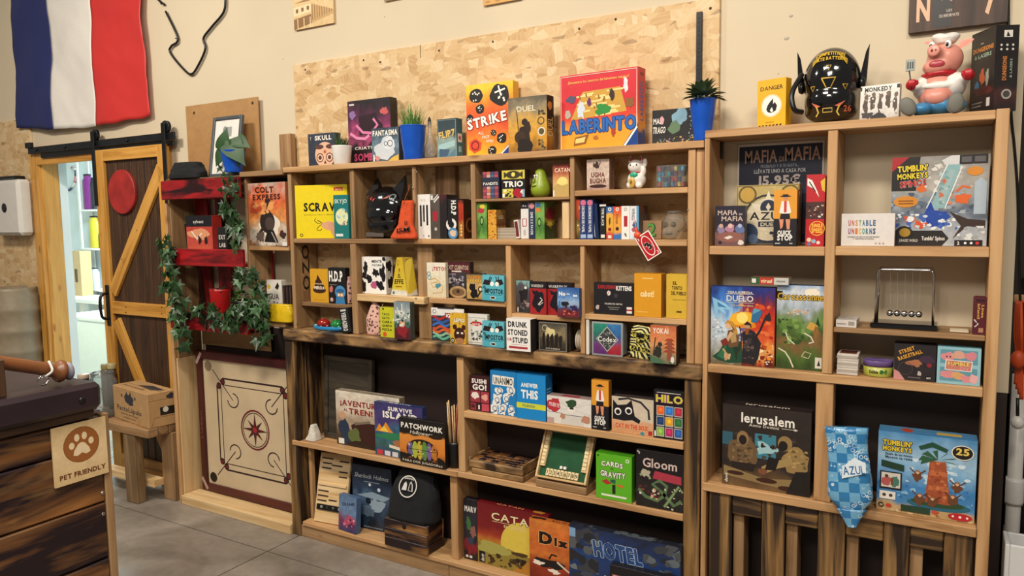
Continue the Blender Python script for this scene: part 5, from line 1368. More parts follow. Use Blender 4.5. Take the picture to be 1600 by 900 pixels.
def qstop():
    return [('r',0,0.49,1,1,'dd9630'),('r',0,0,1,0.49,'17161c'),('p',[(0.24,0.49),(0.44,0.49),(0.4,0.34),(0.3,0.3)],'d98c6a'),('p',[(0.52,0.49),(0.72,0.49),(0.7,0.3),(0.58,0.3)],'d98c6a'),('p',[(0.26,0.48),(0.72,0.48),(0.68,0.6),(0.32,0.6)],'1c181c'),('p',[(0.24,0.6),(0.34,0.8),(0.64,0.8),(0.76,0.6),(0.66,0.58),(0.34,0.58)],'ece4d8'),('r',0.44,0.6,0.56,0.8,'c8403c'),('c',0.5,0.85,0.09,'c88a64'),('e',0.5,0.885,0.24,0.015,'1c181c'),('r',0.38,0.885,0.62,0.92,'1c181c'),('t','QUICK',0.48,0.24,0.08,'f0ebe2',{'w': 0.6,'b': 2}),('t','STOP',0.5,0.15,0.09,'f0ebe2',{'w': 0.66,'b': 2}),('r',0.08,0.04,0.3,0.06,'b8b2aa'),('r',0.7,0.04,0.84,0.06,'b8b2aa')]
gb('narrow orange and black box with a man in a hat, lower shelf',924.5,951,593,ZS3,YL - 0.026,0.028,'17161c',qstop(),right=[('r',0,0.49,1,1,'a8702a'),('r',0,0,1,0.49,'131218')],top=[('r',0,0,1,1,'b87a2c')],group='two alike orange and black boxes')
gb('wide cream box with a black cat face and orange letters',956,1021,618,ZS3,YL - 0.02,0.04,'bfae98',
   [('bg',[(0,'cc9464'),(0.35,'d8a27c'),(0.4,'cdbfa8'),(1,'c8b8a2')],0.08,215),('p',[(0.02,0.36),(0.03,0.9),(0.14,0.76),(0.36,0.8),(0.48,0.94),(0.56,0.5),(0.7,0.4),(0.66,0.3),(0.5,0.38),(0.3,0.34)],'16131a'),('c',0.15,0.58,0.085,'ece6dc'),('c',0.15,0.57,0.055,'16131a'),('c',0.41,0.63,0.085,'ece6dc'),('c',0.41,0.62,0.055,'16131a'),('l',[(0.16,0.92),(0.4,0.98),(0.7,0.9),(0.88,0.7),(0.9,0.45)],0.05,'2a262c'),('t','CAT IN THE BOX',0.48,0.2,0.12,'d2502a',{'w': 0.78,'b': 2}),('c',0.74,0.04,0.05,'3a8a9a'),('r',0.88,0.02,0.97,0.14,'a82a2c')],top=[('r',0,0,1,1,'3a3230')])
hl = [('r',0,0,1,1,'131014')]
for i_,cl_ in enumerate(('e0642a','2f72c0','b02a3a','1c3a6a','d9a02a','2a6a34','8ab04a','b02a5a','2a5aa0')):
    a_,b_ = i_ % 3,i_ // 3
    hl += [('r',0.09 + 0.3 * a_,0.5 - 0.22 * b_ - 0.02,0.36 + 0.3 * a_,0.68 - 0.22 * b_,'b8b2ac'),('r',0.11 + 0.3 * a_,0.5 - 0.22 * b_,0.34 + 0.3 * a_,0.665 - 0.22 * b_,cl_),('e',0.225 + 0.3 * a_,0.59 - 0.22 * b_,0.06,0.045,shade(C(cl_),1.5))]
gb('black box with a grid of nine glowing colour squares',1021.5,1068,608,ZS3,YL - 0.022,0.04,'131014',
   hl + [('t','HILO',0.52,0.83,0.15,'c8c23a',{'w': 0.9,'b': 2,'ol': '8a2a8a'}),('r',0.1,0.94,0.9,0.955,'c8c2ba'),('t','i',0.05,0.1,0.12,'f0ebe2',{'b': 2})])
gb('vivid green box with black and white lettering and an apple tree',931.5,987,706,ZS2,YL - 0.02,0.04,'4f9c1c',
   [('r',0,0,1,1,'5cae22'),('t','CARDS',0.45,0.77,0.1,'f0ebe0',{'w': 0.6,'b': 2,'ol': '151a0e','os': 0.1,'arc': 0.02}),('t','VS',0.45,0.68,0.04,'151a0e',{'b': 2}),('t','GRAVITY',0.48,0.57,0.12,'f0ebe0',{'w': 0.7,'b': 2,'ol': '151a0e','os': 0.1,'arc': -0.02}),('r',0.46,0.14,0.55,0.34,'1c2014'),('p',[(0.15,0.38),(0.3,0.44),(0.45,0.36),(0.3,0.32)],'a8342a'),('p',[(0.4,0.44),(0.55,0.46),(0.55,0.36),(0.42,0.38)],'2c5a4a'),('p',[(0.56,0.36),(0.78,0.36),(0.76,0.3),(0.6,0.32)],'c8702a'),('r',0.15,0.07,0.86,0.11,'ece6da'),('ring',0.88,0.9,0.05,0.4,'e8ecd8'),('c',0.06,0.94,0.03,'2a5a0c')],top=[('r',0,0,1,1,'3f8416')])
gb('square black box with white gothic title and green tentacles',994,1068,701,ZS2,YL - 0.02,0.045,'151214',
   [('bg',[(0,'1c1a18'),(0.4,'241f1e'),(0.7,'161315'),(1,'141113')],0.3,216),('t','Gloom',0.5,0.79,0.16,'d0b8b0',{'w': 0.72,'b': 1,'ol': '3a2a2a','os': 0.03}),('p',[(0.35,0.52),(0.95,0.48),(0.95,0.62),(0.4,0.66)],'a83444'),('l',[(0.05,0.3),(0.2,0.18),(0.45,0.14),(0.6,0.25),(0.65,0.42),(0.5,0.5),(0.35,0.42),(0.55,0.3),(0.8,0.1),(0.95,0.2)],0.07,'56704a'),('l',[(0.6,0.05),(0.75,0.25),(0.9,0.45),(0.98,0.35)],0.05,'7a9060'),('l',[(0.08,0.55),(0.25,0.6),(0.3,0.5)],0.05,'8a9a70'),('s',0.05,0.15,0.5,0.4,['8a3a2c','c8a080','5a2420','d8cfc0'],18,0.02,0.04,217),('s',0.55,0.02,0.98,0.4,['cfd0b0','3a4a34'],18,0.012,0.025,218),('r',0.05,0.92,0.08,0.96,'b8b2aa'),('r',0.02,0.95,0.05,0.98,'b8b2aa'),('blob',0.2,0.6,0.1,0.07,'b0a890',0.4,219)])
# bottom left bay
gb('small blue and purple box leaning against the dark blue one',529,556,773,ZS1,YF + 0.012,0.03,'4a6488',
   [('bg',[(0,'3a3a64'),(0.3,'7a3a5c'),(0.55,'6a84a8'),(1,'5a7494')],0.25,220),('t','DREAMS',0.55,0.78,0.08,'26304a',{'w': 0.7,'rot': 10,'b': 2}),('blob',0.6,0.3,0.26,0.16,'b84a6a',0.4,221),('s',0.2,0.12,0.95,0.42,['d87a8a','5a2a4c','e0b0b0'],12,0.04,0.09,222)],left=[('bg',[(0,'4a7a8c'),(1,'5a8c9c')],0.2,223)],dy=-0.01,lean=4)
gb('dark blue box with a pale moonlit figure and white script title',553,614,724,ZS1,YL + 0.045,0.035,'1a2230',
   [('bg',[(0,'161c2a'),(0.3,'2a3c54'),(0.5,'4a6078'),(0.6,'2a3a52'),(0.8,'1c2a40'),(1,'101520')],0.3,224),('t','Sherlock Holmes',0.5,0.84,0.07,'cfd6dc',{'w': 0.86,'b': 0,'sk': 0.25}),('r',0.3,0.745,0.7,0.755,'8a96a4'),('p',[(0.1,0.52),(0.5,0.6),(0.96,0.55),(0.8,0.48),(0.4,0.5)],'8a9eae'),('blob',0.58,0.4,0.2,0.12,'94a6b4',0.4,225),('c',0.4,0.45,0.07,'1a2432'),('blob',0.35,0.28,0.2,0.1,'5a6e84',0.5,226),('blob',0.3,0.12,0.14,0.1,'24344a',0.4,227),('c',0.45,0.71,0.03,'e0e4e8'),('c',0.68,0.65,0.04,'c8d2dc'),('t','deducciones',0.5,0.04,0.025,'9aa6b4',{'w': 0.5})],dy=0.015)
wb = empty('puzzle_board',(0,0,0),'pale wooden logic board with dark slots and white pegs, leaning back','board game')
m_,w_,h_ = spot(490,538,708,ZS1 + 0.004,YF + 0.022,0.02)
h_ *= 0.98
m_ = m_ @ RX(radians(-13))
wb.matrix_basis = m_
WM[wb] = m_
V,Fc = chamfer(w_,0.016,h_,0.002)
mesh('board',[(v[0],v[1] + 0.008,v[2] + h_ / 2) for v in V],Fc,M_PALE,wb)
V,Fc = chamfer(w_ * 0.92,0.008,0.012,0.001)
mesh('ledge',[(v[0],v[1] - 0.004,v[2] + h_ * 0.55) for v in V],Fc,M_PALE,wb)
V,Fc = chamfer(1,1,1,0.05)
first = None
for i_,(a_,b_,c_) in enumerate(((-0.25,0.92,0.36),(-0.24,0.85,0.3),(-0.25,0.78,0.3),(0.08,0.83,0.34),(0.3,0.9,0.3),(0.3,0.75,0.28),(0.3,0.68,0.26),(-0.28,0.45,0.34),(-0.28,0.38,0.34),(-0.3,0.31,0.3),(0.05,0.33,0.26))):
    if first is None:
        first = mesh('slot',V,Fc,plain('slot_dark','2a1a12',0.8),wb,T(a_ * w_,-0.0006,b_ * h_) @ Matrix.Diagonal((c_ * w_,0.002,0.006,1)))
    else:
        share(first,wb,WM[wb] @ T(a_ * w_,-0.0006,b_ * h_) @ Matrix.Diagonal((c_ * w_,0.002,0.006,1)))
V,Fc = chamfer(w_ * 0.86,0.01,0.026,0.002)
mesh('peg_tray',[(v[0],v[1] - 0.003,v[2] + h_ * 0.22) for v in V],Fc,M_BLACK,wb)
for i_ in range(4):
    lathe('peg',[(0.008,-0.02),(0.0085,0.0),(0.007,0.002)],M_WHITE,wb,T((-0.26 + 0.19 * i_) * w_,-0.006,h_ * (0.225)) @ RX(pi / 2),12)
# scorched drawer box with the black cloth on it
m_,w_,h_ = spot(601,668,808,ZS1 + 0.001,YF - 0.015,0.0)
db = empty('wooden_box',(0,0,0),'scorched wooden box with a round finger hole, under the black cloth','box')
db.matrix_basis = m_
WM[db] = m_
dd = 0.125
for i_ in range(3):
    V,Fc = chamfer(w_,0.012,h_ / 3 - 0.0015,0.002)
    c0 = Vector((0,0.006,h_ / 3 * (i_ + 0.5)))
    mesh('front_plank',[Vector(v) + c0 for v in V],Fc,M_CHAR,db)
    for sx in (-1,1):
        V,Fc = chamfer(dd - 0.026,0.012,h_ / 3 - 0.0015,0.002)
        mesh('side_plank',V,Fc,M_CHAR,db,T(sx * (w_ / 2 - 0.006),dd / 2,h_ / 3 * (i_ + 0.5)) @ RZ(pi / 2))
V,Fc = chamfer(w_,0.012,h_,0.002)
mesh('back_board',[(v[0],v[1] + dd - 0.006,v[2] + h_ / 2) for v in V],Fc,M_CHAR,db)
V,Fc = chamfer(w_ - 0.026,dd - 0.026,0.006,0.001)
mesh('lid',[(v[0],v[1] + dd / 2,v[2] + h_ - 0.004) for v in V],Fc,M_CHAR,db)
lathe('finger_hole',[(0.011,0),(0.011,0.0015),(0.008,0.002)],plain('hole_black','0c0705',0.9),db,T(-0.005,0.0005,h_ * 0.83) @ RX(pi / 2),16)
BOXM,BOXW,BOXH,BOXD = m_,w_,h_,dd
# bottom right bay
gb('black box edge with white title and red band, far left of the bay',726,746.3,778,ZS1,YF + 0.048,0.03,'17141a',
   [('bg',[(0,'18151a'),(0.1,'1a171c'),(0.14,'7a1a24'),(0.26,'8a1f28'),(0.3,'26242c'),(0.7,'2c2a34'),(1,'17151a')],0.2,228),('t','MARV',0.52,0.84,0.09,'e6e0d8',{'w': 0.9,'b': 2}),('blob',0.35,0.6,0.22,0.09,'3f6a3c',0.4,229),('blob',0.7,0.45,0.22,0.1,'8a5a50',0.4,230),('blob',0.5,0.32,0.2,0.06,'3a3c50',0.4,231),('r',0.1,0.03,0.3,0.07,'d8d2ca'),('r',0.4,0.03,0.6,0.07,'d8d2ca')])
gb('dark red box with a big yellow sun over hills',747,857,783,ZS1,YF + 0.046,0.034,'6a1418',
   [('bg',[(0,'3a2a10'),(0.12,'6a5222'),(0.28,'a8842e'),(0.4,'b8702a'),(0.5,'a03a20'),(0.65,'7a1a1c'),(1,'6c1219')],0.12,232),('c',0.64,0.42,0.3,'dcc04a'),('p',[(0,0.36),(0.2,0.3),(0.45,0.34),(0.7,0.27),(1,0.32),(1,0),(0,0)],'8f7c34'),('blob',0.25,0.28,0.24,0.09,'a8a050',0.4,233),('p',[(0.5,0.0),(1,0.0),(1,0.22),(0.7,0.2)],'b07a2a'),('blob',0.62,0.28,0.14,0.03,'4a3418',0.4,234),('s',0.15,0.02,0.7,0.22,['3a2a16','5a4420','241a10'],22,0.02,0.05,235),('t','CATAN',0.54,0.82,0.12,'ead6a4',{'w': 0.66,'b': 1,'ol': '4a0c10','os': 0.03}),('t','EL JUEGO',0.54,0.69,0.04,'e0c890',{'w': 0.3}),('l',[(0.22,0.735),(0.9,0.735)],0.006,'e0c890'),('r',0.02,0.02,0.11,0.2,'17110e'),('t','devir',0.07,0.1,0.1,'e8e2d8',{'rot': 90,'w': 0.12,'hw': 0.05})],
   top=[('bg',[(0,'6a141a'),(1,'5a1016')],0.1,236),('t','CATAN',0.45,0.5,0.35,'c89a6a',{'w': 0.38}),('blob',0.85,0.5,0.08,0.3,'b07a2c',0.3,237)])
gb('orange box with a black and white flying crane',828,933,809,ZS1,YF + 0.011,0.032,'a8481c',
   [('bg',[(0,'5a1c12'),(0.3,'a03a1c'),(0.45,'c8702c'),(0.6,'c0602a'),(0.8,'cc6a2a'),(1,'d07a34')],0.2,238),('t','D',0.25,0.74,0.18,'1c120c',{'w': 0.2,'b': 1,'ol': 'e0a868'}),('t','ixit',0.56,0.72,0.13,'1c120c',{'w': 0.36,'b': 1,'ol': 'e0a868'}),('blob',0.3,0.34,0.2,0.08,'1c1614',0.5,239),('blob',0.14,0.33,0.1,0.04,'ece0d0',0.5,240),('blob',0.38,0.24,0.08,0.04,'ece0d0',0.5,241),('l',[(0.42,0.4),(0.6,0.28)],0.025,'e0cdb8'),('l',[(0.3,0.42),(0.34,0.5),(0.42,0.49)],0.025,'1c1614'),('e',0.2,0.06,0.12,0.05,'2a1a14'),('e',0.44,0.06,0.12,0.05,'2a1a14')],
   top=[('bg',[(0,'c0682c'),(1,'a85a28')],0.1,242),('t','DiXiT',0.5,0.5,0.4,'2a1a10',{'w': 0.34}),('blob',0.12,0.5,0.1,0.3,'2a1c16',0.4,243),('blob',0.9,0.5,0.05,0.3,'2a1c16',0.4,244)])
gb('wide dark blue box with outlined neon letters and flying paper',893,1066,819,ZS1,YF - 0.025,0.033,'1a2236',
   [('bg',[(0,'24242c'),(0.3,'1c2e58'),(0.7,'1e3a70'),(1,'1a2440')],0.25,245),('s',0.0,0.4,0.28,1.0,['3a3c42','55585c','24262c','6a7478'],26,0.03,0.07,246),('s',0.68,0.5,1.0,1.0,['3a3c42','4a4d52','24262c','5f686c'],26,0.03,0.06,247),('s',0.0,0.0,0.35,0.4,['2a2c36','3f4452','17181f'],20,0.04,0.08,248),('s',0.25,0.2,0.6,0.42,['b8a88c','7a6a54','d8c8a8'],10,0.015,0.035,249),('p',[(0.0,0.84),(0.06,0.84),(0.06,0.96),(0.0,0.96)],'7fa0c4'),('t','HOTEL',0.45,0.755,0.2,'2a4a84',{'w': 0.44,'b': 1,'ol': 'b8cce6','os': 0.035,'sk': -0.15})],
   top=[('bg',[(0,'20242e'),(1,'1a1e28')],0.3,250),('s',0,0,1,1,['3c4048','4c5258','2a2c34'],20,0.02,0.05,251)])
gb('black box with a red comic strip, front of the bottom shelf',953,1066,882,ZS1,YF - 0.061,0.033,'141114',
   [('bg',[(0,'17141a'),(1,'17141a')],0.05,252),('bg',[(0,'6a2a2c'),(0.6,'b86a64'),(1,'8a4a48')],0.4,253,(0.03,0.1,0.97,0.82)),('s',0.05,0.4,0.95,0.8,['e0d0c8','3a1a1c','a82a30','241416'],34,0.015,0.04,254),('r',0.55,0.88,0.85,0.9,'9a948c'),('r',0.9,0.86,0.96,0.93,'d8d2ca')])

# ================================================================== right-hand unit
YC = YF + 0.03
pst = tag(carton('poster','navy poster with copper title and a price in white','poster',T((x_at(1152,YW - 0.006,1.6) + x_at(1287,YW - 0.006,1.6)) / 2,YW - 0.006,ZCa + 0.001),x_at(1287,YW - 0.006,1.6) - x_at(1152,YW - 0.006,1.6),0.002,1.738 - ZCa,'dcd6cc',
   [('r',0.02,0.02,0.98,0.975,'1a1f38'),('t','MAFIA',0.28,0.875,0.125,'d0ae98',{'w': 0.38}),('t','DI',0.52,0.84,0.05,'d0ae98',{'w': 0.05}),('t','MAFIA',0.76,0.885,0.13,'d0ae98',{'w': 0.4}),('t','PRUÉBALO Y SI TE GUSTA...',0.5,0.775,0.03,'a8b0c0',{'w': 0.44,'b': 0}),('t','LLÉVATE UNO A CASA POR',0.5,0.725,0.038,'dcdde2',{'w': 0.6}),('t','15,95€',0.5,0.635,0.09,'e6d6d0',{'w': 0.48,'b': 2}),('blob',0.12,0.36,0.12,0.08,'9a6a5a',0.3,260),('blob',0.6,0.2,0.3,0.14,'4a3a4c',0.3,261)],bev=0.0003))
gb('square gold and navy box with a star ornament and ivory banner',1150,1247,290,ZCa,YC + 0.075,0.045,'8c7a4c',
   [('bg',[(0,'2a3448'),(0.25,'4a5266'),(0.4,'b8a878'),(1,'c0aa6a')],0.15,262),('e',0.52,0.42,0.36,0.36,'d8cdb0'),('ring',0.52,0.44,0.4,0.08,'2a2c38'),('p',[(0.52,0.9),(0.6,0.66),(0.8,0.7),(0.7,0.55),(0.34,0.55),(0.24,0.7),(0.44,0.66)],'e6dcc0'),('c',0.52,0.62,0.13,'2a3044'),('p',[(0.52,0.7),(0.56,0.63),(0.52,0.56),(0.48,0.63)],'d8cdb0'),('r',0.18,0.4,0.86,0.57,'dccfb2'),('t','AZUL',0.52,0.485,0.13,'1d1d24',{'w': 0.6}),('r',0.36,0.3,0.7,0.39,'2a3044'),('t','DUEL',0.53,0.345,0.06,'e0d4b4',{'w': 0.26}),('c',0.18,0.84,0.14,'caa24c'),('ring',0.18,0.84,0.15,0.2,'6a5a30'),('c',0.86,0.84,0.14,'caa24c'),('ring',0.86,0.84,0.15,0.2,'6a5a30'),('c',0.2,0.2,0.16,'3a4a66'),('c',0.28,0.1,0.08,'5f7494'),('c',0.85,0.2,0.16,'3a4a66'),('s',0.32,0.14,0.76,0.28,['2a2c38','e0d4b4'],14,0.02,0.04,263),('l',[(0.015,0.015),(0.985,0.015),(0.985,0.985),(0.015,0.985),(0.015,0.015)],0.015,'8a7440')],dy=-0.005)
gb('small plum box with three card players and copper title',1117,1163,322,ZCa,YC - 0.015,0.035,'231c2a',
   [('bg',[(0,'6a4a4c'),(0.3,'7a5652'),(0.4,'2c2434'),(1,'241e2e')],0.12,264),('t','MAFIA',0.42,0.83,0.12,'cbb4a6',{'w': 0.66}),('t','DI',0.86,0.79,0.05,'cbb4a6',{'w': 0.1}),('t','MAFIA',0.58,0.68,0.12,'cbb4a6',{'w': 0.72}),('blob',0.2,0.4,0.13,0.12,'8a7a9a',0.3,265),('blob',0.52,0.44,0.14,0.1,'b07a94',0.3,266),('blob',0.84,0.42,0.13,0.12,'5f6f9a',0.3,267),('c',0.2,0.5,0.07,'c8a08a'),('c',0.52,0.5,0.08,'d8b0a8'),('c',0.84,0.5,0.07,'a8b0c8'),('e',0.5,0.22,0.44,0.13,'8c5a50'),('p',[(0.3,0.2),(0.5,0.26),(0.62,0.22),(0.44,0.16)],'e0d4c8'),('c',0.18,0.08,0.06,'2a2024'),('blob',0.88,0.08,0.1,0.06,'d8cfc4',0.3,268)])
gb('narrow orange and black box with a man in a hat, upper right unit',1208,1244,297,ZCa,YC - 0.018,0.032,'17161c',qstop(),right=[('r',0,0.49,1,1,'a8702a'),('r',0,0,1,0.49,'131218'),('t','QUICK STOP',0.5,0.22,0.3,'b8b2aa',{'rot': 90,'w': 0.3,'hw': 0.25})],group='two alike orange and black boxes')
gb('red window box with wooden totem pieces and a round orange logo',1258,1287,273,ZCa,YC + 0.0,0.06,'b01c22',
   [('r',0,0,1,1,'b81f26'),('r',0.0,0.38,1.0,0.62,'4a2a26'),('s',0.05,0.4,0.95,0.6,['d8cfc4','8a5a44','2a1a1a','c8a08a'],18,0.04,0.09,270),('c',0.62,0.25,0.42,'c8281f'),('ring',0.62,0.25,0.42,0.1,'e8b83a'),('t','JUNGLE',0.62,0.29,0.05,'f0c84a',{'w': 0.6,'b': 2}),('t','SPEED',0.62,0.22,0.06,'f0c84a',{'w': 0.6,'b': 2}),('p',[(0.05,0.85),(0.4,0.8),(0.7,0.68),(0.6,0.76),(0.3,0.92),(0.05,0.95)],'ece6dc'),('l',[(0.15,0.9),(0.5,0.76)],0.06,'2a1a1c'),('p',[(0.75,0.9),(1,0.95),(1,0.75),(0.85,0.78)],'e0b83a'),('c',0.2,0.09,0.12,'e8c8a8'),('c',0.45,0.07,0.12,'8ab0c8'),('c',0.2,0.03,0.1,'5a7a9a'),('c',0.7,0.05,0.1,'d8d0c4')],bev=0.006)
gb('flat white box with rainbow title lettering',1314,1397,334,ZCb,YC - 0.005,0.035,'d4cdc8',
   [('r',0,0,1,1,'ddd6d0')] + [('t',ch,0.155 + 0.067 * i,0.71,0.17,cl,{'w': 0.048,'b': 2}) for i,(ch,cl) in enumerate(zip('UNSTABLE',('b23a44','c2504a','c8883c','6aa06a','3a6a8a','3a6c94','35648e','2c5684')))] + [('t',ch,0.155 + 0.067 * i,0.46,0.17,cl,{'w': 0.048,'b': 2}) for i,(ch,cl) in enumerate(zip('UNICORNS',('8a3a6a','b23a44','d07a3c','d0b04a','5a9a7a','3a7a94','35648e','2c4a74')))] + [('t','UN JUEGO DE CARTAS DE UNICORNIOS',0.42,0.28,0.035,'3a3438',{'w': 0.6}),('t','Y DESTRUCCION',0.42,0.22,0.035,'3a3438',{'w': 0.4}),('c',0.66,0.08,0.018,'a89a90'),('c',0.73,0.08,0.018,'a89a90'),('c',0.8,0.08,0.018,'a89a90')],right=[('r',0,0,1,1,'c4bcc8')])
gb('large box with tumbling dinosaur toys and a sea splash',1390,1541,247,ZCb,YC + 0.04,0.05,'8a8a8c',
   [('bg',[(0,'b8bcc0'),(0.25,'9aa0a8'),(0.4,'5a6474'),(0.5,'8a8f94'),(0.7,'a8a49c'),(1,'8c8884')],0.2,271),('s',0.0,0.36,0.98,0.6,['5a6878','7c8894','485466','a0a8b0'],60,0.012,0.04,278),('s',0.3,0.6,0.85,0.95,['c8c4bc','9a9890','b8b0a4','d8d4cc'],40,0.012,0.04,279),('p',[(0,0.62),(0.26,0.62),(0.3,1),(0,1)],'201c1c'),('p',[(0,0.84),(0.0,1),(0.18,1)],'a8242c'),('p',[(0.52,0.95),(0.62,1.0),(0.72,1.0),(0.72,0.84),(0.56,0.9)],'d0d0d0'),
    ('p',[(0.42,0.42),(0.56,0.42),(0.72,0.9),(0.58,0.9)],'8ab0b4'),('p',[(0.48,0.45),(0.55,0.45),(0.66,0.84),(0.6,0.84)],'9ab4b4'),('s',0.5,0.46,0.66,0.84,['c86a4c','b0c4c4','7a9a9c','d08060'],26,0.012,0.03,269),('l',[(0.38,0.42),(0.58,0.9)],0.012,'dfe8ea'),('l',[(0.57,0.42),(0.73,0.88)],0.012,'dfe8ea'),('p',[(0.33,0.7),(0.38,0.62),(0.3,0.6),(0.26,0.64)],'d8672a'),('blob',0.74,0.52,0.08,0.05,'d8642a',0.5,272),('l',[(0.68,0.6),(0.74,0.66),(0.82,0.64)],0.025,'d8642a'),('p',[(0.34,0.32),(0.42,0.5),(0.47,0.38),(0.6,0.38),(0.55,0.26),(0.44,0.2)],'1f3f9a'),('blob',0.5,0.32,0.12,0.09,'24489f',0.6,273),('blob',0.2,0.3,0.05,0.04,'d2522c',0.5,274),('blob',0.32,0.24,0.07,0.05,'d2522c',0.5,275),('s',0.05,0.18,0.7,0.36,['e4e6e6','ccd2d6','3f62b0'],40,0.01,0.035,276),('p',[(0.62,0.38),(0.8,0.3),(0.98,0.28),(0.98,0.2),(0.8,0.22),(0.66,0.08),(0.74,0.22)],'3a2a26'),('s',0.7,0.05,0.98,0.22,['d8dada','9aa0a2'],16,0.015,0.04,277),('p',[(0.86,0.35),(0.86,0.7),(0.92,0.75),(0.98,0.7),(0.98,0.35)],'a8b8c4'),
    ('r',0.7,0.9,0.98,1.0,'201e20'),('r',0.72,0.92,0.82,0.98,'5a5658'),('r',0.85,0.92,0.96,0.98,'5a5658'),('e',0.16,0.5,0.13,0.065,'d0862c'),('r',0.08,0.5,0.24,0.515,'8a5418'),('r',0.08,0.47,0.24,0.485,'8a5418'),('e',0.86,0.82,0.08,0.05,'d0862c'),('t',"TUMBLIN'",0.22,0.875,0.065,'e8cf3a',{'w': 0.32,'rot': 3,'b': 2,'ol': '1a1410','os': 0.12}),('t','MONKEYS',0.22,0.79,0.06,'e8cf3a',{'w': 0.32,'rot': 3,'b': 2,'ol': '1a1410','os': 0.12}),('t','SPINOS',0.23,0.705,0.07,'c8302c',{'w': 0.28,'rot': 6,'b': 1,'ol': 'f0e8e0','os': 0.03}),
    ('p',[(0.05,0.0),(0.55,0.0),(0.62,0.085),(0.55,0.17),(0.05,0.17)],'241f1e'),('c',0.15,0.13,0.1,'1a1614'),('e',0.16,0.15,0.06,0.05,'a8842c'),('t','JURASSIC WORLD',0.2,0.06,0.03,'d8d0c0',{'w': 0.2}),('t','Tumblin’ Spinos'.replace('’',"'"),0.46,0.085,0.045,'f0ebe2',{'w': 0.24}),('r',0.68,0.0,0.96,0.065,'17141a'),('t','2',0.72,0.032,0.035,'f0ebe2'),('c',0.79,0.032,0.014,'f0ebe2'),('c',0.85,0.032,0.014,'f0ebe2'),('c',0.91,0.032,0.018,'c8302c')])
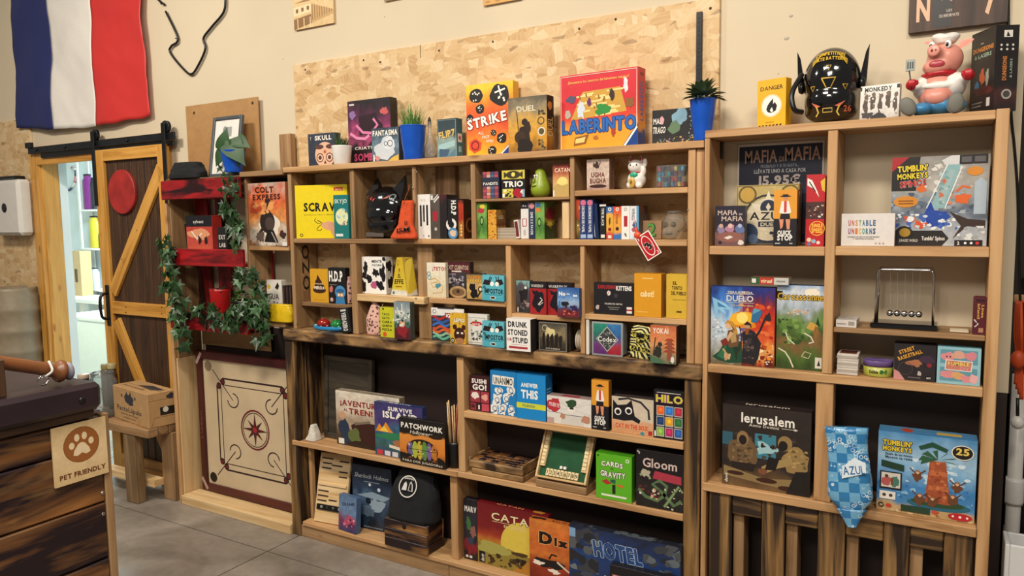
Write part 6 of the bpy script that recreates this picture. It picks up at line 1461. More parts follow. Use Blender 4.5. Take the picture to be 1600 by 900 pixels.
gb('tall fantasy box with a blond archer and a dark warrior',1110,1209,447,ZC3,YC - 0.012,0.045,'2a3a7a',
   [('bg',[(0,'6a6048'),(0.12,'8a8470'),(0.3,'b8bcbc'),(0.5,'c4d2dc'),(0.66,'8fb6d8'),(0.8,'3a72c0'),(1,'22428e')],0.3,280,(0,0,0.56,1)),('bg',[(0,'5a1c10'),(0.1,'b0481c'),(0.22,'e8a860'),(0.32,'d8602a'),(0.5,'c8381c'),(0.7,'b82a1c'),(0.82,'6a2440'),(0.92,'2a2a70'),(1,'26307c')],0.25,281,(0.5,0,1,1)),
    ('s',0.44,0.3,0.6,0.95,['8a6a80','c89a70','5a5a98','d88a50','7a90b8'],50,0.02,0.045,279),('blob',0.5,0.585,0.22,0.1,'d8821c',0.35,282),('blob',0.5,0.6,0.17,0.08,'eeb02c',0.3,278),('c',0.5,0.61,0.09,'f6dc72'),('p',[(0.02,0.86),(0.24,0.78),(0.34,0.7),(0.2,0.72),(0.26,0.64),(0.12,0.7),(0.08,0.56),(0.05,0.72)],'8fc4e2'),('p',[(0.1,0.8),(0.26,0.73),(0.12,0.74)],'3a78a8'),('s',0.02,0.3,0.22,0.58,['eef0f0','c4ccd4','8a9aac','b0b8c0'],34,0.014,0.035,290),('s',0.7,0.06,0.98,0.3,['f4d8a0','e88a30','7a2410','fae8c8','b84a18'],34,0.015,0.045,284),('s',0.66,0.36,0.98,0.8,['d84a20','a82414','e2703a'],26,0.02,0.05,283),
    ('t','TIERRA MEDIA',0.46,0.93,0.03,'d8d0c0',{'w': 0.4}),('t','DUELO',0.46,0.855,0.075,'ded8cc',{'w': 0.42}),('l',[(0.24,0.91),(0.68,0.91)],0.006,'d8d0c0'),('l',[(0.24,0.8),(0.68,0.8)],0.006,'d8d0c0'),('t','POR LA TIERRA MEDIA',0.5,0.765,0.022,'d8b890',{'w': 0.34}),
    ('p',[(0.03,0.09),(0.14,0.16),(0.24,0.3),(0.34,0.34),(0.5,0.3),(0.52,0.04),(0.3,0.02),(0.12,0.05)],'1c4630'),('p',[(0.1,0.1),(0.26,0.26),(0.22,0.06)],'2f6a48'),('p',[(0.34,0.3),(0.46,0.28),(0.42,0.05)],'123322'),('p',[(0.28,0.44),(0.38,0.46),(0.46,0.38),(0.44,0.24),(0.3,0.22),(0.26,0.34)],'6a4a30'),('p',[(0.3,0.4),(0.4,0.42),(0.42,0.3),(0.34,0.28)],'b0905c'),('l',[(0.34,0.42),(0.26,0.3),(0.22,0.27)],0.05,'d0a478'),('e',0.28,0.5,0.045,0.04,'dcb08a'),('p',[(0.22,0.52),(0.27,0.575),(0.36,0.55),(0.42,0.46),(0.44,0.38),(0.37,0.42),(0.33,0.5),(0.28,0.535)],'c08a34'),('p',[(0.33,0.51),(0.4,0.45),(0.36,0.44)],'8a5a1c'),('l',[(0.46,0.5),(0.5,0.36),(0.47,0.22),(0.4,0.12)],0.018,'3a2014'),('p',[(0.16,0.3),(0.25,0.345),(0.3,0.27),(0.2,0.23)],'7a2a20'),('blob',0.27,0.1,0.05,0.05,'c8a078',0.5,289),('l',[(0.2,0.2),(0.28,0.12),(0.24,0.05)],0.03,'b89468'),
    ('p',[(0.5,0.04),(0.52,0.3),(0.5,0.42),(0.6,0.48),(0.7,0.44),(0.8,0.3),(0.76,0.1),(0.7,0.02)],'211d22'),('p',[(0.54,0.34),(0.66,0.36),(0.64,0.2),(0.56,0.18)],'3c3034'),('s',0.52,0.08,0.74,0.42,['4a3c38','17141a','6a5444'],22,0.012,0.03,277),('e',0.58,0.5,0.045,0.04,'bc8c68'),('p',[(0.53,0.53),(0.58,0.57),(0.64,0.54),(0.65,0.47),(0.62,0.52),(0.55,0.52)],'2a1f1a'),('p',[(0.54,0.48),(0.62,0.48),(0.6,0.4),(0.56,0.4)],'8a4a24'),('l',[(0.68,0.34),(0.78,0.46),(0.88,0.66)],0.03,'1c191c'),('p',[(0.84,0.62),(0.92,0.7),(0.95,0.6),(0.9,0.58)],'24202a'),('p',[(0.64,0.56),(0.66,0.72),(0.82,0.7),(0.74,0.56)],'2f6a94'),('p',[(0.66,0.66),(0.68,0.74),(0.8,0.72)],'5a9ab8'),('r',0.86,0.03,0.96,0.09,'5a1c14'),('s',0.87,0.035,0.95,0.085,['f0e8dc'],4,0.012,0.016,291)],
   top=[('bg',[(0,'2c3c84'),(1,'24346c')],0.2,292)],right=[('bg',[(0,'c8854a'),(0.6,'b85a3c'),(1,'a84a30')],0.2,293)],dy=0.006)
gb('green landscape box with white roads and a thatched house',1212,1285,445,ZC3,YC + 0.004,0.04,'4a6a34',
   [('bg',[(0,'33461c'),(0.15,'4a6628'),(0.3,'7a5a34'),(0.42,'3f5a24'),(0.56,'6a8a44'),(0.66,'7a8a68'),(0.74,'a8b4c0'),(0.88,'c8ccd0'),(1,'8fb0d4')],0.22,295),('blob',0.75,0.92,0.14,0.05,'ece2cc',0.3,296),('r',0.0,0.84,0.12,0.93,'1c1814'),('t','Carcassonne',0.5,0.87,0.08,'d8ae3c',{'w': 0.98,'b': 1,'ol': '2a2416','os': 0.06}),('p',[(0.64,0.5),(0.72,0.58),(0.88,0.54),(0.84,0.46)],'c89a44'),('p',[(0.84,0.54),(0.92,0.46),(0.84,0.36),(0.78,0.46)],'8a6030'),('p',[(0.84,0.55),(0.88,0.64),(0.93,0.52)],'1c3a1c'),('s',0.2,0.64,0.7,0.72,['c8a078','a87a54','d8c0a0'],18,0.02,0.035,297),('s',0.0,0.3,0.6,0.6,['2f4a1c','5a7a34','7a9a4c'],40,0.03,0.06,298),('l',[(0.05,0.24),(0.2,0.2),(0.3,0.12),(0.38,0.02)],0.03,'d8cfb4'),('l',[(0.2,0.44),(0.26,0.36),(0.4,0.3)],0.025,'d8cfb4'),('l',[(0.6,0.44),(0.74,0.4),(0.8,0.34),(0.7,0.32)],0.03,'d8cfb4'),('l',[(0.55,0.16),(0.7,0.14),(0.75,0.2),(0.62,0.22),(0.55,0.16)],0.02,'c8b890'),('r',0.84,0.03,0.98,0.16,'d8d2c4'),('p',[(0.88,0.06),(0.95,0.06),(0.92,0.13)],'2a2a24')],
   top=[('r',0,0,1,1,'2a3450')])
m_,w_,h_ = spot(1173,1232,431,z_at(445,-0.5,YC + 0.005) + 0.003,YC - 0.012,0.0)
carton('game_box','thin green, red and white box lying across the two tall boxes','game box',m_,w_,0.055,0.022,'b8b4ac',
   [('r',0,0,0.24,1,'2c5a34'),('r',0.03,0.2,0.14,0.8,'e4ded4'),('r',0.24,0,0.62,1,'b83a2c'),('t','virus!',0.42,0.5,0.5,'e8d8a8',{'w': 0.3,'b': 2}),('r',0.62,0,1,1,'c4c2bc'),('r',0.68,0.35,0.92,0.6,'8a8680')],top=[('bg',[(0,'5a6a44'),(0.5,'8a3a30'),(1,'6a7a5c')],0.3,299)])
gb('small white paper box at the left of the pendulum',1306,1338,499,ZCm,YC - 0.014,0.09,'c0b8b0',[('r',0,0,1,1,'d4ccc4'),('r',0.05,0.35,0.5,0.5,'8a8078'),('r',0.6,0.25,0.9,0.8,'9a9088')],top=[('r',0,0,1,1,'c8c0b8'),('r',0.2,0.3,0.8,0.7,'b0a8a0')])
gb('dark maroon upright box with gold vertical lettering',1519,1540,464,ZCm,YC - 0.012,0.045,'4a1420',
   [('r',0,0,1,1,'541824'),('t','Linea',0.72,0.62,0.3,'d8a84a',{'rot': -90,'w': 0.34,'hw': 0.2}),('t','Infantil',0.42,0.62,0.3,'d8a84a',{'rot': -90,'w': 0.4,'hw': 0.2}),('r',0.2,0.88,0.85,0.94,'2a0c12'),('l',[(0.1,0.4),(0.4,0.28),(0.15,0.2)],0.1,'d8c8b8'),('l',[(0.4,0.36),(0.2,0.26)],0.06,'1c0c10'),('r',0.45,0.06,0.8,0.18,'a87a5a')],bev=0.004)
fc = gb('thin pale card lying flat on the narrow shelf',1484,1514,516,ZCm,YC + 0.005,0.05,'cbb89c',top=[('r',0.05,0.05,0.95,0.95,'d6c6aa')],name='flat_card',cat='card')
gb('dark box with an orange slanted title and a basketball figure',1396,1461,536,ZC3,YC - 0.014,0.05,'1d191c',
   [('bg',[(0,'2a2426'),(1,'241f22')],0.15,300),('t','STREET',0.3,0.83,0.1,'d89a3a',{'w': 0.4,'rot': 24,'b': 2,'ol': '3a200c'}),('t','BASKETBALL',0.38,0.7,0.1,'d89a3a',{'w': 0.62,'rot': 24,'b': 2,'ol': '3a200c'}),('blob',0.52,0.5,0.16,0.1,'a86a4a',0.5,301),('ring',0.28,0.32,0.18,0.08,'4a3e40'),('blob',0.78,0.6,0.14,0.12,'3f2a3c',0.5,302),('c',0.85,0.45,0.06,'8a2430'),('p',[(0,0),(0.28,0),(0.12,0.22),(0,0.28)],'c88a86'),('blob',0.62,0.2,0.05,0.06,'b8aaa4',0.5,303),('e',0.84,0.1,0.08,0.06,'0c0a0c'),('t','GDM',0.84,0.1,0.05,'e4ded4',{'w': 0.1}),('r',0.35,0.07,0.65,0.1,'6a5f60')],top=[('r',0,0,1,1,'17141a')],right=[('r',0,0,1,1,'141114')])
gb('pastel blue box with pink sausage-like creatures',1463,1531,541,ZC3,YC - 0.016,0.045,'7fb0bc',
   [('r',0,0,1,1,'8fbcc6'),('r',0.07,0.55,0.93,0.93,'5f94a4'),('r',0.07,0.08,0.93,0.45,'5f94a4'),('blob',0.25,0.72,0.16,0.12,'d88a8c',0.3,304),('blob',0.5,0.8,0.2,0.1,'d6a08a',0.3,305),('blob',0.78,0.78,0.14,0.1,'d0828a',0.3,306),('blob',0.25,0.26,0.18,0.1,'d88a8c',0.3,307),('blob',0.5,0.24,0.16,0.1,'d6a06a',0.3,308),('blob',0.7,0.16,0.14,0.1,'d88a8c',0.3,309),('blob',0.85,0.18,0.1,0.14,'e0a8a8',0.3,310),('p',[(0.18,0.38),(0.8,0.36),(0.82,0.64),(0.2,0.66)],'ece4da'),('p',[(0.2,0.4),(0.78,0.38),(0.8,0.62),(0.22,0.64)],'c87a6a'),('t','FUMBLE',0.5,0.56,0.1,'ecc86a',{'w': 0.5,'b': 2,'ol': '8a3a3a'}),('t','ON',0.62,0.44,0.09,'e89a9a',{'w': 0.2,'b': 2,'ol': '8a3a3a'}),('c',0.22,0.74,0.02,'2a1a1c'),('c',0.3,0.74,0.02,'2a1a1c')])
gb('big dark brown box with two hooded figures and white gothic title',1128,1265,630,ZC4,YC - 0.015,0.055,'271d1a',
   [('bg',[(0,'6a5032'),(0.12,'5a4228'),(0.25,'2c221e'),(0.7,'2a211e'),(1,'2f2522')],0.2,311),('r',0.38,0.38,0.62,0.68,'3a7a8c'),('blob',0.5,0.5,0.11,0.06,'9ac0c4',0.5,312),('r',0.0,0.5,0.12,0.66,'2f5a68'),('s',0.02,0.28,0.98,0.68,['3a2c26','211a18','4a3a2e'],60,0.012,0.03,317),('blob',0.24,0.42,0.16,0.18,'6a5236',0.3,313),('s',0.12,0.3,0.36,0.52,['8a6e48','4a3826','7a6040'],26,0.012,0.03,318),('e',0.24,0.6,0.07,0.09,'8a6c46'),('e',0.24,0.58,0.045,0.06,'1c1412'),('p',[(0.1,0.3),(0.4,0.3),(0.36,0.2),(0.12,0.22)],'241a16'),('blob',0.84,0.42,0.16,0.16,'94784a',0.3,314),('s',0.72,0.32,0.97,0.54,['b09258','6a5434','a0844e'],26,0.012,0.03,319),('e',0.72,0.6,0.08,0.09,'8f7448'),('e',0.7,0.57,0.05,0.06,'1c1412'),('l',[(0.8,0.4),(0.6,0.32),(0.48,0.24)],0.09,'a08452'),('blob',0.48,0.23,0.06,0.04,'7a4a30',0.3,315),('p',[(0.5,0.25),(0.54,0.42),(0.66,0.4),(0.62,0.26)],'16110f'),('p',[(0.02,0.12),(0.98,0.02),(0.98,0.2),(0.5,0.14),(0.02,0.24)],'8a7248'),('e',0.52,0.12,0.12,0.03,'3a1c14'),('e',0.16,0.16,0.1,0.025,'3a1c14'),('e',0.74,0.06,0.09,0.03,'3a1c14'),('p',[(0.74,0.0),(1,0.0),(1,0.3),(0.84,0.28)],'1a1412'),
    ('t','Ierusalem',0.52,0.86,0.12,'efe8dc',{'w': 0.6,'b': 1}),('t','Anno Domini',0.48,0.775,0.035,'cfc4b4',{'w': 0.34,'gap': 0.12}),('l',[(0.68,0.775),(0.84,0.775)],0.006,'cfc4b4'),('p',[(0.8,0.775),(0.83,0.79),(0.86,0.775),(0.83,0.76)],'cfc4b4'),('t','devir',0.05,0.09,0.1,'e8e2d8',{'rot': 90,'w': 0.12,'hw': 0.035})],
   top=[('bg',[(0,'241b19'),(1,'2c2220')],0.2,316),('t','Ierusalem',0.5,0.5,0.4,'c8beb0',{'w': 0.5})])
gb('big blue box with a palm island tower and smiling monkeys',1369,1522,672,ZC4,YC - 0.012,0.07,'3a78b0',
   [('bg',[(0,'b89464'),(0.08,'c0a070'),(0.13,'4a86b8'),(0.35,'3a78b0'),(0.55,'78a8cc'),(0.7,'9abcd4'),(1,'4a86b4')],0.15,320),('s',0.0,0.14,0.98,0.4,['5a96c4','2f6aa0','88b6d6','3a7ab4'],60,0.012,0.04,338),('s',0.3,0.4,0.98,0.7,['b8d2e0','8ab2d0','d0e0e8'],40,0.015,0.045,339),('s',0.0,0.0,0.98,0.1,['c8a878','a8845a','d8bc90'],40,0.01,0.03,340),('e',0.64,0.16,0.32,0.07,'2a6478'),('e',0.63,0.18,0.27,0.05,'2f4a2c'),('p',[(0.5,0.18),(0.54,0.7),(0.7,0.7),(0.76,0.18)],'a04e2e'),('p',[(0.53,0.34),(0.54,0.4),(0.73,0.4),(0.74,0.34)],'c0683c'),('p',[(0.54,0.52),(0.545,0.58),(0.71,0.58),(0.72,0.52)],'c0683c'),('s',0.53,0.2,0.72,0.69,['8a3e22','c87a4c','b05a34'],40,0.01,0.025,341)] + [('p',[(0.62,0.72),(0.62 + 0.16 * cos(a),0.72 + 0.1 * sin(a) + 0.02),(0.62 + 0.2 * cos(a + 0.25),0.70 + 0.12 * sin(a + 0.25))],'2f5a3c') for a in (-0.4,0.2,0.9,1.6,2.3,3.0,3.4)] +
   [z for i,(a,b) in enumerate(((0.45,0.22),(0.42,0.5),(0.82,0.42),(0.78,0.26),(0.58,0.2))) for z in (('c',a,b,0.045,'e8e0d4'),('blob',a,b - 0.02,0.05,0.06,'6a4028',0.4,321 + i),('c',a,b + 0.03,0.03,'8a5a3a'),('c',a,b + 0.025,0.02,'d8a880'),('l',[(a - 0.08,b + 0.08),(a,b),(a + 0.08,b + 0.07)],0.014,'5a3420'))] +
   [('t',"TUMBLIN'",0.2,0.865,0.06,'e8c83a',{'w': 0.3,'b': 2,'ol': '2a1c10','os': 0.12}),('t','MONKEYS',0.2,0.79,0.055,'e8c83a',{'w': 0.3,'b': 2,'ol': '2a1c10','os': 0.12}),('t','Duelo de los monos',0.22,0.725,0.03,'14283a',{'w': 0.28}),('t','Macaco na rama',0.22,0.685,0.03,'14283a',{'w': 0.28}),('p',[(0.42,0.86),(0.56,0.93),(0.72,0.86),(0.7,0.82),(0.56,0.87),(0.44,0.82)],'1c4a34'),('e',0.86,0.84,0.11,0.09,'e8e0cc'),('e',0.86,0.84,0.1,0.08,'1c1814'),('t','25',0.86,0.855,0.08,'e0c060',{'w': 0.13,'b': 2}),('p',[(0.04,0.56),(0.28,0.52),(0.28,0.6),(0.04,0.64)],'1f3c2c'),('r',0.03,0.28,0.26,0.5,'17141a'),('r',0.045,0.3,0.245,0.485,'d8d0c0'),('blob',0.1,0.38,0.05,0.06,'b85a58',0.3,330),('blob',0.19,0.38,0.04,0.07,'4a7a68',0.3,331),('r',0.145,0.33,0.17,0.42,'7a4a2c'),('c',0.1,0.44,0.02,'5a3420'),('r',0.03,0.15,0.2,0.25,'ece6da'),('c',0.08,0.2,0.02,'4a3a30'),('c',0.15,0.2,0.02,'4a3a30'),('ring',0.05,0.07,0.03,0.4,'2a2a20'),('e',0.13,0.07,0.03,0.025,'c8402c'),('r',0.26,0.03,0.56,0.11,'26402c'),('blob',0.62,0.07,0.03,0.03,'c05030',0.6,332),('e',0.86,0.06,0.12,0.045,'b8242c'),('c',0.79,0.06,0.012,'f0ebe2'),('c',0.86,0.06,0.014,'f0ebe2'),('c',0.93,0.06,0.012,'f0ebe2')],
   top=[('bg',[(0,'3f78a8'),(1,'4a7a9c')],0.2,333),('blob',0.3,0.5,0.08,0.3,'a8402c',0.4,334),('r',0.6,0.3,0.85,0.7,'b89a4a')],dy=0.004)

# ================================================================== left unit
YA = YF + 0.03
gb('orange box with a black steam locomotive charging forward',391,449,287,1.385,YA - 0.004,0.03,'a8603c',
   [('bg',[(0,'8a5a34'),(0.08,'c8bcae'),(0.2,'b8a894'),(0.4,'cf8a4c'),(0.6,'d6783c'),(0.8,'c85a34'),(1,'b8a090')],0.35,340),('blob',0.6,0.28,0.26,0.14,'e0d4c4',0.5,341),('t','COLT',0.45,0.89,0.09,'3a1812',{'w': 0.5,'b': 2,'ol': 'd86a3a','os': 0.08}),('t','EXPRESS',0.5,0.775,0.085,'3a1812',{'w': 0.74,'b': 2,'ol': 'd86a3a','os': 0.08}),('c',0.5,0.38,0.2,'2a201e'),('c',0.56,0.35,0.12,'4a3a36'),('p',[(0.48,0.5),(0.5,0.7),(0.58,0.7),(0.58,0.5)],'2a201e'),('r',0.46,0.68,0.6,0.74,'2a201e'),('p',[(0.4,0.06),(0.78,0.05),(0.66,0.25),(0.5,0.26)],'1c1614'),('l',[(0.6,0.22),(0.72,0.06)],0.02,'b8aca0'),('l',[(0.2,0.12),(0.4,0.3)],0.07,'33241f'),('blob',0.3,0.15,0.1,0.08,'5a4a44',0.5,342),('blob',0.9,0.18,0.08,0.06,'3a2420',0.5,343),('s',0.05,0.5,0.95,0.7,['b8482c','e09a5a'],12,0.04,0.09,344),('r',0.88,0.0,1.0,0.06,'dcd6cc')],dy=-0.012)
gb('red pot-shaped box with a black lid band and white sketch figures',294,334,337,rz[1][0] + 0.0165,YF + 0.03,0.06,'a82a24',
   [('bg',[(0,'b83a2c'),(0.35,'c05040'),(0.76,'b84034')],0.15,345),('r',0,0.76,1,1,'17141a'),('t','sylvant',0.48,0.87,0.07,'d8d2ca',{'w': 0.4}),('blob',0.5,0.6,0.4,0.12,'d8946a',0.4,346),('l',[(0.2,0.66),(0.4,0.5),(0.6,0.62)],0.04,'e8dcd0'),('blob',0.5,0.46,0.06,0.08,'2a1614',0.4,347),('blob',0.75,0.46,0.06,0.08,'2a1614',0.4,348),('r',0.06,0.08,0.94,0.34,'c85a40'),('t','Kaos',0.5,0.18,0.09,'ecc8a8',{'w': 0.4})],left=[('r',0,0,1,1,'8c1c1c')])
gb('small black box with white lettering among the ivy leaves',342,356,355,rz[1][0] + 0.0165,YF + 0.03,0.03,'1c1a1a',[('t','EXIT',0.5,0.72,0.12,'d8d2ca',{'w': 0.7}),('t','LAB',0.5,0.5,0.12,'d8d2ca',{'w': 0.7}),('t','ZONE',0.5,0.28,0.12,'d8d2ca',{'w': 0.7})])
gb('white box with a drawn cat face and black uneven letters',419,442,437,zsh,YF + 0.075,0.03,'d8d2c6',
   [('r',0,0,1,1,'dfd9cd'),('t','GUA',0.45,0.58,0.15,'17151a',{'w': 0.7,'b': 1}),('t','TA',0.58,0.38,0.14,'17151a',{'w': 0.42,'b': 1}),('t','FAC',0.5,0.18,0.14,'17151a',{'w': 0.66,'b': 1}),('p',[(0.55,0.8),(0.75,0.95),(0.85,0.85),(0.75,0.75)],'24201c'),('c',0.15,0.82,0.12,'c8a83a')])
for i_,(a_,b_,lb) in enumerate(((443,447,'thin black book beside the cat-face box, leftmost of three'),(448,452,'thin black book, middle of three beside the cat-face box'),(453,457,'thin black book, rightmost of three beside the cat-face box'))):
    gb(lb,a_,b_,446,zsh,YF + 0.08,0.05,'231a1a',[('l',[(0.5,0.05),(0.5,0.95)],0.2,'6a4a44')],name='book',cat='book',group='three thin black books')

# ================================================================== plants, toys and other single things
def thing(name,label,cat,xl,xr,yt,z0,Y,dy=0.0,group=None):
    """Empty at the base middle of something seen between xl..xr; returns it with its width and height"""
    m,w,h = spot(xl,xr,yt,z0 + 0.001,Y,dy)
    o = empty(name,(0,0,0),label,cat,group)
    o.matrix_basis = m
    WM[o] = m
    return o,w,h

def cm(hexcol,rough=0.5,**kw):
    return plain('tone_' + hexcol + str(int(rough * 100)),hexcol,rough,namt=0.05,**kw)

def blade_mesh(n,seed,r0,h0,h1,spread,wd,curve=0.4):
    rg = random.Random(seed)
    V,Fc = [],[]
    for i in range(n):
        a,r = rg.random() * 6.283,r0 * math.sqrt(rg.random())
        bx,by = r * cos(a),r * sin(a)
        h = rg.uniform(h0,h1)
        da = a + rg.uniform(-0.8,0.8)
        sp = spread * rg.random()
        px,py = -sin(da) * wd,cos(da) * wd
        o = len(V)
        for k in range(4):
            t = k / 3
            q = sp * (t ** (1 + curve * 2))
            ww = 1 - t * 0.95
            x,y,z = bx + q * cos(da),by + q * sin(da),h * t * (1 - 0.25 * (sp / max(spread,1e-6)) * t)
            V += [(x - px * ww,y - py * ww,z),(x + px * ww,y + py * ww,z)]
        for k in range(3):
            b = o + 2 * k
            Fc.append((b,b + 1,b + 3,b + 2))
    return V,Fc

def leaf_data(L,wd,fold=0.25,droop=0.3,lobes=None):
    """pointed leaf along +X, curved down at the tip"""
    n = 8
    V,Fc = [],[]
    for i in range(n + 1):
        t = i / n
        ww = wd * (sin(pi * min(1,t ** 0.8)) ** 0.8 if 0 < t < 1 else 0.0)
        if lobes:
            ww = wd * lobes[i]
        x = L * t
        z = -droop * L * t * t
        V += [(x,-ww,z - fold * -ww * 0 + fold * ww),(x,0,z),(x,ww,z + fold * ww)]
    for i in range(n):
        b = 3 * i
        Fc += [(b,b + 3,b + 4,b + 1),(b + 1,b + 4,b + 5,b + 2)]
    return V,Fc

def cup(parent,r0,r1,h,mat,name='cup'):
    return lathe(name,[(r0 * 0.98,0),(r0,0.002),(r0 * 1.02,h * 0.2),(r0 + (r1 - r0) * 0.5,h * 0.5),(r0 + (r1 - r0) * 0.53,h * 0.51),(r1 * 0.985,h * 0.94),(r1,h * 0.97),(r1 * 1.03,h * 0.985),(r1 * 1.0,h),(r1 * 0.95,h * 0.99),(r1 * 0.93,h * 0.9),(0.002,h * 0.88)],mat,parent,None,28)

# white pot with a tufted plant
t_,w_,h_ = thing('potted_plant','little white pot with a spiky green plant on the top board','plant',523,547,229,ZT,YT - 0.02)
r_ = w_ / 2
lathe('pot',[(r_ * 0.75,0),(r_ * 0.8,0.003),(r_ * 0.98,h_ * 0.95),(r_,h_),(r_ * 0.9,h_),(r_ * 0.86,h_ * 0.85),(0.001,h_ * 0.84)],M_WHITE,t_,None,24)
V,Fc = blade_mesh(70,3,r_ * 0.6,0.02,0.055,0.035,0.0035)
tag(mesh('foliage',V,Fc,M_LEAF,t_,T(0,0,h_ * 0.9)),kind='stuff')
V,Fc = blade_mesh(9,5,r_ * 0.3,0.06,0.1,0.05,0.0025)
tag(mesh('long_blades',V,Fc,M_LEAF2,t_,T(-0.012,0,h_ * 0.9)),kind='stuff')
# blue cup with grass
t_,w_,h_ = thing('grass_cup','blue plastic cup with tall artificial grass on the top board','plant',630,663,198,ZT,YT - 0.02)
cup(t_,w_ * 0.37,w_ * 0.49,h_,M_BLUEP)
V,Fc = blade_mesh(150,8,w_ * 0.38,0.06,0.125,0.05,0.002)
tag(mesh('grass',V,Fc,M_LEAF2,t_,T(0,0,h_ * 0.88)),kind='stuff')
# clear bottle-like vase
t_,w_,h_ = thing('glass_bottle','small clear glass bottle behind the grass cup','bottle',664,681,190,ZT,YT + 0.03)
lathe('body',[(w_ * 0.45,0),(w_ * 0.5,h_ * 0.05),(w_ * 0.42,h_ * 0.3),(w_ * 0.2,h_ * 0.5),(w_ * 0.12,h_ * 0.75),(w_ * 0.15,h_),(w_ * 0.1,h_),(w_ * 0.08,h_ * 0.75),(w_ * 0.15,h_ * 0.5),(w_ * 0.36,h_ * 0.3),(w_ * 0.44,h_ * 0.06),(0.001,h_ * 0.04)],M_GLASS,t_,None,20)
lathe('stopper',[(w_ * 0.09,h_ * 0.98),(w_ * 0.13,h_ * 1.02),(w_ * 0.05,h_ * 1.1)],M_BLACK,t_,None,12)
# blue cup with succulent
t_,w_,h_ = thing('succulent_cup','blue plastic cup with a leafy succulent at the right end of the top board','plant',1077,1119,157,ZT,YT - 0.035)
cup(t_,w_ * 0.33,w_ * 0.48,h_,M_BLUEP)
lf = None
rg = random.Random(11)
V,Fc = leaf_data(0.05,0.013,0.3,0.35)
M_SUCC = plain('succulent_leaf','4d6244',0.45,nscale=40,namt=0.3)
for i in range(64):
    a,el = rg.random() * 6.283,rg.uniform(0.1,1.35)
    s = rg.uniform(0.7,1.15)
    m = WM[t_] @ T(0.5 * w_ * 0.5 * cos(a) * cos(el),0.25 * w_ * sin(a),h_ * 0.9 + 0.012 + 0.02 * sin(el)) @ RZ(a) @ RY(-el) @ Matrix.Scale(s,4)
    if lf is None:
        lf = mesh('leaf',V,Fc,M_SUCC,t_,m,True,rel=False)
    else:
        share(lf,t_,m)
# slotted black rail on the wall
sr = empty('slotted_rail',(at(1093,130,YW - 0.02).x,YW - 0.02,at(1093,130,YW - 0.02).z),'narrow black slotted rail screwed upright to the chipboard','rail')
x_,zA,zB = at(1093,80,YW - 0.017).x,at(1093,150,YW - 0.017).z,at(1093,19,YW - 0.017).z
board('rail_strip',x_ - 0.010,x_ + 0.010,YW - 0.025,YW - 0.0155,zA,zB,M_BLACK,sr,0.001)
f_ = None
for i in range(18):
    z_ = zA + 0.02 + (zB - zA - 0.04) * i / 17
    V,Fc = chamfer(0.006,0.002,0.006,0.0005)
    if f_ is None:
        f_ = mesh('slot',V,Fc,M_STEEL,sr,T(x_,YW - 0.0255,z_),rel=False)
    else:
        share(f_,sr,T(x_,YW - 0.0255,z_))

# ---------------------------------------------------------------- black racing helmet with gold trim
t_,w_,h_ = thing('helmet','glossy black and gold helmet with side fins on the right unit','helmet',1253,1345,80,ZC,2.515)
R = w_ / 2
M_SHINE = plain('gloss_black','0b0b0d',0.12,namt=0.1,Coat_Weight=0.6)
M_GOLD = cm('c09a2c',0.35)
prt = [ball_data((0,0,h_ * 0.56),(R * 0.98,R * 0.92,h_ * 0.44),None,28,20),ball_data((0,-0.008,h_ * 0.3),(R * 0.92,R * 0.88,h_ * 0.29),None,28,16),ball_data((0,0,h_ * 0.17),(R * 0.92,R * 0.78,h_ * 0.168),None,28,12)]
fused('shell',prt,M_SHINE,t_,0.0035,14)
def hsurf(x,z,cz=0.56,off=0.0025):
    rx_,ry_,rz_ = R * 0.98,R * 0.92,h_ * 0.44
    v = 1 - (x / rx_) ** 2 - ((z - h_ * cz) / rz_) ** 2
    return (x,-ry_ * math.sqrt(max(v,0.02)) - off,z)
hg = [('t','COMPETITION',0.5,0.86,0.05,'c9a22e',{'w': 0.5,'arc': 0.03,'b': 2}),('t','GATE BATTERY',0.5,0.79,0.045,'c9a22e',{'w': 0.56,'arc': 0.03,'b': 2})]
hg += [('l',[(0.2,0.73 + 0.02 * i),(0.32 + 0.02 * i,0.84 + 0.02 * i)],0.012,'c9a22e') for i in range(4)] + [('l',[(0.8,0.73 + 0.02 * i),(0.68 - 0.02 * i,0.84 + 0.02 * i)],0.012,'c9a22e') for i in range(4)]
hg += [('l',[(0.38,0.56),(0.62,0.56),(0.5,0.38),(0.38,0.56)],0.025,'d2a836'),('l',[(0.46,0.72),(0.54,0.72),(0.5,0.66),(0.46,0.72)],0.014,'d2a836'),('l',[(0.74,0.47),(0.82,0.47),(0.78,0.41),(0.74,0.47)],0.014,'d2a836'),('l',[(0.18,0.47),(0.26,0.47),(0.22,0.41),(0.18,0.47)],0.014,'d2a836')]
for q_ in hg[:2] + hg[10:]:
    draw(t_,[q_],2 * R,h_,lambda x,y,k: hsurf((x - R) * 0.96,y,0.56,0.0025 + k),pname='gold_triangle',lname='gold_lettering')
for q_ in (hg[2:6],hg[6:10]):
    draw(t_,q_,2 * R,h_,lambda x,y,k: hsurf((x - R) * 0.96,y,0.56,0.0025 + k),pname='gold_stripes')
hg2 = [('l',[(0.3,0.2),(0.34,0.12),(0.3,0.07)],0.025,'d2a836'),('l',[(0.7,0.2),(0.66,0.12),(0.7,0.07)],0.025,'d2a836'),('l',[(0.42,0.17),(0.58,0.17),(0.58,0.12),(0.42,0.12),(0.42,0.17)],0.014,'d2a836'),('t','26',0.83,0.16,0.08,'b8522c',{'w': 0.12}),('p',[(0.62,0.2),(0.8,0.26),(0.7,0.18)],'b8522c'),('p',[(0.38,0.2),(0.2,0.26),(0.3,0.18)],'b8522c')]
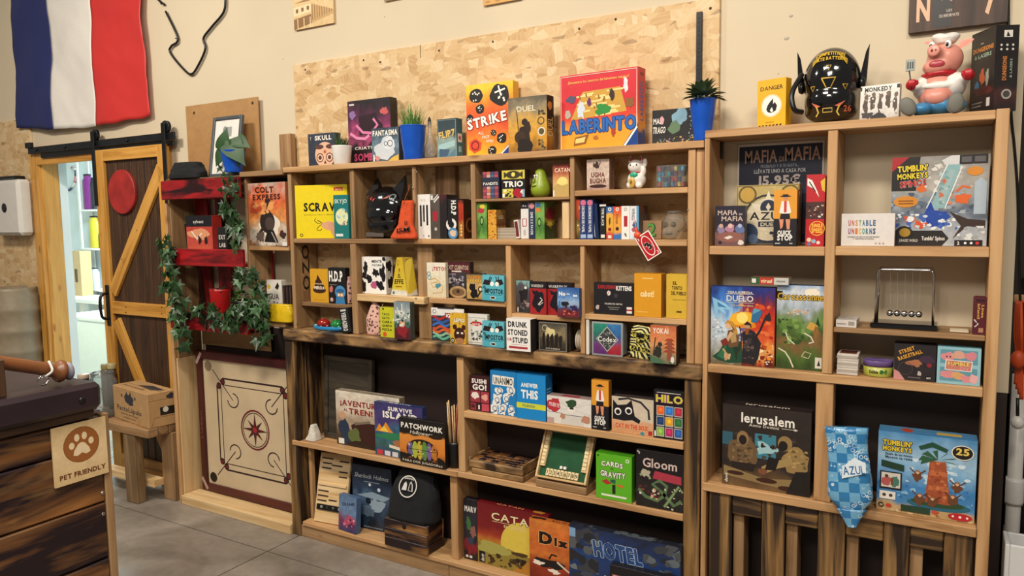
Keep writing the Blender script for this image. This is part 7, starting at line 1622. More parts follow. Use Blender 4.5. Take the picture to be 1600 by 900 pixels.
draw(t_,hg2,2 * R,h_,lambda x,y,k: ((x - R) * 0.95,-R * 0.8 * math.sqrt(max(0.05,1 - ((x - R) * 0.95 / (R * 0.93)) ** 2)) - 0.016 - k,y),pname='chin_marks',lname='number')
for s in (-1,1):
    V = [(s * R * 0.92,-0.012,h_ * 0.55),(s * R * 1.15,-0.01,h_ * 0.5),(s * R * 1.22,0.0,h_ * 1.0),(s * R * 1.1,0.0,h_ * 0.9),(s * R * 0.92,0.012,h_ * 0.55),(s * R * 1.15,0.01,h_ * 0.5),(s * R * 1.22,0.008,h_ * 1.0),(s * R * 1.1,0.008,h_ * 0.9)]
    fn = mesh('fin',V,[(0,1,2,3),(7,6,5,4),(0,4,5,1),(1,5,6,2),(2,6,7,3),(3,7,4,0)],M_SHINE,t_)
    mesh('gold_edge',[(V[1][0],-0.0125,V[1][2] + 0.03),(V[2][0] - s * 0.004,-0.0025,V[2][2] - 0.012),(V[3][0] + s * 0.006,-0.0025,V[3][2] - 0.004)],[(0,1,2)],M_GOLD,fn)
    lathe('hinge_knob',[(R * 0.2,0),(R * 0.22,0.006),(R * 0.16,0.014),(R * 0.05,0.016)],M_BLACK,t_,T(s * R * 0.95,-0.01,h_ * 0.5) @ RY(s * pi / 2),20)
tube('visor_arm',smooth_path([(-R * 1.0,-0.02,h_ * 0.68),(-R * 1.25,-0.06,h_ * 0.42),(-R * 1.15,-0.07,h_ * 0.2),(-R * 0.9,-0.05,h_ * 0.16)]),0.008,M_BLACK,t_)

# ---------------------------------------------------------------- pig cook figurine
t_,w_,h_ = thing('pig_figurine','pink pig cook figurine in white hat holding a spatula','figurine',1415,1512,58,ZC,2.51)
u = h_
PINK,RED_,BLU,WHT = cm('d98f7e',0.35),cm('b01c24',0.35),cm('3b7fae',0.4),cm('e4ded6',0.4)
fused('body',[ball_data((0.02 * u,0,0.3 * u),(0.24 * u,0.22 * u,0.26 * u),None,24,18),ball_data((0.07 * u,-0.02 * u,0.68 * u),(0.2 * u,0.18 * u,0.19 * u),None,24,16),ball_data((-0.03 * u,-0.16 * u,0.74 * u),(0.09 * u,0.1 * u,0.08 * u),None,20,12),ball_data((-0.01 * u,-0.11 * u,0.58 * u),(0.16 * u,0.13 * u,0.1 * u),None,20,12)],PINK,t_,0.004,5)
lathe('snout',[(0.06 * u,0),(0.072 * u,0.01 * u),(0.07 * u,0.035 * u),(0.05 * u,0.045 * u)],PINK,t_,T(-0.04 * u,-0.235 * u,0.755 * u) @ RX(pi / 2) @ RY(-0.25),18)
for s in (-1,1):
    ball('nostril',(-0.045 * u + s * 0.022 * u,-0.283 * u,0.755 * u),(0.011 * u,0.006 * u,0.016 * u),cm('5a2a26',0.6),t_,nu=8,nv=6)
ball('mouth',(-0.01 * u,-0.225 * u,0.6 * u),(0.085 * u,0.02 * u,0.045 * u),cm('a83a44',0.3),t_)
for s,ex in ((1,0.10),(-1,-0.07)):
    e_ = ball('eye',(ex * u,-0.175 * u,0.83 * u),(0.036 * u,0.02 * u,0.048 * u),cm('f0ece4',0.2),t_)
    ball('pupil',(ex * u - 0.012 * u,-0.195 * u,0.825 * u),(0.017 * u,0.008 * u,0.026 * u),cm('17120f',0.2),e_)
V,Fc = leaf_data(0.19 * u,0.055 * u,0.35,0.12)
mesh('ear',V,Fc,PINK,t_,T(0.2 * u,-0.02 * u,0.8 * u) @ RY(-0.55) @ RX(1.1),True)
mesh('ear',V,Fc,PINK,t_,T(-0.06 * u,-0.05 * u,0.87 * u) @ RZ(pi) @ RY(-0.4) @ RX(-1.1) @ Matrix.Scale(0.55,4),True)
fused('hat',[ball_data((0.07 * u,0,0.93 * u),(0.15 * u,0.13 * u,0.05 * u),None,20,10),ball_data((0.0,-0.02 * u,0.95 * u),(0.09 * u,0.09 * u,0.045 * u),None,16,8),ball_data((0.13 * u,0,0.95 * u),(0.1 * u,0.09 * u,0.045 * u),None,16,8),ball_data((0.07 * u,0,0.885 * u),(0.12 * u,0.12 * u,0.035 * u),None,16,8)],WHT,t_,0.004,3)
V,Fc = tube_data([(0.02 * u + 0.17 * u * cos(a),0.16 * u * sin(a) - 0.02 * u,0.495 * u + 0.01 * u * sin(3 * a)) for a in [2 * pi * i / 16 for i in range(17)]],0.035 * u,10)
mesh('scarf',V,Fc,RED_,t_,None,True)
fused('jacket',[ball_data((0.17 * u,0.0,0.36 * u),(0.14 * u,0.22 * u,0.17 * u),None,20,14),ball_data((-0.15 * u,0.02 * u,0.36 * u),(0.12 * u,0.2 * u,0.15 * u),None,20,14),ball_data((0.26 * u,-0.1 * u,0.42 * u),(0.09 * u,0.12 * u,0.07 * u),None,16,10),ball_data((-0.22 * u,-0.12 * u,0.36 * u),(0.09 * u,0.12 * u,0.06 * u),None,16,10),ball_data((0.02 * u,-0.19 * u,0.35 * u),(0.16 * u,0.045 * u,0.05 * u),None,16,10)],WHT,t_,0.004,4)
fused('trousers',[ball_data((0.05 * u,0.02 * u,0.13 * u),(0.26 * u,0.23 * u,0.14 * u),None,22,12),ball_data((-0.16 * u,-0.18 * u,0.08 * u),(0.12 * u,0.15 * u,0.08 * u),None,16,10),ball_data((0.2 * u,-0.18 * u,0.1 * u),(0.12 * u,0.13 * u,0.09 * u),None,16,10)],BLU,t_,0.004,4)
ball('belly',(0.0,-0.16 * u,0.22 * u),(0.14 * u,0.09 * u,0.1 * u),PINK,t_)
for sx,rt in ((-0.3,-0.5),(0.2,0.15)):
    sh = ball('shoe',(sx * u,-0.3 * u,0.11 * u),(0.09 * u,0.05 * u,0.12 * u),cm('dcd6cc',0.4),t_,rot=RY(rt).to_3x3())
    ball('sole',(sx * u,-0.335 * u,0.11 * u),(0.088 * u,0.03 * u,0.118 * u),cm('6a675e',0.6),sh,rot=RY(rt).to_3x3())
for px_,pz in ((0.32,0.44),(-0.27,0.38)):
    fused('glove',[ball_data((px_ * u,-0.2 * u,pz * u),(0.07 * u,0.055 * u,0.065 * u),None,14,10)] + [ball_data((px_ * u + 0.02 * u * (k - 1.5),-0.245 * u,pz * u + 0.018 * u),(0.016 * u,0.026 * u,0.05 * u),None,10,8) for k in range(4)] + [ball_data((px_ * u - 0.06 * u * (1 if px_ > 0 else -1),-0.22 * u,pz * u + 0.02 * u),(0.018 * u,0.02 * u,0.04 * u),None,10,8)],RED_,t_,0.0028,2)
sp_ = tube('spatula_handle',[(-0.27 * u,-0.25 * u,0.34 * u),(-0.3 * u,-0.25 * u,0.55 * u)],0.008 * u,cm('3a3632',0.4),t_)
V,Fc = chamfer(0.1 * u,0.012 * u,0.14 * u,0.01 * u)
sb = mesh('spatula_blade',[(v[0] - 0.29 * u,v[1] - 0.25 * u,v[2] + 0.61 * u) for v in V],Fc,cm('9aa09a',0.3),t_)
for i in range(3):
    V,Fc = chamfer(0.012 * u,0.004 * u,0.08 * u,0.001)
    mesh('blade_slot',[(v[0] - 0.29 * u + 0.026 * u * (i - 1),v[1] - 0.258 * u,v[2] + 0.61 * u) for v in V],Fc,M_BLACK,sb)

# ---------------------------------------------------------------- black cat-eared helmet in its compartment
t_,w_,h_ = thing('cat_helmet','black cat-eared motorcycle helmet inside its compartment','helmet',577,638,292,Z1,YU + 0.072)
R = w_ / 2
fused('shell',[ball_data((0,0,h_ * 0.58),(R * 0.99,0.074,h_ * 0.42),None,28,20),ball_data((-0.004,-0.004,h_ * 0.28),(R * 0.93,0.068,h_ * 0.278),None,24,14)],M_SHINE,t_,0.0045,20)
ball('visor',(-0.004,-0.02,h_ * 0.45),(R * 0.84,0.062,h_ * 0.26),plain('visor_black','060608',0.05,Coat_Weight=1.0),t_,nu=28,nv=16)
for s in (-1,1):
    bx = s * R * 0.55
    V = [(bx - R * 0.34,-0.03,h_ * 0.82),(bx + R * 0.34,-0.03,h_ * 0.84 if s < 0 else h_ * 0.7),(bx + R * 0.3,0.03,h_ * 0.8),(bx - R * 0.3,0.03,h_ * 0.86),(bx + (0.1 if s < 0 else 0.42) * R,0.0,h_ * (1.18 if s < 0 else 1.2))]
    mesh('ear',V,[(0,1,4),(1,2,4),(2,3,4),(3,0,4),(3,2,1,0)],M_SHINE,t_)
def csurf(x,z,off):
    v = 1 - (x / (R * 0.98)) ** 2 - ((z - h_ * 0.58) / (h_ * 0.42)) ** 2
    return (x,-0.074 * math.sqrt(max(v,0.03)) - off - 0.002,z)
draw(t_,[('p',[(0.28,0.76),(0.36,0.8),(0.34,0.72)],'c03a3a'),('p',[(0.38,0.74),(0.46,0.77),(0.4,0.7)],'c03a3a'),('p',[(0.62,0.74),(0.76,0.82),(0.74,0.76)],'b05a4a'),('ring',0.82,0.78,0.06,0.4,'6a6e72')],2 * R,h_,lambda x,y,k: csurf((x - R) * 0.96,y,k),pname='helmet_marks')
V,Fc = chamfer(R * 0.9,0.01,h_ * 0.09,0.003)
mesh('chin_vent',[(v[0] - R * 0.3,v[1] - 0.05,v[2] + h_ * 0.07) for v in V],Fc,cm('5a534e',0.3),t_)
# ---------------------------------------------------------------- cloth pouches
def sack(name,parent,w,d,h,prof,mat,seed,amp=0.06,nu=28,nv=18,skew=0.0,cols=None):
    """closed cloth bag; prof(t) gives the relative half width at height t"""
    V,Fc = [],[]
    for j in range(nv + 1):
        t = j / nv
        k = prof(t)
        for i in range(nu):
            a = 2 * pi * i / nu
            ca,sa = cos(a),sin(a)
            e = 0.75
            x = w / 2 * k * math.copysign(abs(ca) ** e,ca)
            y = d / 2 * (0.3 + 0.7 * k) * math.copysign(abs(sa) ** e,sa)
            q = 1 + amp * vnoise(ca * 2.2 + 3 * t,sa * 2.2,seed) * 1.5 + amp * 0.6 * vnoise(ca * 5,sa * 5 + 7 * t,seed + 2)
            V.append((x * q + skew * t * h,y * q,t * h))
    for j in range(nv):
        for i in range(nu):
            k = (i + 1) % nu
            Fc.append((j * nu + i,j * nu + k,(j + 1) * nu + k,(j + 1) * nu + i))
    Fc.append(tuple(range(nu))[::-1])
    Fc.append(tuple(nv * nu + i for i in range(nu)))
    return mesh(name,V,Fc,mat,parent,None,True)

t_,w_,h_ = thing('cloth_bag','orange cloth drawstring bag with black writing beside the helmet','bag',612,652,314,Z1,YU - 0.016)
prf = lambda t: 1.0 if t < 0.08 else (1.0 - 0.45 * (t - 0.08) / 0.3 if t < 0.38 else 0.55 - 0.12 * (t - 0.38) / 0.62)
bg_ = sack('bag_body',t_,w_,0.036,h_,prf,plain('orange_cloth','c8481a',0.85,nscale=60,namt=0.15),4,0.07,skew=0.16)
draw(t_,[('t','El',0.62,0.42,0.1,'1c1210',{'rot': 10}),('t','ISM',0.55,0.25,0.11,'1c1210',{'w': 0.5,'rot': 8}),('l',[(0.3,0.17),(0.8,0.22)],0.03,'1c1210')],w_,h_,lambda x,y,k: (x - w_ / 2 + 0.16 * y,-0.0205 - k - (0.002 if y < 0.3 * h_ else 0),y),pname='pen_marks',lname='hand_lettering')
tube('drawstring',smooth_path([(0.16 * h_ - 0.01,-0.018,h_ * 0.9),(0.16 * h_,-0.02,h_ * 1.05),(0.16 * h_ + 0.006,0.0,h_ * 1.3),(0.16 * h_ + 0.002,0.004,h_ * 1.4)]),0.0015,cm('8a3414',0.8),t_,seg=6)

def dotted(name,base,marks,scale=60,thr=0.25):
    if name in MATS:
        return MATS[name]
    k = NT(name)
    mp = k.coords((1,1,1))
    vo = k.n('ShaderNodeTexVoronoi')
    vo.inputs['Scale'].default_value = scale
    k.l(mp,0,vo,'Vector')
    rp = k.ramp([(thr,marks),(thr + 0.06,base)])
    k.l(vo,'Distance',rp,'Fac')
    k.l(rp,'Color',k.b,'Base Color')
    k.b.inputs['Roughness'].default_value = 0.85
    MATS[name] = k.m
    return k.m
M_DOT = dotted('speckled_pink_cloth','d3a595','4a2c2c',70,0.33)
t_,w_,h_ = thing('cloth_bag','speckled pink cloth bag tied at the neck, on the counter','bag',576,601,468,ZK,YU + 0.03)
sack('bag_body',t_,w_,0.06,h_ * 0.88,lambda t: 0.92 + 0.08 * sin(t * 5) if t < 0.5 else 1.0 - 0.62 * (t - 0.5) / 0.5,M_DOT,6,0.07)
fr_ = lathe('gathered_neck',[(0.014,h_ * 0.85),(0.012,h_ * 0.89),(0.024,h_ * 0.98),(0.02,h_ * 1.0),(0.006,h_ * 0.93)],M_DOT,t_,None,14)
tube('tie_cord',smooth_path([(-0.012,-0.012,h_ * 0.87),(0.01,-0.014,h_ * 0.88),(0.04,-0.012,h_ * 0.8),(0.05,-0.01,h_ * 0.92)]),0.002,cm('d8c0b4',0.8),t_,seg=6)
t_,w_,h_ = thing('cloth_bag','speckled pink pouch squeezed behind the black box on the small shelf','bag',543,551,432,z_a,YU + 0.062)
sack('bag_body',t_,w_,0.04,h_,lambda t: 0.8 + 0.2 * sin(pi * t) if t < 0.85 else 0.55,M_DOT,9,0.06)

# striped yellow and black pouch
def zebra():
    k = NT('striped_pouch')
    mp = k.coords((1,1,1),False)
    n = k.n('ShaderNodeTexNoise')
    n.inputs['Scale'].default_value = 11
    k.l(mp,0,n,'Vector')
    mx = mixcol(k,0.09,(mp,0),(n,'Color'),'ADD')
    wv = k.n('ShaderNodeTexWave',wave_type='RINGS',rings_direction='Y')
    wv.inputs['Scale'].default_value = 22
    wv.inputs['Distortion'].default_value = 2.0
    k.l(mx,2,wv,'Vector')
    rp = k.ramp([(0.47,'100e10'),(0.53,'d8cf86')])
    k.l(wv,'Fac',rp,'Fac')
    k.l(rp,'Color',k.b,'Base Color')
    k.b.inputs['Roughness'].default_value = 0.6
    return k.m
t_,w_,h_ = thing('striped_pouch','black and pale yellow striped pouch between the tin and the pagoda box','pouch',982,1018,507,ZK,YU + 0.026)
WM[t_] = WM[t_] @ RY(0.14)
t_.matrix_basis = WM[t_]
sack('pouch_body',t_,w_,0.04,h_,lambda t: 0.95 + 0.1 * t if t < 0.8 else 1.03 - 1.6 * (t - 0.8) ** 1.3,zebra(),12,0.03)
draw(t_,[('t',"TIME'S",0.5,0.72,0.14,'151215',{'w': 0.78,'b': 2,'ol': 'e0cf4a','os': 0.12}),('t','UP',0.5,0.53,0.13,'151215',{'w': 0.34,'b': 2,'ol': 'e0cf4a','os': 0.12}),('t','PARTY',0.52,0.3,0.14,'151215',{'w': 0.72,'b': 2,'ol': 'e0cf4a','os': 0.12})],w_,h_,lambda x,y,k: (x - w_ / 2,-0.0215 - k,y))
for s in (-1,1):
    ball('cord_stop',(s * w_ * 0.45,-0.012,0.012),0.007,M_BLACK,t_,nu=10,nv=8)

# pear toy with a face
t_,w_,h_ = thing('pear_toy','green pear toy with a sly face beside the tan box','toy',831,859,264,ZM1,YU + 0.05)
r_ = w_ / 2
M_PEAR = plain('pear_green','8a9c28',0.35,nscale=30,namt=0.15)
lathe('body',[(0.003,0),(r_ * 0.6,h_ * 0.02),(r_ * 0.92,h_ * 0.13),(r_,h_ * 0.28),(r_ * 0.9,h_ * 0.45),(r_ * 0.68,h_ * 0.63),(r_ * 0.56,h_ * 0.78),(r_ * 0.48,h_ * 0.92),(r_ * 0.25,h_ * 0.99),(0.002,h_)],M_PEAR,t_,None,24)
tube('stem',smooth_path([(0,0,h_ * 0.98),(0.001,0,h_ * 1.08),(0.006,0,h_ * 1.16)]),0.0025,cm('4a3418',0.8),t_)
for x_ in (-0.55,-0.15):
    e_ = ball('eye',(x_ * r_ * 0.8,-r_ * (0.42 if x_ < -0.3 else 0.58),h_ * 0.72),(0.005,0.004,0.007),cm('efe9da',0.3),t_,nu=10,nv=8)
    ball('pupil',(x_ * r_ * 0.8 - 0.001,-r_ * (0.42 if x_ < -0.3 else 0.58) - 0.003,h_ * 0.72),(0.0025,0.002,0.004),cm('141010',0.3),e_,nu=8,nv=6)
ball('nose',(-r_ * 0.3,-r_ * 0.72,h_ * 0.56),(0.005,0.012,0.01),M_PEAR,t_,nu=10,nv=8)
tube('mouth',smooth_path([(-r_ * 0.62,-r_ * 0.66,h_ * 0.4),(-r_ * 0.35,-r_ * 0.9,h_ * 0.36),(0.0,-r_ * 0.97,h_ * 0.41)]),0.0018,cm('2a1c10',0.6),t_,seg=6)

# beckoning cat
t_,w_,h_ = thing('lucky_cat','white beckoning cat figurine with red ears and gold coin','figurine',978,1012,246,ZM2,YU + 0.05)
u = h_
CER = plain('white_ceramic','e2dcd4',0.2,namt=0.03)
fused('body',[ball_data((0,0,0.29 * u),(0.3 * u,0.24 * u,0.28 * u),None,24,16),ball_data((-0.03 * u,-0.02 * u,0.7 * u),(0.25 * u,0.21 * u,0.22 * u),None,24,16),ball_data((0.24 * u,-0.05 * u,0.55 * u),(0.09 * u,0.09 * u,0.18 * u),None,14,10),ball_data((0.3 * u,-0.07 * u,0.8 * u),(0.08 * u,0.08 * u,0.15 * u),None,14,10),ball_data((-0.16 * u,-0.16 * u,0.12 * u),(0.12 * u,0.12 * u,0.12 * u),None,14,10),ball_data((0.14 * u,-0.16 * u,0.1 * u),(0.12 * u,0.12 * u,0.1 * u),None,14,10)],CER,t_,0.0024,3)
for s in (-1,1):
    bx = -0.03 * u + s * 0.15 * u
    er = mesh('ear',[(bx - 0.08 * u,-0.04 * u,0.84 * u),(bx + 0.08 * u,-0.04 * u,0.84 * u),(bx,0.05 * u,0.84 * u),(bx + s * 0.03 * u,0,1.06 * u)],[(0,1,3),(1,2,3),(2,0,3),(2,1,0)],CER,t_)
    mesh('inner_ear',[(bx - 0.05 * u,-0.043 * u,0.87 * u),(bx + 0.05 * u,-0.043 * u,0.87 * u),(bx + s * 0.025 * u,-0.012 * u,1.02 * u)],[(0,1,2)],cm('b02a30',0.4),er)
    ball('eye',(-0.03 * u + s * 0.1 * u,-0.215 * u,0.74 * u),(0.026 * u,0.014 * u,0.03 * u),cm('17130f',0.2),t_,nu=10,nv=8)
ball('nose',(-0.03 * u,-0.235 * u,0.69 * u),(0.018 * u,0.014 * u,0.014 * u),cm('c8605a',0.4),t_,nu=8,nv=6)
V,Fc = tube_data([(-0.03 * u + 0.19 * u * cos(a),-0.01 * u + 0.19 * u * sin(a),0.51 * u) for a in [2 * pi * i / 20 for i in range(21)]],0.025 * u,8)
mesh('collar',V,Fc,cm('b3202a',0.4),t_,None,True)
ball('bib',(-0.02 * u,-0.21 * u,0.43 * u),(0.13 * u,0.05 * u,0.1 * u),cm('2f9a7a',0.3),t_)
cn = ball('coin',(-0.07 * u,-0.25 * u,0.2 * u),(0.11 * u,0.035 * u,0.17 * u),cm('c8a04a',0.3),t_)
draw(t_,[('l',[(0.3,0.2),(0.3,0.8)],0.14,'2a1a10'),('l',[(0.6,0.25),(0.6,0.75)],0.14,'2a1a10'),('l',[(0.2,0.5),(0.75,0.5)],0.1,'2a1a10')],0.12 * u,0.2 * u,lambda x,y,k: (-0.13 * u + x,-0.288 * u - k,0.1 * u + y),pname='coin_marks')

# clear plastic box of coloured tiles
t_,w_,h_ = thing('tile_box','clear plastic box filled with coloured plastic pieces','box',1025,1070,259,ZM2,YU + 0.02)
V,Fc = chamfer(w_,0.03,h_,0.003)
mesh('case',[(v[0],v[1] + 0.015,v[2] + h_ / 2) for v in V],Fc,glass('case_plastic','dfe8ea',0.15,1.15),t_)
rg = random.Random(21)
fst = {}
V0,F0 = chamfer(1,1,1,0.06)
for i in range(8):
    for j in range(4):
        c_ = rg.choice(('2a3f5c','b0363a','3f9ab0','c8b83a','7a3a5c','24304a','3f86a8'))
        if rg.random() < 0.12:
            continue
        mesh('piece',V0,F0,cm(c_,0.35),t_,T((i - 3.5) * w_ / 8.8,0.012,h_ * (0.14 + 0.235 * j)) @ RY(rg.uniform(-0.15,0.15)) @ Matrix.Diagonal((w_ / 10,0.016,h_ * 0.2,1)))
# glass skull jar
t_,w_,h_ = thing('skull_jar','clear glass jar shaped like a skull at the end of the shelf','jar',1036,1071,332,Z1,YU + 0.045)
r_ = w_ / 2
fused('skull',[ball_data((0,0,h_ * 0.62),(r_ * 0.98,r_ * 0.95,h_ * 0.38),None,24,16),ball_data((-0.01,-0.012,h_ * 0.26),(r_ * 0.72,r_ * 0.75,h_ * 0.27),None,20,12)],glass('skull_glass','f4f4f0',0.03,1.22),t_,0.0026,3)
for s in (-1,1):
    ball('eye_socket',(-0.006 + s * r_ * 0.36,-r_ * 0.86,h_ * 0.55),(r_ * 0.24,0.006,h_ * 0.1),glass('socket_glass','b8b6b0',0.1,1.25),t_,nu=12,nv=8)
lathe('rim',[(r_ * 0.62,h_ * 0.95),(r_ * 0.68,h_ * 1.0),(r_ * 0.66,h_ * 1.05),(r_ * 0.56,h_ * 1.05),(r_ * 0.52,h_ * 0.97)],glass('rim_glass','d8d8d2',0.05,1.4),t_,None,24)
for i in range(4):
    V,Fc = chamfer(r_ * 0.13,0.005,h_ * 0.07,0.001)
    mesh('tooth',[(v[0] - 0.008 + r_ * 0.16 * (i - 1.5),v[1] - r_ * 0.86,v[2] + h_ * 0.2) for v in V],Fc,glass('tooth_glass','b8b6ae',0.2,1.4),t_)
# orange peg holding the card
pp = at(995,361,YU - 0.01)
cl = empty('clothes_peg',(pp.x,YU + 0.0,Z1 + 0.001),'small orange clip standing above the red playing card','clip')
fused('clip_body',[ball_data((0,-0.002,0.014),(0.014,0.01,0.014),None,14,10),ball_data((-0.004,-0.002,0.03),(0.006,0.006,0.012),None,12,8)],cm('cf4a22',0.35),cl,0.0016,2)
tube('pin',[(-0.004,-0.002,0.034),(-0.014,0.0,0.075)],0.0018,cm('d8a0a0',0.4),cl,seg=6)

# cheese wedge box
t_,w_,h_ = thing('cheese_box','tapered yellow cheese-wedge box beside the cow box','game box',611,637,402,z_b,YU + 0.012)
V = [(-w_ / 2,0,0),(w_ / 2,0.0,0),(w_ / 2 + 0.02,0.045,0),(-w_ / 2 + 0.02,0.05,0),(-w_ * 0.12,0.004,h_),(w_ * 0.2,0.004,h_),(w_ * 0.3 + 0.02,0.035,h_),(-w_ * 0.05,0.035,h_)]
wd_ = mesh('wedge',V,[(0,1,5,4),(1,2,6,5),(2,3,7,6),(3,0,4,7),(4,5,6,7),(3,2,1,0)],M_PRINT,t_,None,False,[C('c9ac2a')] * 8)
def wmap(x,y,k):
    t = y / h_
    a,b = -w_ / 2 + (w_ / 2 - w_ * 0.12) * t,w_ / 2 - (w_ / 2 - w_ * 0.2) * t
    return (a + (b - a) * x / w_,0.004 * t - k - 0.0003,y)
draw(t_,[('bg',[(0,'ddd6c8'),(0.12,'ddd6c8'),(0.16,'d2b832'),(1,'c8a828')],0.1,400),('t','F',0.5,0.66,0.1,'1c1608',{'b': 2}),('t','EL',0.5,0.52,0.1,'1c1608',{'b': 2}),('t','EFFE',0.48,0.37,0.12,'1c1608',{'w': 0.7,'b': 2}),('r',0.25,0.22,0.7,0.25,'8a6a1c'),('ring',0.3,0.86,0.14,0.3,'8a6a14'),('c',0.15,0.07,0.07,'3a7a84')],w_,h_,wmap)
def wmap2(x,y,k):
    t = y / h_
    p = Vector(V[1]).lerp(Vector(V[5]),t)
    q = Vector(V[2]).lerp(Vector(V[6]),t)
    n = Vector((1,-0.4,0.1)).normalized()
    r = p.lerp(q,x / 0.045) + n * (k + 0.0003)
    return tuple(r)
draw(t_,[('bg',[(0,'c8c0b0'),(0.12,'c8c0b0'),(0.14,'b8962a'),(1,'a88824')],0.15,401),('ring',0.5,0.62,0.24,0.3,'6a5210'),('ring',0.45,0.9,0.2,0.3,'6a5210'),('ring',0.35,0.25,0.26,0.25,'8a2a1c')],0.045,h_,wmap2,pname='side_print')

# blue tray toy with domes
t_,w_,h_ = thing('tray_toy','blue oval tray toy with clear red and green domes','toy',484,534,505,ZK,YU + 0.02)
V,Fc = [],[]
V,Fc = lathe_data([(w_ * 0.44,0),(w_ * 0.48,0.004),(w_ * 0.5,0.016),(w_ * 0.46,0.018),(w_ * 0.44,0.012),(0.001,0.011)],32)
mesh('tray',[(v[0],v[1] * 0.42,v[2]) for v in V],Fc,plain('sky_blue_plastic','2880b4',0.25,namt=0.04),t_,T(0,0.03,0),True)
for x_,c_,n_ in ((-0.2,'b02a20','red_dome'),(0.22,'2f8a44','green_dome')):
    ball(n_,(x_ * w_,0.03,0.026),(w_ * 0.17,0.026,0.022),plain('dome_' + n_,c_,0.1,Transmission_Weight=0.3),t_)
    ball('bead',(x_ * w_ + 0.004,0.02,0.046),0.006,cm(c_,0.3),t_,nu=10,nv=8)
for i in range(5):
    ball('bead',((-0.36 + 0.18 * i) * w_,0.012,0.018),0.006,cm(('8fc0d8','d8d8d0','b85a4a','cfd8d8','6ab08a')[i],0.25),t_,nu=10,nv=8)

# round discs standing on edge
t_,w_,h_ = thing('disc_stack','pale round discs standing on edge against the divider','discs',897,905,517,ZK,YU + 0.02)
for i in range(5):
    lathe('disc',[(h_ * 0.49,0),(h_ * 0.5,0.0008),(h_ * 0.5,0.0028),(h_ * 0.49,0.0036)],cm(('cfc4b2','b8ab98')[i % 2],0.6),t_,T(-0.012 + 0.005 * i,0.05,h_ * 0.5) @ RY(pi / 2),28)

# ---------------------------------------------------------------- lower unit things
t_,w_,h_ = thing('stick_cup','black cup full of thin wooden skewers by the divider','cup',689,715,690,ZS2,YF + 0.008)
r_ = w_ / 2
lathe('cup',[(r_ * 0.8,0),(r_ * 0.86,0.004),(r_ * 0.98,h_ * 0.9),(r_,h_),(r_ * 0.9,h_),(r_ * 0.86,h_ * 0.5),(0.001,h_ * 0.48)],plain('crumpled_black','0c0c0e',0.35,nscale=14,namt=0.6),t_,T(0,r_,0),20)
rg = random.Random(31)
for i in range(16):
    a,q = rg.random() * 6.28,r_ * 0.6 * rg.random()
    a2 = a + rg.uniform(-0.6,0.6)
    tip = h_ * rg.uniform(2.1,2.55)
    tube('skewer',[(q * cos(a),r_ + q * sin(a),h_ * 0.5),(q * cos(a) + 0.014 * cos(a2) + 0.002,r_ + q * sin(a) + 0.012 * sin(a2),tip)],0.0026,M_PALE if i % 5 else cm('a8323a',0.6),t_,seg=6)
# white cloth in the corner
t_,w_,h_ = thing('white_cloth','crumpled white cloth in the corner beside the dark plaque','cloth',484,498,662,ZS2,YF + 0.05)
sack('folded_cloth',t_,w_ * 1.2,0.07,h_,lambda t: 1.0 - 0.75 * t,plain('off_white_cloth','cfc8bc',0.9,namt=0.08),14,0.12)

# wooden tray game: two stacked boards
t_,w_,h_ = thing('wooden_tray','two stacked scorched wooden game trays with carved squares','board game',733,817,722,ZS2,YF + 0.006,0.0)
dd = 0.155
V,Fc = chamfer(w_ * 0.96,dd,0.024,0.003)
mesh('lower_tray',[(v[0] + 0.006,v[1] + dd / 2,v[2] + 0.012) for v in V],Fc,M_COUNTER,t_)
V,Fc = chamfer(w_,dd,0.03,0.004)
upb = mesh('upper_tray',[(v[0],v[1] + dd / 2 - 0.002,v[2] + 0.041) for v in V],Fc,M_COUNTER,t_)
f_ = None
for i in range(8):
    for j in range(5):
        V,Fc = chamfer(w_ / 9.6,dd / 7.0,0.004,0.0012)
        m = WM[t_] @ T((i - 3.5) * w_ / 8.6,dd / 2 + (j - 2) * dd / 5.8,0.057)
        if f_ is None:
            f_ = mesh('carved_square',V,Fc,M_CHAR,upb,m,rel=False)
        else:
            share(f_,upb,m)
for s in (-1,1):
    V,Fc = chamfer(0.008,dd,0.012,0.002)
    mesh('tray_edge',[(v[0] + s * (w_ / 2 - 0.004),v[1] + dd / 2 - 0.002,v[2] + 0.061) for v in V],Fc,M_PINE2,upb)
# shut-the-box dice tray
t_,w_,h_ = thing('dice_tray','wooden dice tray with green felt and number tiles, propped up','board game',837,916,673,ZS2,YF + 0.0,0.0)
V,Fc = chamfer(w_,0.125,0.03,0.003)
mesh('base_box',[(v[0],v[1] + 0.0625,v[2] + 0.015) for v in V],Fc,M_PINE2,t_)
Lt = h_ * 1.0
tm = T(0,0.012,0.032) @ RX(radians(62)) 
def tb(name,x0,x1,y0,y1,z0,z1,mt,par=None):
    V,Fc = chamfer(x1 - x0,y1 - y0,z1 - z0,0.0015)
    c = Vector(((x0 + x1) / 2,(y0 + y1) / 2,(z0 + z1) / 2))
    return mesh(name,[Vector(v) + c for v in V],Fc,mt,t_,tm)
w2 = w_ / 2
Lt = 0.19
tb('tray_floor',-w2 + 0.008,w2 - 0.008,0.008,Lt - 0.008,0,0.006,plain('green_felt','1c4a2c',0.95),None)
tb('tray_wall',-w2,-w2 + 0.008,0,Lt,0,0.022,M_PALE)
tb('tray_wall',w2 - 0.008,w2,0,Lt,0,0.022,M_PALE)
tb('tray_wall',-w2 + 0.0085,w2 - 0.0085,0,0.008,0,0.022,M_PALE)
tb('tray_wall',-w2 + 0.0085,w2 - 0.0085,Lt - 0.008,Lt,0,0.022,M_PALE)
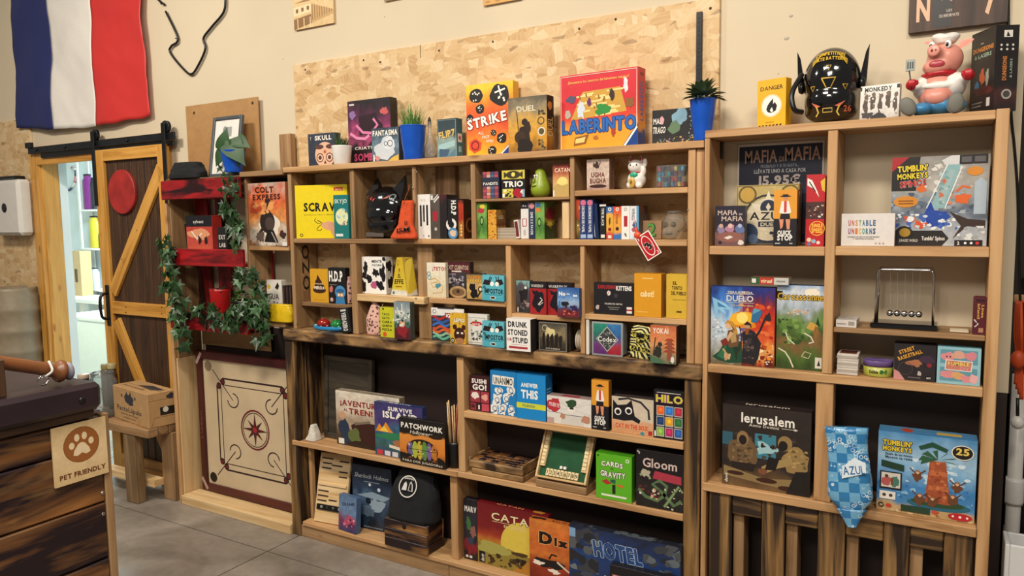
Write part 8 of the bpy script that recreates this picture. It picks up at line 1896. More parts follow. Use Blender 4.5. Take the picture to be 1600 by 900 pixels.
for s in (-1,1):
    tb('tile_rack',min(s * w2 - s * 0.03,s * w2 - s * 0.009),max(s * w2 - s * 0.03,s * w2 - s * 0.009),0.045,Lt - 0.01,0.0065,0.018,M_PALE)
    for i in range(8):
        y_ = 0.052 + i * (Lt - 0.07) / 8
        tb('number_tile',min(s * w2 - s * 0.028,s * w2 - s * 0.011),max(s * w2 - s * 0.028,s * w2 - s * 0.011),y_,y_ + 0.013,0.0185,0.0215,plain('ivory_tile','d8c394',0.5))
for i in range(9):
    x_ = -w2 + 0.038 + i * (w_ - 0.076) / 9
    nt = tb('number_tile',x_ + 0.001,x_ + (w_ - 0.076) / 9 - 0.001,0.012,0.04,0.0065,0.015,plain('ivory_tile','d8c394',0.5))
    draw(t_,[('t',str(i + 1),0.5,0.5,0.5,'2a1a10')],(w_ - 0.076) / 9,0.028,lambda x,y,k,x_=x_: tuple(tm @ Vector((x_ + x,0.012 + y,0.0152 + k))),lname='tile_number')
for x_ in (-0.008,0.008):
    V,Fc = chamfer(0.011,0.011,0.011,0.0015)
    mesh('die',V,Fc,M_WHITE,t_,tm @ T(x_,0.05,0.0118))

# black cap-like cloth lying on the scorched box, with its round badge
cb = empty('black_cloth',(0,0,0),'folded black cloth bag with a round white emblem of two dogs','cloth')
m_ = BOXM @ T(0.0,0.0,BOXH + 0.001)
cb.matrix_basis = m_
WM[cb] = m_
HW,HD,HH = BOXW * 0.53,0.13,z_at(736,BOXM.translation.x,YF) - ZS1 - BOXH
V,Fc = [],[]
nu,nv = 30,16
for j in range(nv + 1):
    t = j / nv
    k = 1.05 - 0.12 * t if t < 0.45 else (1.0 - 0.42 * ((t - 0.45) / 0.55) ** 1.3)
    for i in range(nu):
        a = 2 * pi * i / nu
        ca,sa = cos(a),sin(a)
        q = 1 + 0.05 * vnoise(ca * 3 + 4 * t,sa * 3,3) + 0.03 * vnoise(ca * 7,sa * 7 + 9 * t,5)
        V.append((HW * k * q * math.copysign(abs(ca) ** 0.7,ca) + 0.012 * t,HD / 2 + HD / 2 * (k * 0.97) * q * math.copysign(abs(sa) ** 0.7,sa) + 0.03 * t * (1 if sa < 0 else 0),t * HH))
for j in range(nv):
    for i in range(nu):
        k = (i + 1) % nu
        Fc.append((j * nu + i,j * nu + k,(j + 1) * nu + k,(j + 1) * nu + i))
Fc.append(tuple(range(nu))[::-1])
Fc.append(tuple(nv * nu + i for i in range(nu)))
mesh('cloth_body',V,Fc,M_CLOTH,cb,None,True)
tz = HH * 0.62
draw(cb,[('ring',0.5,0.5,0.48,0.1,'dcd8d2'),('p',[(0.2,0.3),(0.28,0.62),(0.36,0.72),(0.44,0.6),(0.46,0.3)],'d0ccc6'),('p',[(0.54,0.3),(0.56,0.6),(0.62,0.78),(0.74,0.62),(0.8,0.3)],'d0ccc6'),('p',[(0.57,0.32),(0.59,0.58),(0.63,0.7),(0.7,0.6),(0.74,0.32)],'17161a'),('t','AMIGOS',0.5,0.86,0.08,'dcd8d2',{'w': 0.5,'arc': 0.03})],0.1,0.09,lambda x,y,k: (-0.045 + x,0.008 + y * 0.36 - k - 0.004,HH * 0.5 + y * 0.9),pname='emblem',lname='emblem_lettering')

# ---------------------------------------------------------------- right unit things
# desk pendulum
t_,w_,h_ = thing('desk_pendulum','chrome desk pendulum with five hanging steel balls','pendulum',1358,1466,421,ZCm,YC + 0.005)
dd = 0.1
V,Fc = chamfer(w_ * 0.98,dd,0.016,0.003)
mesh('base',[(v[0],v[1] + dd / 2,v[2] + 0.008) for v in V],Fc,M_SHINE,t_)
for y_ in (0.012,dd - 0.012):
    q = w_ * 0.42
    tube('frame_wire',[(-q,y_,0.014)] + smooth_path([(-q * 0.96,y_,h_ * 0.92),(-q * 0.9,y_,h_ * 0.985),(-q * 0.8,y_,h_),(q * 0.8,y_,h_),(q * 0.9,y_,h_ * 0.985),(q * 0.96,y_,h_ * 0.92)],4) + [(q,y_,0.014)],0.0035,M_CHROME,t_)
rb_ = w_ * 0.053
for i in range(5):
    x_ = (i - 2) * rb_ * 2.02
    bl = ball('steel_ball',(x_,dd / 2,h_ * 0.235),rb_,M_CHROME,t_,nu=20,nv=14)
    for y_ in (0.012,dd - 0.012):
        tube('string',[(x_,dd / 2,h_ * 0.235 + rb_ * 0.8),(x_,y_,h_)],0.0004,cm('8a8680',0.6),bl,seg=4,rel=True) if False else mesh('string',*tube_data([(x_,dd / 2,h_ * 0.235 + rb_ * 0.8),(x_,y_,h_)],0.0004,4),cm('8a8680',0.6),bl)
# stack of playing cards
t_,w_,h_ = thing('card_stack','stack of used playing cards with a red-brown back on top','cards',1307,1340,552,ZC3,YC - 0.018)
rg = random.Random(41)
for i in range(9):
    V,Fc = chamfer(w_,0.075,h_ / 9 - 0.0004,0.0005)
    mesh('card_pack',V,Fc,M_PRINT,t_,T(rg.uniform(-0.0015,0.0015),0.04 + rg.uniform(-0.0015,0.0015),h_ / 9 * (i + 0.5)),False,[C(('c8beb2','b0a59a','d4cabe')[i % 3])] * len(V))
draw(t_,[('r',0.02,0.02,0.98,0.98,'ddd6cc'),('r',0.1,0.1,0.9,0.9,'6a3424'),('r',0.2,0.2,0.8,0.8,'5a2a1e')],w_,0.075,lambda x,y,k: (x - w_ / 2,y + 0.0025,h_ + k),pname='card_back')
# purple and yellow tin
t_,w_,h_ = thing('round_tin','round tin with purple lid and yellow-green label','tin',1347,1394,562,ZC3,YC - 0.012)
r_ = w_ / 2
V,Fc = lathe_data([(r_ * 0.96,0),(r_,0.002),(r_,h_ * 0.62)],32)
mesh('tin_body',[(v[0],v[1] * 0.8 + r_ * 0.8,v[2]) for v in V],Fc,plain('lime_label','a8a848',0.3),t_,None,True)
V,Fc = lathe_data([(r_ * 1.015,h_ * 0.6),(r_ * 1.015,h_ * 0.94),(r_ * 0.98,h_ * 0.97),(r_ * 0.92,h_ * 0.955),(r_ * 0.9,h_ * 0.9),(0.001,h_ * 0.9)],32)
mesh('lid',[(v[0],v[1] * 0.8 + r_ * 0.8,v[2]) for v in V],Fc,plain('purple_lid','6a5286',0.3),t_,None,True)
def tinmap(x,y,k):
    a = -pi / 2 + (x - r_) / r_ * 0.9
    return ((r_ + k + 0.0004) * cos(a),r_ * 0.8 + (r_ * 0.8 + k + 0.0004) * sin(a),y)
draw(t_,[('t','Dobble',0.36,0.5,0.32,'17151a',{'w': 0.34,'b': 2}),('blob',0.66,0.5,0.07,0.22,'2f6a2c',0.4,410),('blob',0.82,0.5,0.06,0.2,'4a7a34',0.4,411),('l',[(0.05,0.1),(0.95,0.1)],0.01,'4a4a1c')],2 * r_,h_ * 0.62,tinmap,pname='tin_print')
# crinkled blue pouch
def azul():
    k = NT('blue_tile_foil')
    mp = k.coords((1,1,1),False)
    ck = k.n('ShaderNodeTexChecker')
    ck.inputs['Scale'].default_value = 34
    ck.inputs['Color1'].default_value = C('2f74a8')
    ck.inputs['Color2'].default_value = C('6aa2c4')
    k.l(mp,0,ck,'Vector')
    vo = k.n('ShaderNodeTexVoronoi')
    vo.inputs['Scale'].default_value = 75
    k.l(mp,0,vo,'Vector')
    rp = k.ramp([(0.28,0.0),(0.36,1.0),(0.42,1.0),(0.5,0.0)])
    k.l(vo,'Distance',rp,'Fac')
    ns = k.n('ShaderNodeTexNoise')
    ns.inputs['Scale'].default_value = 16
    k.l(mp,0,ns,'Vector')
    r2 = k.ramp([(0.48,0.0),(0.56,1.0)])
    k.l(ns,'Fac',r2,'Fac')
    ml = k.n('ShaderNodeMath',operation='MULTIPLY')
    k.l(rp,'Color',ml,0)
    k.l(r2,'Color',ml,1)
    m = mixcol(k,(ml,0),(ck,'Color'),'cfdfe6')
    k.l(m,2,k.b,'Base Color')
    k.b.inputs['Roughness'].default_value = 0.22
    n3 = k.n('ShaderNodeTexNoise')
    n3.inputs['Scale'].default_value = 22
    n3.inputs['Detail'].default_value = 3
    k.l(mp,0,n3,'Vector')
    k.bump(n3,'Fac',0.6,0.006)
    return k.m
t_,w_,h_ = thing('foil_pouch','crinkled shiny blue and white tile-pattern pouch leaning over the shelf edge','pouch',1305,1356,666,ZC4,YF - 0.031)
h_ *= 0.99
WM[t_] = WM[t_] @ RX(radians(-4)) @ RY(-0.09)
t_.matrix_basis = WM[t_]
pr = lambda t: 0.55 + 0.45 * min(1,t / 0.12) if t < 0.12 else (1.0 + 0.08 * sin(t * 6) + 0.08 * t)
M_AZ = azul()
sack('pouch_body',t_,w_ * 1.25,0.046,h_,pr,M_AZ,17,0.05)
cr = sack('drooping_corner',t_,w_ * 0.9,0.03,0.055,lambda t: 0.3 + 0.7 * t,M_AZ,18,0.05)
cr.matrix_basis = T(0,-0.008,-0.05)
draw(t_,[('p',[(0.3,0.4),(1.05,0.48),(1.05,0.6),(0.72,0.66),(0.34,0.54)],'dce6ec'),('t','AZUL',0.68,0.51,0.1,'2a6296',{'w': 0.66,'rot': 6})],w_,h_,lambda x,y,k: (x - w_ / 2,-0.0275 - k,y),pname='label_patch',lname='label_lettering')

# ================================================================== on the wall
flag = empty('flag',(at(13,0,YW - 0.05).x,YW - 0.05,at(20,200,YW - 0.05).z),'blue, white and red vertical striped flag hanging on the wall','flag')
def flagpt(u,v):
    """u along the fly, v up; corners measured on the wall"""
    A,B_ = at(12,-60,YW - 0.04),at(216,-60,YW - 0.04)
    D,E = at(25,200,YW - 0.04),at(231,180,YW - 0.04)
    t = 1 - v
    lo = D.lerp(E,u)
    hi = A.lerp(B_,u)
    p = hi.lerp(lo,t)
    sag = -0.035 * sin(pi * u) * t
    y = YW - 0.04 + 0.006 * sin(u * 14 + v * 5) * (0.4 + t) + 0.012 * vnoise(u * 4,v * 3,3) + 0.006 * abs(vnoise(u * 9 + v * 6,v * 4 - u * 5,5)) + 0.003 * sin(u * 25 - v * 14)
    return (p.x + 0.015 * vnoise(u * 3,v * 6,8),y,p.z + sag + 0.012 * vnoise(u * 9,0,4) * t)
def satin(name,col):
    k = NT(name)
    mp = k.coords((1,1,1),False)
    n = k.n('ShaderNodeTexNoise')
    n.inputs['Scale'].default_value = 300
    k.l(mp,0,n,'Vector')
    c = C(col)
    rp = k.ramp([(0.3,shade(c,0.9)),(0.7,shade(c,1.05))])
    k.l(n,'Fac',rp,'Fac')
    k.l(rp,'Color',k.b,'Base Color')
    k.b.inputs['Roughness'].default_value = 0.5
    return k.m
for nm,c_,u0,u1 in (('blue_stripe','232a60',0.0,0.315),('white_stripe','e3ddd4',0.315,0.645),('red_stripe','c8302c',0.645,1.0)):
    V,Fc = [],[]
    nx,ny = 22,40
    for j in range(ny + 1):
        for i in range(nx + 1):
            V.append(Vector(flagpt(u0 + (u1 - u0) * i / nx,j / ny)))
    for j in range(ny):
        for i in range(nx):
            a = j * (nx + 1) + i
            Fc.append((a,a + 1,a + nx + 2,a + nx + 1))
    o_ = mesh(nm,V,Fc,satin('satin_' + nm,c_),flag,None,True,rel=False)
    so = o_.modifiers.new('thickness','SOLIDIFY')
    so.thickness = 0.001
# black looped wire shaped like a race circuit
wp = [(243,-6),(256,6),(250,3),(259,18),(278,60),(268,72),(266,82),(284,105),(299,116),(311,100),(321,76),(318,60),(331,42),(350,18),(352,-8)]
wpts = smooth_path([at(x,y,YW - 0.012) for x,y in wp[3:]],5)
wr = empty('wire_outline',at(299,116,YW - 0.012),'thin black wire outline of a race circuit on the wall','wall art')
tube('wire',wpts,0.006,M_BLACK,wr,rel=False)
tube('wire_tail',smooth_path([at(243,-6,YW - 0.012),at(250,2,YW - 0.012),at(257,7,YW - 0.012)]),0.006,M_BLACK,wr,rel=False)
for px,py in ((279,61),(256,7)):
    p = at(px,py,YW)
    tube('pin',[(p.x,YW + 0.002,p.z),(p.x,YW - 0.02,p.z)],0.003,M_STEEL,wr,rel=False)
# engraved wooden pictures at the top edge
def picture(px0,px1,py,label,art,hh=0.3):
    a,b = at(px0,py,YW - 0.012),at(px1,py,YW - 0.012)
    w = b.x - a.x
    return carton('wooden_picture',label,'picture',T((a.x + b.x) / 2,YW - 0.012,a.z),w,0.01,hh,'d9b884',art,bev=0.001,mat=M_PRINT)
ga = [('bg',[(0,'d8b680'),(1,'e0c28e')],0.12,420),('p',[(0,0),(0.45,0.06),(0.45,0.2),(0,0.16)],'8a6234'),('p',[(0.45,0.06),(1,0.14),(1,0.2),(0.45,0.36)],'c09860'),('p',[(0,0.2),(0.45,0.24),(0.45,0.36),(0,0.34)],'ead2a4'),('p',[(0.02,0.4),(0.5,0.46),(0.72,0.56),(0.7,0.5),(0.4,0.4)],'9a7240')] + [('r',0.06 + 0.14 * i,0.25 + 0.01 * i,0.12 + 0.14 * i,0.31 + 0.01 * i,'7a5228') for i in range(3)] + [('l',[(0.1 + 0.16 * i,0.0),(0.1 + 0.16 * i,0.16)],0.02,'ead2a4') for i in range(3)] + [('l',[(0.48 + 0.06 * i,0.1 + 0.01 * i),(0.48 + 0.06 * i,0.34 - 0.015 * i)],0.015,'8a6234') for i in range(9)] + [('p',[(0.6,0.38),(0.7,0.4),(0.68,0.7),(0.62,0.7)],'8a6234')]
picture(460,522,47.5,'pale wooden plaque engraved with a building, top of the wall',ga)
picture(755,815,9,'pale wooden plaque cut by the top edge above the chipboard',[('bg',[(0,'d09a4c'),(1,'e0b878')],0.15,421),('s',0.05,0.02,0.95,0.4,['8a5a24','b07a38'],20,0.04,0.09,422)])
picture(600,645,2,'dark wooden plaque whose lower edge peeks in at the top',[('r',0,0,1,1,'8a6a48')])
# dark sign at the top right
a,b = at(1419,53,YW - 0.02),at(1575,33,YW - 0.02)
sg = tag(board('wooden_sign',a.x,b.x,YW - 0.02,YW - 0.001,a.z,a.z + 0.4,wood('walnut_panel','2c1c14','4a3325','5c4334',tint=0.4),None,0.002),'dark wooden wall sign with pale raised letters and a red figure','sign')
SA,WS,HS = a.copy(),b.x - a.x,0.4
def sgmap(x,y,k):
    return WM[sg].inverted() @ Vector((SA.x + x,YW - 0.0203 - k,SA.z + y))
draw(sg,[('r',0.25,0.02,0.45,0.7,'1d1412'),('blob',0.4,0.27,0.09,0.04,'a8322c',0.3,430),('blob',0.34,0.25,0.02,0.04,'c8a084',0.4,431),('blob',0.47,0.28,0.02,0.05,'c8a084',0.4,432),('s',0.28,0.2,0.54,0.36,['b89a84','7a2c26'],12,0.012,0.025,433),('t','LES',0.42,0.135,0.018,'b8a898'),('t','DU INFORMATIS',0.42,0.1,0.022,'c8b8a8',{'w': 0.2}),('t','N',0.15,0.17,0.17,'dcae8a',{'w': 0.14,'b': 2}),('t','U',0.15,0.37,0.17,'dcae8a',{'w': 0.13,'b': 2}),('t','7',0.827,0.185,0.2,'dcae8a',{'w': 0.12,'b': 2})],WS,HS,sgmap)
# cable at the right
cbp = [(1576,-20),(1576,60),(1580,175),(1585,228),(1590,300),(1592,400),(1594,470)]
cab = empty('black_cable',at(1580,175,YW - 0.01),'black cable running down the wall beside the right unit','cable')
tube('cable',smooth_path([at(x,y,YW - 0.004) for x,y in cbp]),0.0035,M_BLACK,cab,rel=False)

# ================================================================== carrom board and things in the left unit
YCb = YF + 0.095
ca = empty('carrom_board',(-3.0,YCb,0.05),'square carrom board with dark red frame and compass rose, standing upright','game board')
bx0,bx1 = at(310,640,YCb).x,PL1 - 0.001
bz0,bz1 = 0.0515,0.0515 + (bx1 - bx0)
bz1 = min(bz1,at(330,550,YCb).z)
M_MAROON = wood('maroon_frame','2a0c0c','4a1616','5a1c1a',rough=0.35,tint=0.3)
fwd = 0.042
board('frame_bar',bx0,bx0 + fwd,YCb,YCb + 0.032,bz0,bz1,M_MAROON,ca)
board('frame_bar',bx1 - fwd,bx1,YCb,YCb + 0.032,bz0,bz1,M_MAROON,ca)
board('frame_bar',bx0 + fwd,bx1 - fwd,YCb,YCb + 0.032,bz1 - fwd,bz1,M_MAROON,ca)
board('frame_bar',bx0 + fwd,bx1 - fwd,YCb,YCb + 0.032,bz0,bz0 + fwd,M_MAROON,ca)
sf = board('playing_surface',bx0 + fwd,bx1 - fwd,YCb + 0.012,YCb + 0.024,bz0 + fwd,bz1 - fwd,plain('birch_surface','c9b391',0.35,nscale=6,namt=0.08),ca,0.0005)
sw,sh_ = bx1 - bx0 - 2 * fwd,bz1 - bz0 - 2 * fwd
INK,RDI = '2a1416','6a1a1e'
ci = []
for (xa,ya,xb,yb) in ((0.2,0.86,0.79,0.86),(0.2,0.14,0.79,0.14),(0.14,0.2,0.14,0.8),(0.835,0.2,0.835,0.8)):
    ci.append(('l',[(xa,ya),(xb,yb)],0.012,INK))
    sx_,sy_ = (0,-0.05 if ya > 0.5 else 0.05) if ya == yb else (0.04 if xa < 0.5 else -0.04,0)
    ci.append(('l',[(xa + sx_,ya + sy_),(xb + sx_,yb + sy_)],0.006,INK))
    for q in ((xa + sx_ / 2,ya + sy_ / 2),(xb + sx_ / 2,yb + sy_ / 2)):
        ci += [('c',q[0],q[1],0.024,INK),('c',q[0],q[1],0.015,RDI)]
for sx_,sy_ in ((-1,1),(1,1),(-1,-1),(1,-1)):
    p0_,p1_ = (0.49 + sx_ * 0.39,0.5 + sy_ * 0.42),(0.49 + sx_ * 0.19,0.5 + sy_ * 0.2)
    ci.append(('l',[p0_,p1_],0.006,INK))
    cx_,cy_ = 0.49 + sx_ * 0.19,0.5 + sy_ * 0.2
    a0 = math.atan2(-sy_,-sx_)
    ci.append(('l',[(cx_ + 0.055 * cos(a0 + q),cy_ + 0.055 * sin(a0 + q)) for q in [-2.3 + 0.46 * i for i in range(11)]],0.008,INK))
ci += [('ring',0.51,0.5,0.14,0.08,RDI),('ring',0.51,0.5,0.12,0.04,INK)]
for i in range(8):
    a_ = i * pi / 4
    L_ = 0.125 if i % 2 == 0 else 0.1
    ci.append(('p',[(0.51 + L_ * cos(a_),0.5 + L_ * sin(a_)),(0.51 + 0.03 * cos(a_ + 0.5),0.5 + 0.03 * sin(a_ + 0.5)),(0.51,0.5)],RDI))
    ci.append(('p',[(0.51 + L_ * cos(a_),0.5 + L_ * sin(a_)),(0.51 + 0.03 * cos(a_ - 0.5),0.5 + 0.03 * sin(a_ - 0.5)),(0.51,0.5)],INK))
ci += [('c',0.51,0.5,0.02,'a0242a')]
for q in ((0.055,0.055),(0.945,0.055),(0.055,0.945),(0.945,0.945)):
    ci += [('c',q[0],q[1],0.036,'17100e' if q[1] < 0.5 else '8a765c')]
draw(ca,ci,sw,sh_,lambda x,y,k: WM[ca].inverted() @ Vector((bx0 + fwd + x,YCb + 0.0118 - k,bz0 + fwd + y)),pname='inked_lines')
for zz,s in ((bz1 - 0.02,1),(bz0 + 0.02,-1)):
    stick('corner_tape',(bx0 + 0.004,YCb - 0.0012,zz - s * 0.05),(bx0 + 0.046,YCb - 0.0012,zz + s * 0.01),0.018,0.0012,cm('a88a80',0.5),ca,0.0003)
draw(ca,[('t','J. Uribarri',0.5,0.5,0.3,'8a4a40',{'rot': 90,'w': 0.9,'hw': 0.5,'b': 0})],0.03,0.17,lambda x,y,k: WM[ca].inverted() @ Vector((bx0 + 0.006 + x,YCb - 0.0006 - k,0.33 + y)))

# cardboard sheet, framed drawing and plant on top
cbz = 1.7375
a,b = at(292,215,YB - 0.01),at(405,215,YB - 0.01)
cbd = tag(carton('cardboard_sheet','brown cardboard sheet standing against the wall behind the framed drawing','cardboard',T((a.x + b.x) / 2,YB - 0.008,1.722),b.x - a.x,0.005,at(292,166,YB - 0.01).z - 1.722,'a5794a',
    [('bg',[(0,'a87c4c'),(1,'b08656')],0.1,440),('c',0.12,0.9,0.014,'3a2816'),('c',0.93,0.93,0.014,'3a2816')],bev=0.001))
# top plank the things stand on
board('top_plank',AX + 0.022,xu - 0.022,YF + 0.0,YB - 0.018,1.716,1.7215,M_PINE2,lu)
t_,w_,h_ = thing('framed_drawing','grey framed sketch of a standing figure leaning on the cardboard','picture',325,370,182,1.7216,YF + 0.05)
WM[t_] = WM[t_] @ T(0,0,0.003) @ RX(radians(-9))
t_.matrix_basis = WM[t_]
for nm,x0,x1,z0,z1 in (('frame_bar',-w_ / 2,-w_ / 2 + 0.016,0,h_),('frame_bar',w_ / 2 - 0.016,w_ / 2,0,h_),('frame_bar',-w_ / 2 + 0.016,w_ / 2 - 0.016,h_ - 0.016,h_),('frame_bar',-w_ / 2 + 0.016,w_ / 2 - 0.016,0,0.016)):
    V,Fc = chamfer(x1 - x0,0.018,z1 - z0,0.002)
    mesh(nm,[(v[0] + (x0 + x1) / 2,v[1] + 0.009,v[2] + (z0 + z1) / 2) for v in V],Fc,cm('4a4e52',0.4),t_)
V,Fc = chamfer(w_ - 0.03,0.006,h_ - 0.03,0.0005)
mesh('drawing',[(v[0],v[1] + 0.011,v[2] + h_ / 2) for v in V],Fc,cm('dcd8d0',0.6),t_)
draw(t_,[('blob',0.42,0.8,0.09,0.08,'8a8a8c',0.2,441),('r',0.46,0.68,0.68,0.86,'9a9a9a'),('blob',0.5,0.58,0.14,0.1,'4a4a4c',0.4,442),('blob',0.5,0.4,0.16,0.08,'77787c',0.3,443),('l',[(0.44,0.36),(0.46,0.2),(0.4,0.1)],0.1,'7a7b80'),('l',[(0.56,0.36),(0.66,0.24)],0.1,'7a7b80'),('c',0.5,0.7,0.06,'b8b4ae')],w_ - 0.03,h_ - 0.03,lambda x,y,k: (x - (w_ - 0.03) / 2,0.0078 - k,y + 0.015),pname='sketch')
t_,w_,h_ = thing('arrowhead_plant','blue cup with broad dark green leaves before the framed drawing','plant',353,378,236,1.7385,YF + 0.03)
cup(t_,w_ * 0.36,w_ * 0.5,h_,M_BLUEP)
V,Fc = leaf_data(0.14,0.048,0.18,0.3,[0.0,0.95,1.0,0.95,0.85,0.65,0.42,0.18,0.0])
M_BIG = plain('broad_leaf','294a24',0.55,nscale=18,namt=0.25)
lf = None
for ph,s,off in ((-40,1.15,(0.0,-0.02,0.045)),(70,0.85,(-0.03,-0.03,-0.01)),(-75,1.0,(0.03,-0.01,0.06)),(225,0.75,(-0.02,-0.03,0.0)),(-15,0.8,(0.02,0.0,0.05))):
    xa = Vector((cos(radians(ph)),-0.25,sin(radians(ph)))).normalized()
    na = Vector((0.45,-1,0.45))
    na = (na - xa * na.dot(xa)).normalized()
    mr = Matrix((xa,na.cross(xa),na)).transposed().to_4x4()
    m = WM[t_] @ T(off[0],off[1],h_ + off[2]) @ mr @ Matrix.Scale(s,4)
    lf = share(lf,t_,m) if lf else mesh('leaf',V,Fc,M_BIG,t_,m,True,rel=False)
    tube('stalk',[(0,0,h_ * 0.88),off[:2] + (h_ + off[2],)],0.0022,M_LEAF,t_,seg=6)
# black cap
t_,w_,h_ = thing('baseball_cap','crumpled black cap lying above the top red board','cap',270,320,256,1.7216,YF + 0.025)
sack('cap_body',t_,w_,0.1,h_,lambda t: 1.0 if t < 0.25 else 1.0 - 0.35 * ((t - 0.25) / 0.75) ** 1.5,M_CLOTH,19,0.1)
# yellow pouch
t_,w_,h_ = thing('yellow_pouch','glossy yellow zip pouch with a round black badge','pouch',421,458,474,zsh,YF + 0.018)
sack('pouch_body',t_,w_,0.05,h_,lambda t: 0.93 + 0.07 * sin(pi * t) if t < 0.85 else 0.9,plain('yellow_vinyl','d8b41c',0.25,namt=0.08),23,0.04)
draw(t_,[('e',0.14,0.4,0.11,0.2,'1c1714'),('t','poc',0.14,0.4,0.1,'d8c8a0',{'w': 0.12})],w_,h_,lambda x,y,k: (x - w_ / 2,-0.0262 - k + (0.006 if x < w_ * 0.1 else 0),y),pname='badge')

# planter contents
def pot(label,px0,px1,py,z0,Y,col,nm='plant_pot'):
    t,w,h = thing(nm,label,'pot',px0,px1,py,z0,Y)
    r = w / 2
    lathe('pot_body',[(r * 0.72,0),(r * 0.76,0.003),(r * 0.97,h * 0.94),(r,h),(r * 0.9,h),(r * 0.86,h * 0.8),(0.001,h * 0.78)],cm(col,0.35),t,T(0,r,0),20)
    return t,w,h
zb1,zb2 = rz[1][0] + 0.0165,rz[2][0] + 0.0165
t_,w_,h_ = pot('black pot with bushy grass behind the red box',284,301,350,zb1,YF + 0.095,'17171a')
V,Fc = blade_mesh(130,51,w_ * 0.4,0.05,0.12,0.04,0.003)
tag(mesh('foliage',V,Fc,M_LEAF2,t_,T(0,w_ / 2,h_ * 0.8)),kind='stuff')
t_,w_,h_ = pot('red pot among the ivy on the lowest red board',322,344,452,zb2,YF + 0.03,'b01a1c')
V,Fc = leaf_data(0.065,0.018,0.25,0.4)
lf = None
for i in range(9):
    a_ = i * 0.7
    m = WM[t_] @ T(0,w_ / 2,h_ * 0.85) @ RZ(a_) @ RY(-0.9 + 0.12 * (i % 3))
    lf = share(lf,t_,m) if lf else mesh('leaf',V,Fc,plain('grey_green_leaf','5a7060',0.45,namt=0.2),t_,m,True,rel=False)
t_,w_,h_ = pot('black pot with a small-leaved creeper on the lowest red board',356,382,470,zb2,YF + 0.03,'121214')
V,Fc = leaf_data(0.022,0.009,0.2,0.3)
rg = random.Random(61)
lf = None
for i in range(110):
    a_,el = rg.random() * 6.283,rg.random() * 1.4
    r_ = 0.055 * (0.5 + 0.5 * rg.random())
    m = WM[t_] @ T(r_ * cos(a_) * cos(el) - 0.01,w_ / 2 + r_ * sin(a_) * cos(el) * 0.6 - 0.01,h_ * 0.85 + 0.06 * sin(el)) @ RZ(a_) @ RY(-el + 0.5)
    lf = share(lf,t_,m) if lf else mesh('leaf',V,Fc,M_LEAF2,t_,m,True,rel=False)

# ivy: five-lobed leaves on trailing stems
IV = [(0,0.0),(0.16,-0.1),(0.42,-0.24),(0.24,0.06),(0.5,0.3),(0.22,0.36),(0.1,0.62),(0,1.0)]
out_ = [(x,y) for x,y in IV] + [(-x,y) for x,y in IV[-2:0:-1]]
V0 = [(x,y,-0.25 * abs(x) - 0.12 * y * y) for x,y in out_]
V0.append((0,0.2,0.02))
n_ = len(out_)
F0 = [(n_,i,(i + 1) % n_) for i in range(n_)]
M_IVY = plain('ivy_green','24401f',0.38,nscale=3,namt=0.4)
M_IVY2 = plain('ivy_pale_green','3a5c32',0.4,nscale=3,namt=0.35)
rg = random.Random(77)
IVYP = {}
def ivy(label,path,n,spread,size,Y,seed):
    """path in photograph pixels, hung at depth Y"""
    rg = random.Random(seed)
    pts = smooth_path([at(x,y,Y + 0.012 * math.sin(i * 1.7)) for i,(x,y) in enumerate(path)],5)
    root = empty('ivy_vine',pts[0],label,'ivy','ivy vines on the red planter boards')
    tube('stem',pts,0.0022,cm('4a4a2c',0.7),root,seg=5,rel=False)
    for i in range(n):
        p = rg.choice(pts) + Vector((rg.uniform(-spread,spread),rg.uniform(-0.025,0.004),rg.uniform(-spread,spread)))
        s = size * rg.uniform(0.65,1.2)
        m = T(p) @ RZ(rg.uniform(-0.9,0.9)) @ RX(pi / 2 + rg.uniform(-0.7,0.5)) @ RZ(pi + rg.uniform(-1.0,1.0)) @ Matrix.Scale(s,4)
        key = 'b' if rg.random() < 0.2 else 'a'
        if key in IVYP:
            share(IVYP[key],root,m,'leaf')
        else:
            IVYP[key] = mesh('leaf',V0,F0,M_IVY2 if key == 'b' else M_IVY,root,m,False,rel=False)
YI = YF - 0.055
ivy('ivy trailing down the left edge beside the barn door',[(262,382),(266,410),(272,450),(276,490),(288,530)],85,0.05,0.06,YI,1)
ivy('ivy spilling along the lowest red board',[(280,480),(310,482),(335,492),(365,498),(395,490),(415,505)],110,0.055,0.058,YI,2)
ivy('ivy hanging right of the black pot',[(372,436),(392,425),(400,445),(408,470),(402,495),(415,520)],64,0.04,0.058,YI + 0.03,3)
ivy('ivy bunch in front of the small black box',[(358,320),(362,345),(370,360),(366,382)],54,0.04,0.052,YI + 0.012,4)
ivy('ivy sprig draped over the top red board',[(350,268),(358,285),(366,300),(352,298)],22,0.03,0.046,YI,5)

# ================================================================== bench, cardboard box and jars by the door
TB = empty('rustic_table',(-3.9,2.35,0),'low rough wooden table in front of the barn door','table')
tzz = 0.425
tx0_,tx1_ = -5.25,-3.56
for i,(a,b) in enumerate(((2.30,2.36),(2.364,2.42),(2.424,2.485))):
    board('top_plank',tx0_,tx1_,a,b,tzz - 0.045,tzz,M_PINE2,TB,0.003)
fx = at(214,770,2.335).x
for x_,y_ in ((fx,2.335),(-3.60,2.46),(-5.1,2.335),(-5.1,2.46)):
    board('leg',x_ - 0.05,x_ + 0.05,y_ - 0.03,y_ + 0.022,0,tzz - 0.0455,M_PINE2 if y_ > 2.4 else wood('worn_leg','4a3520','7d6140','a08460',tint=0.6),TB,0.004)
board('lower_shelf',tx0_ + 0.1,-3.64,2.37,2.43,0.08,0.12,M_PALE,TB)
def at_z(px,py,Z):
    r = CR * ((px - 800) / F_PX) + CD * ((py - 450) / F_PX) + CW
    t = (Z - CAM_H) / r.z
    return Vector((r.x * t,r.y * t,Z))
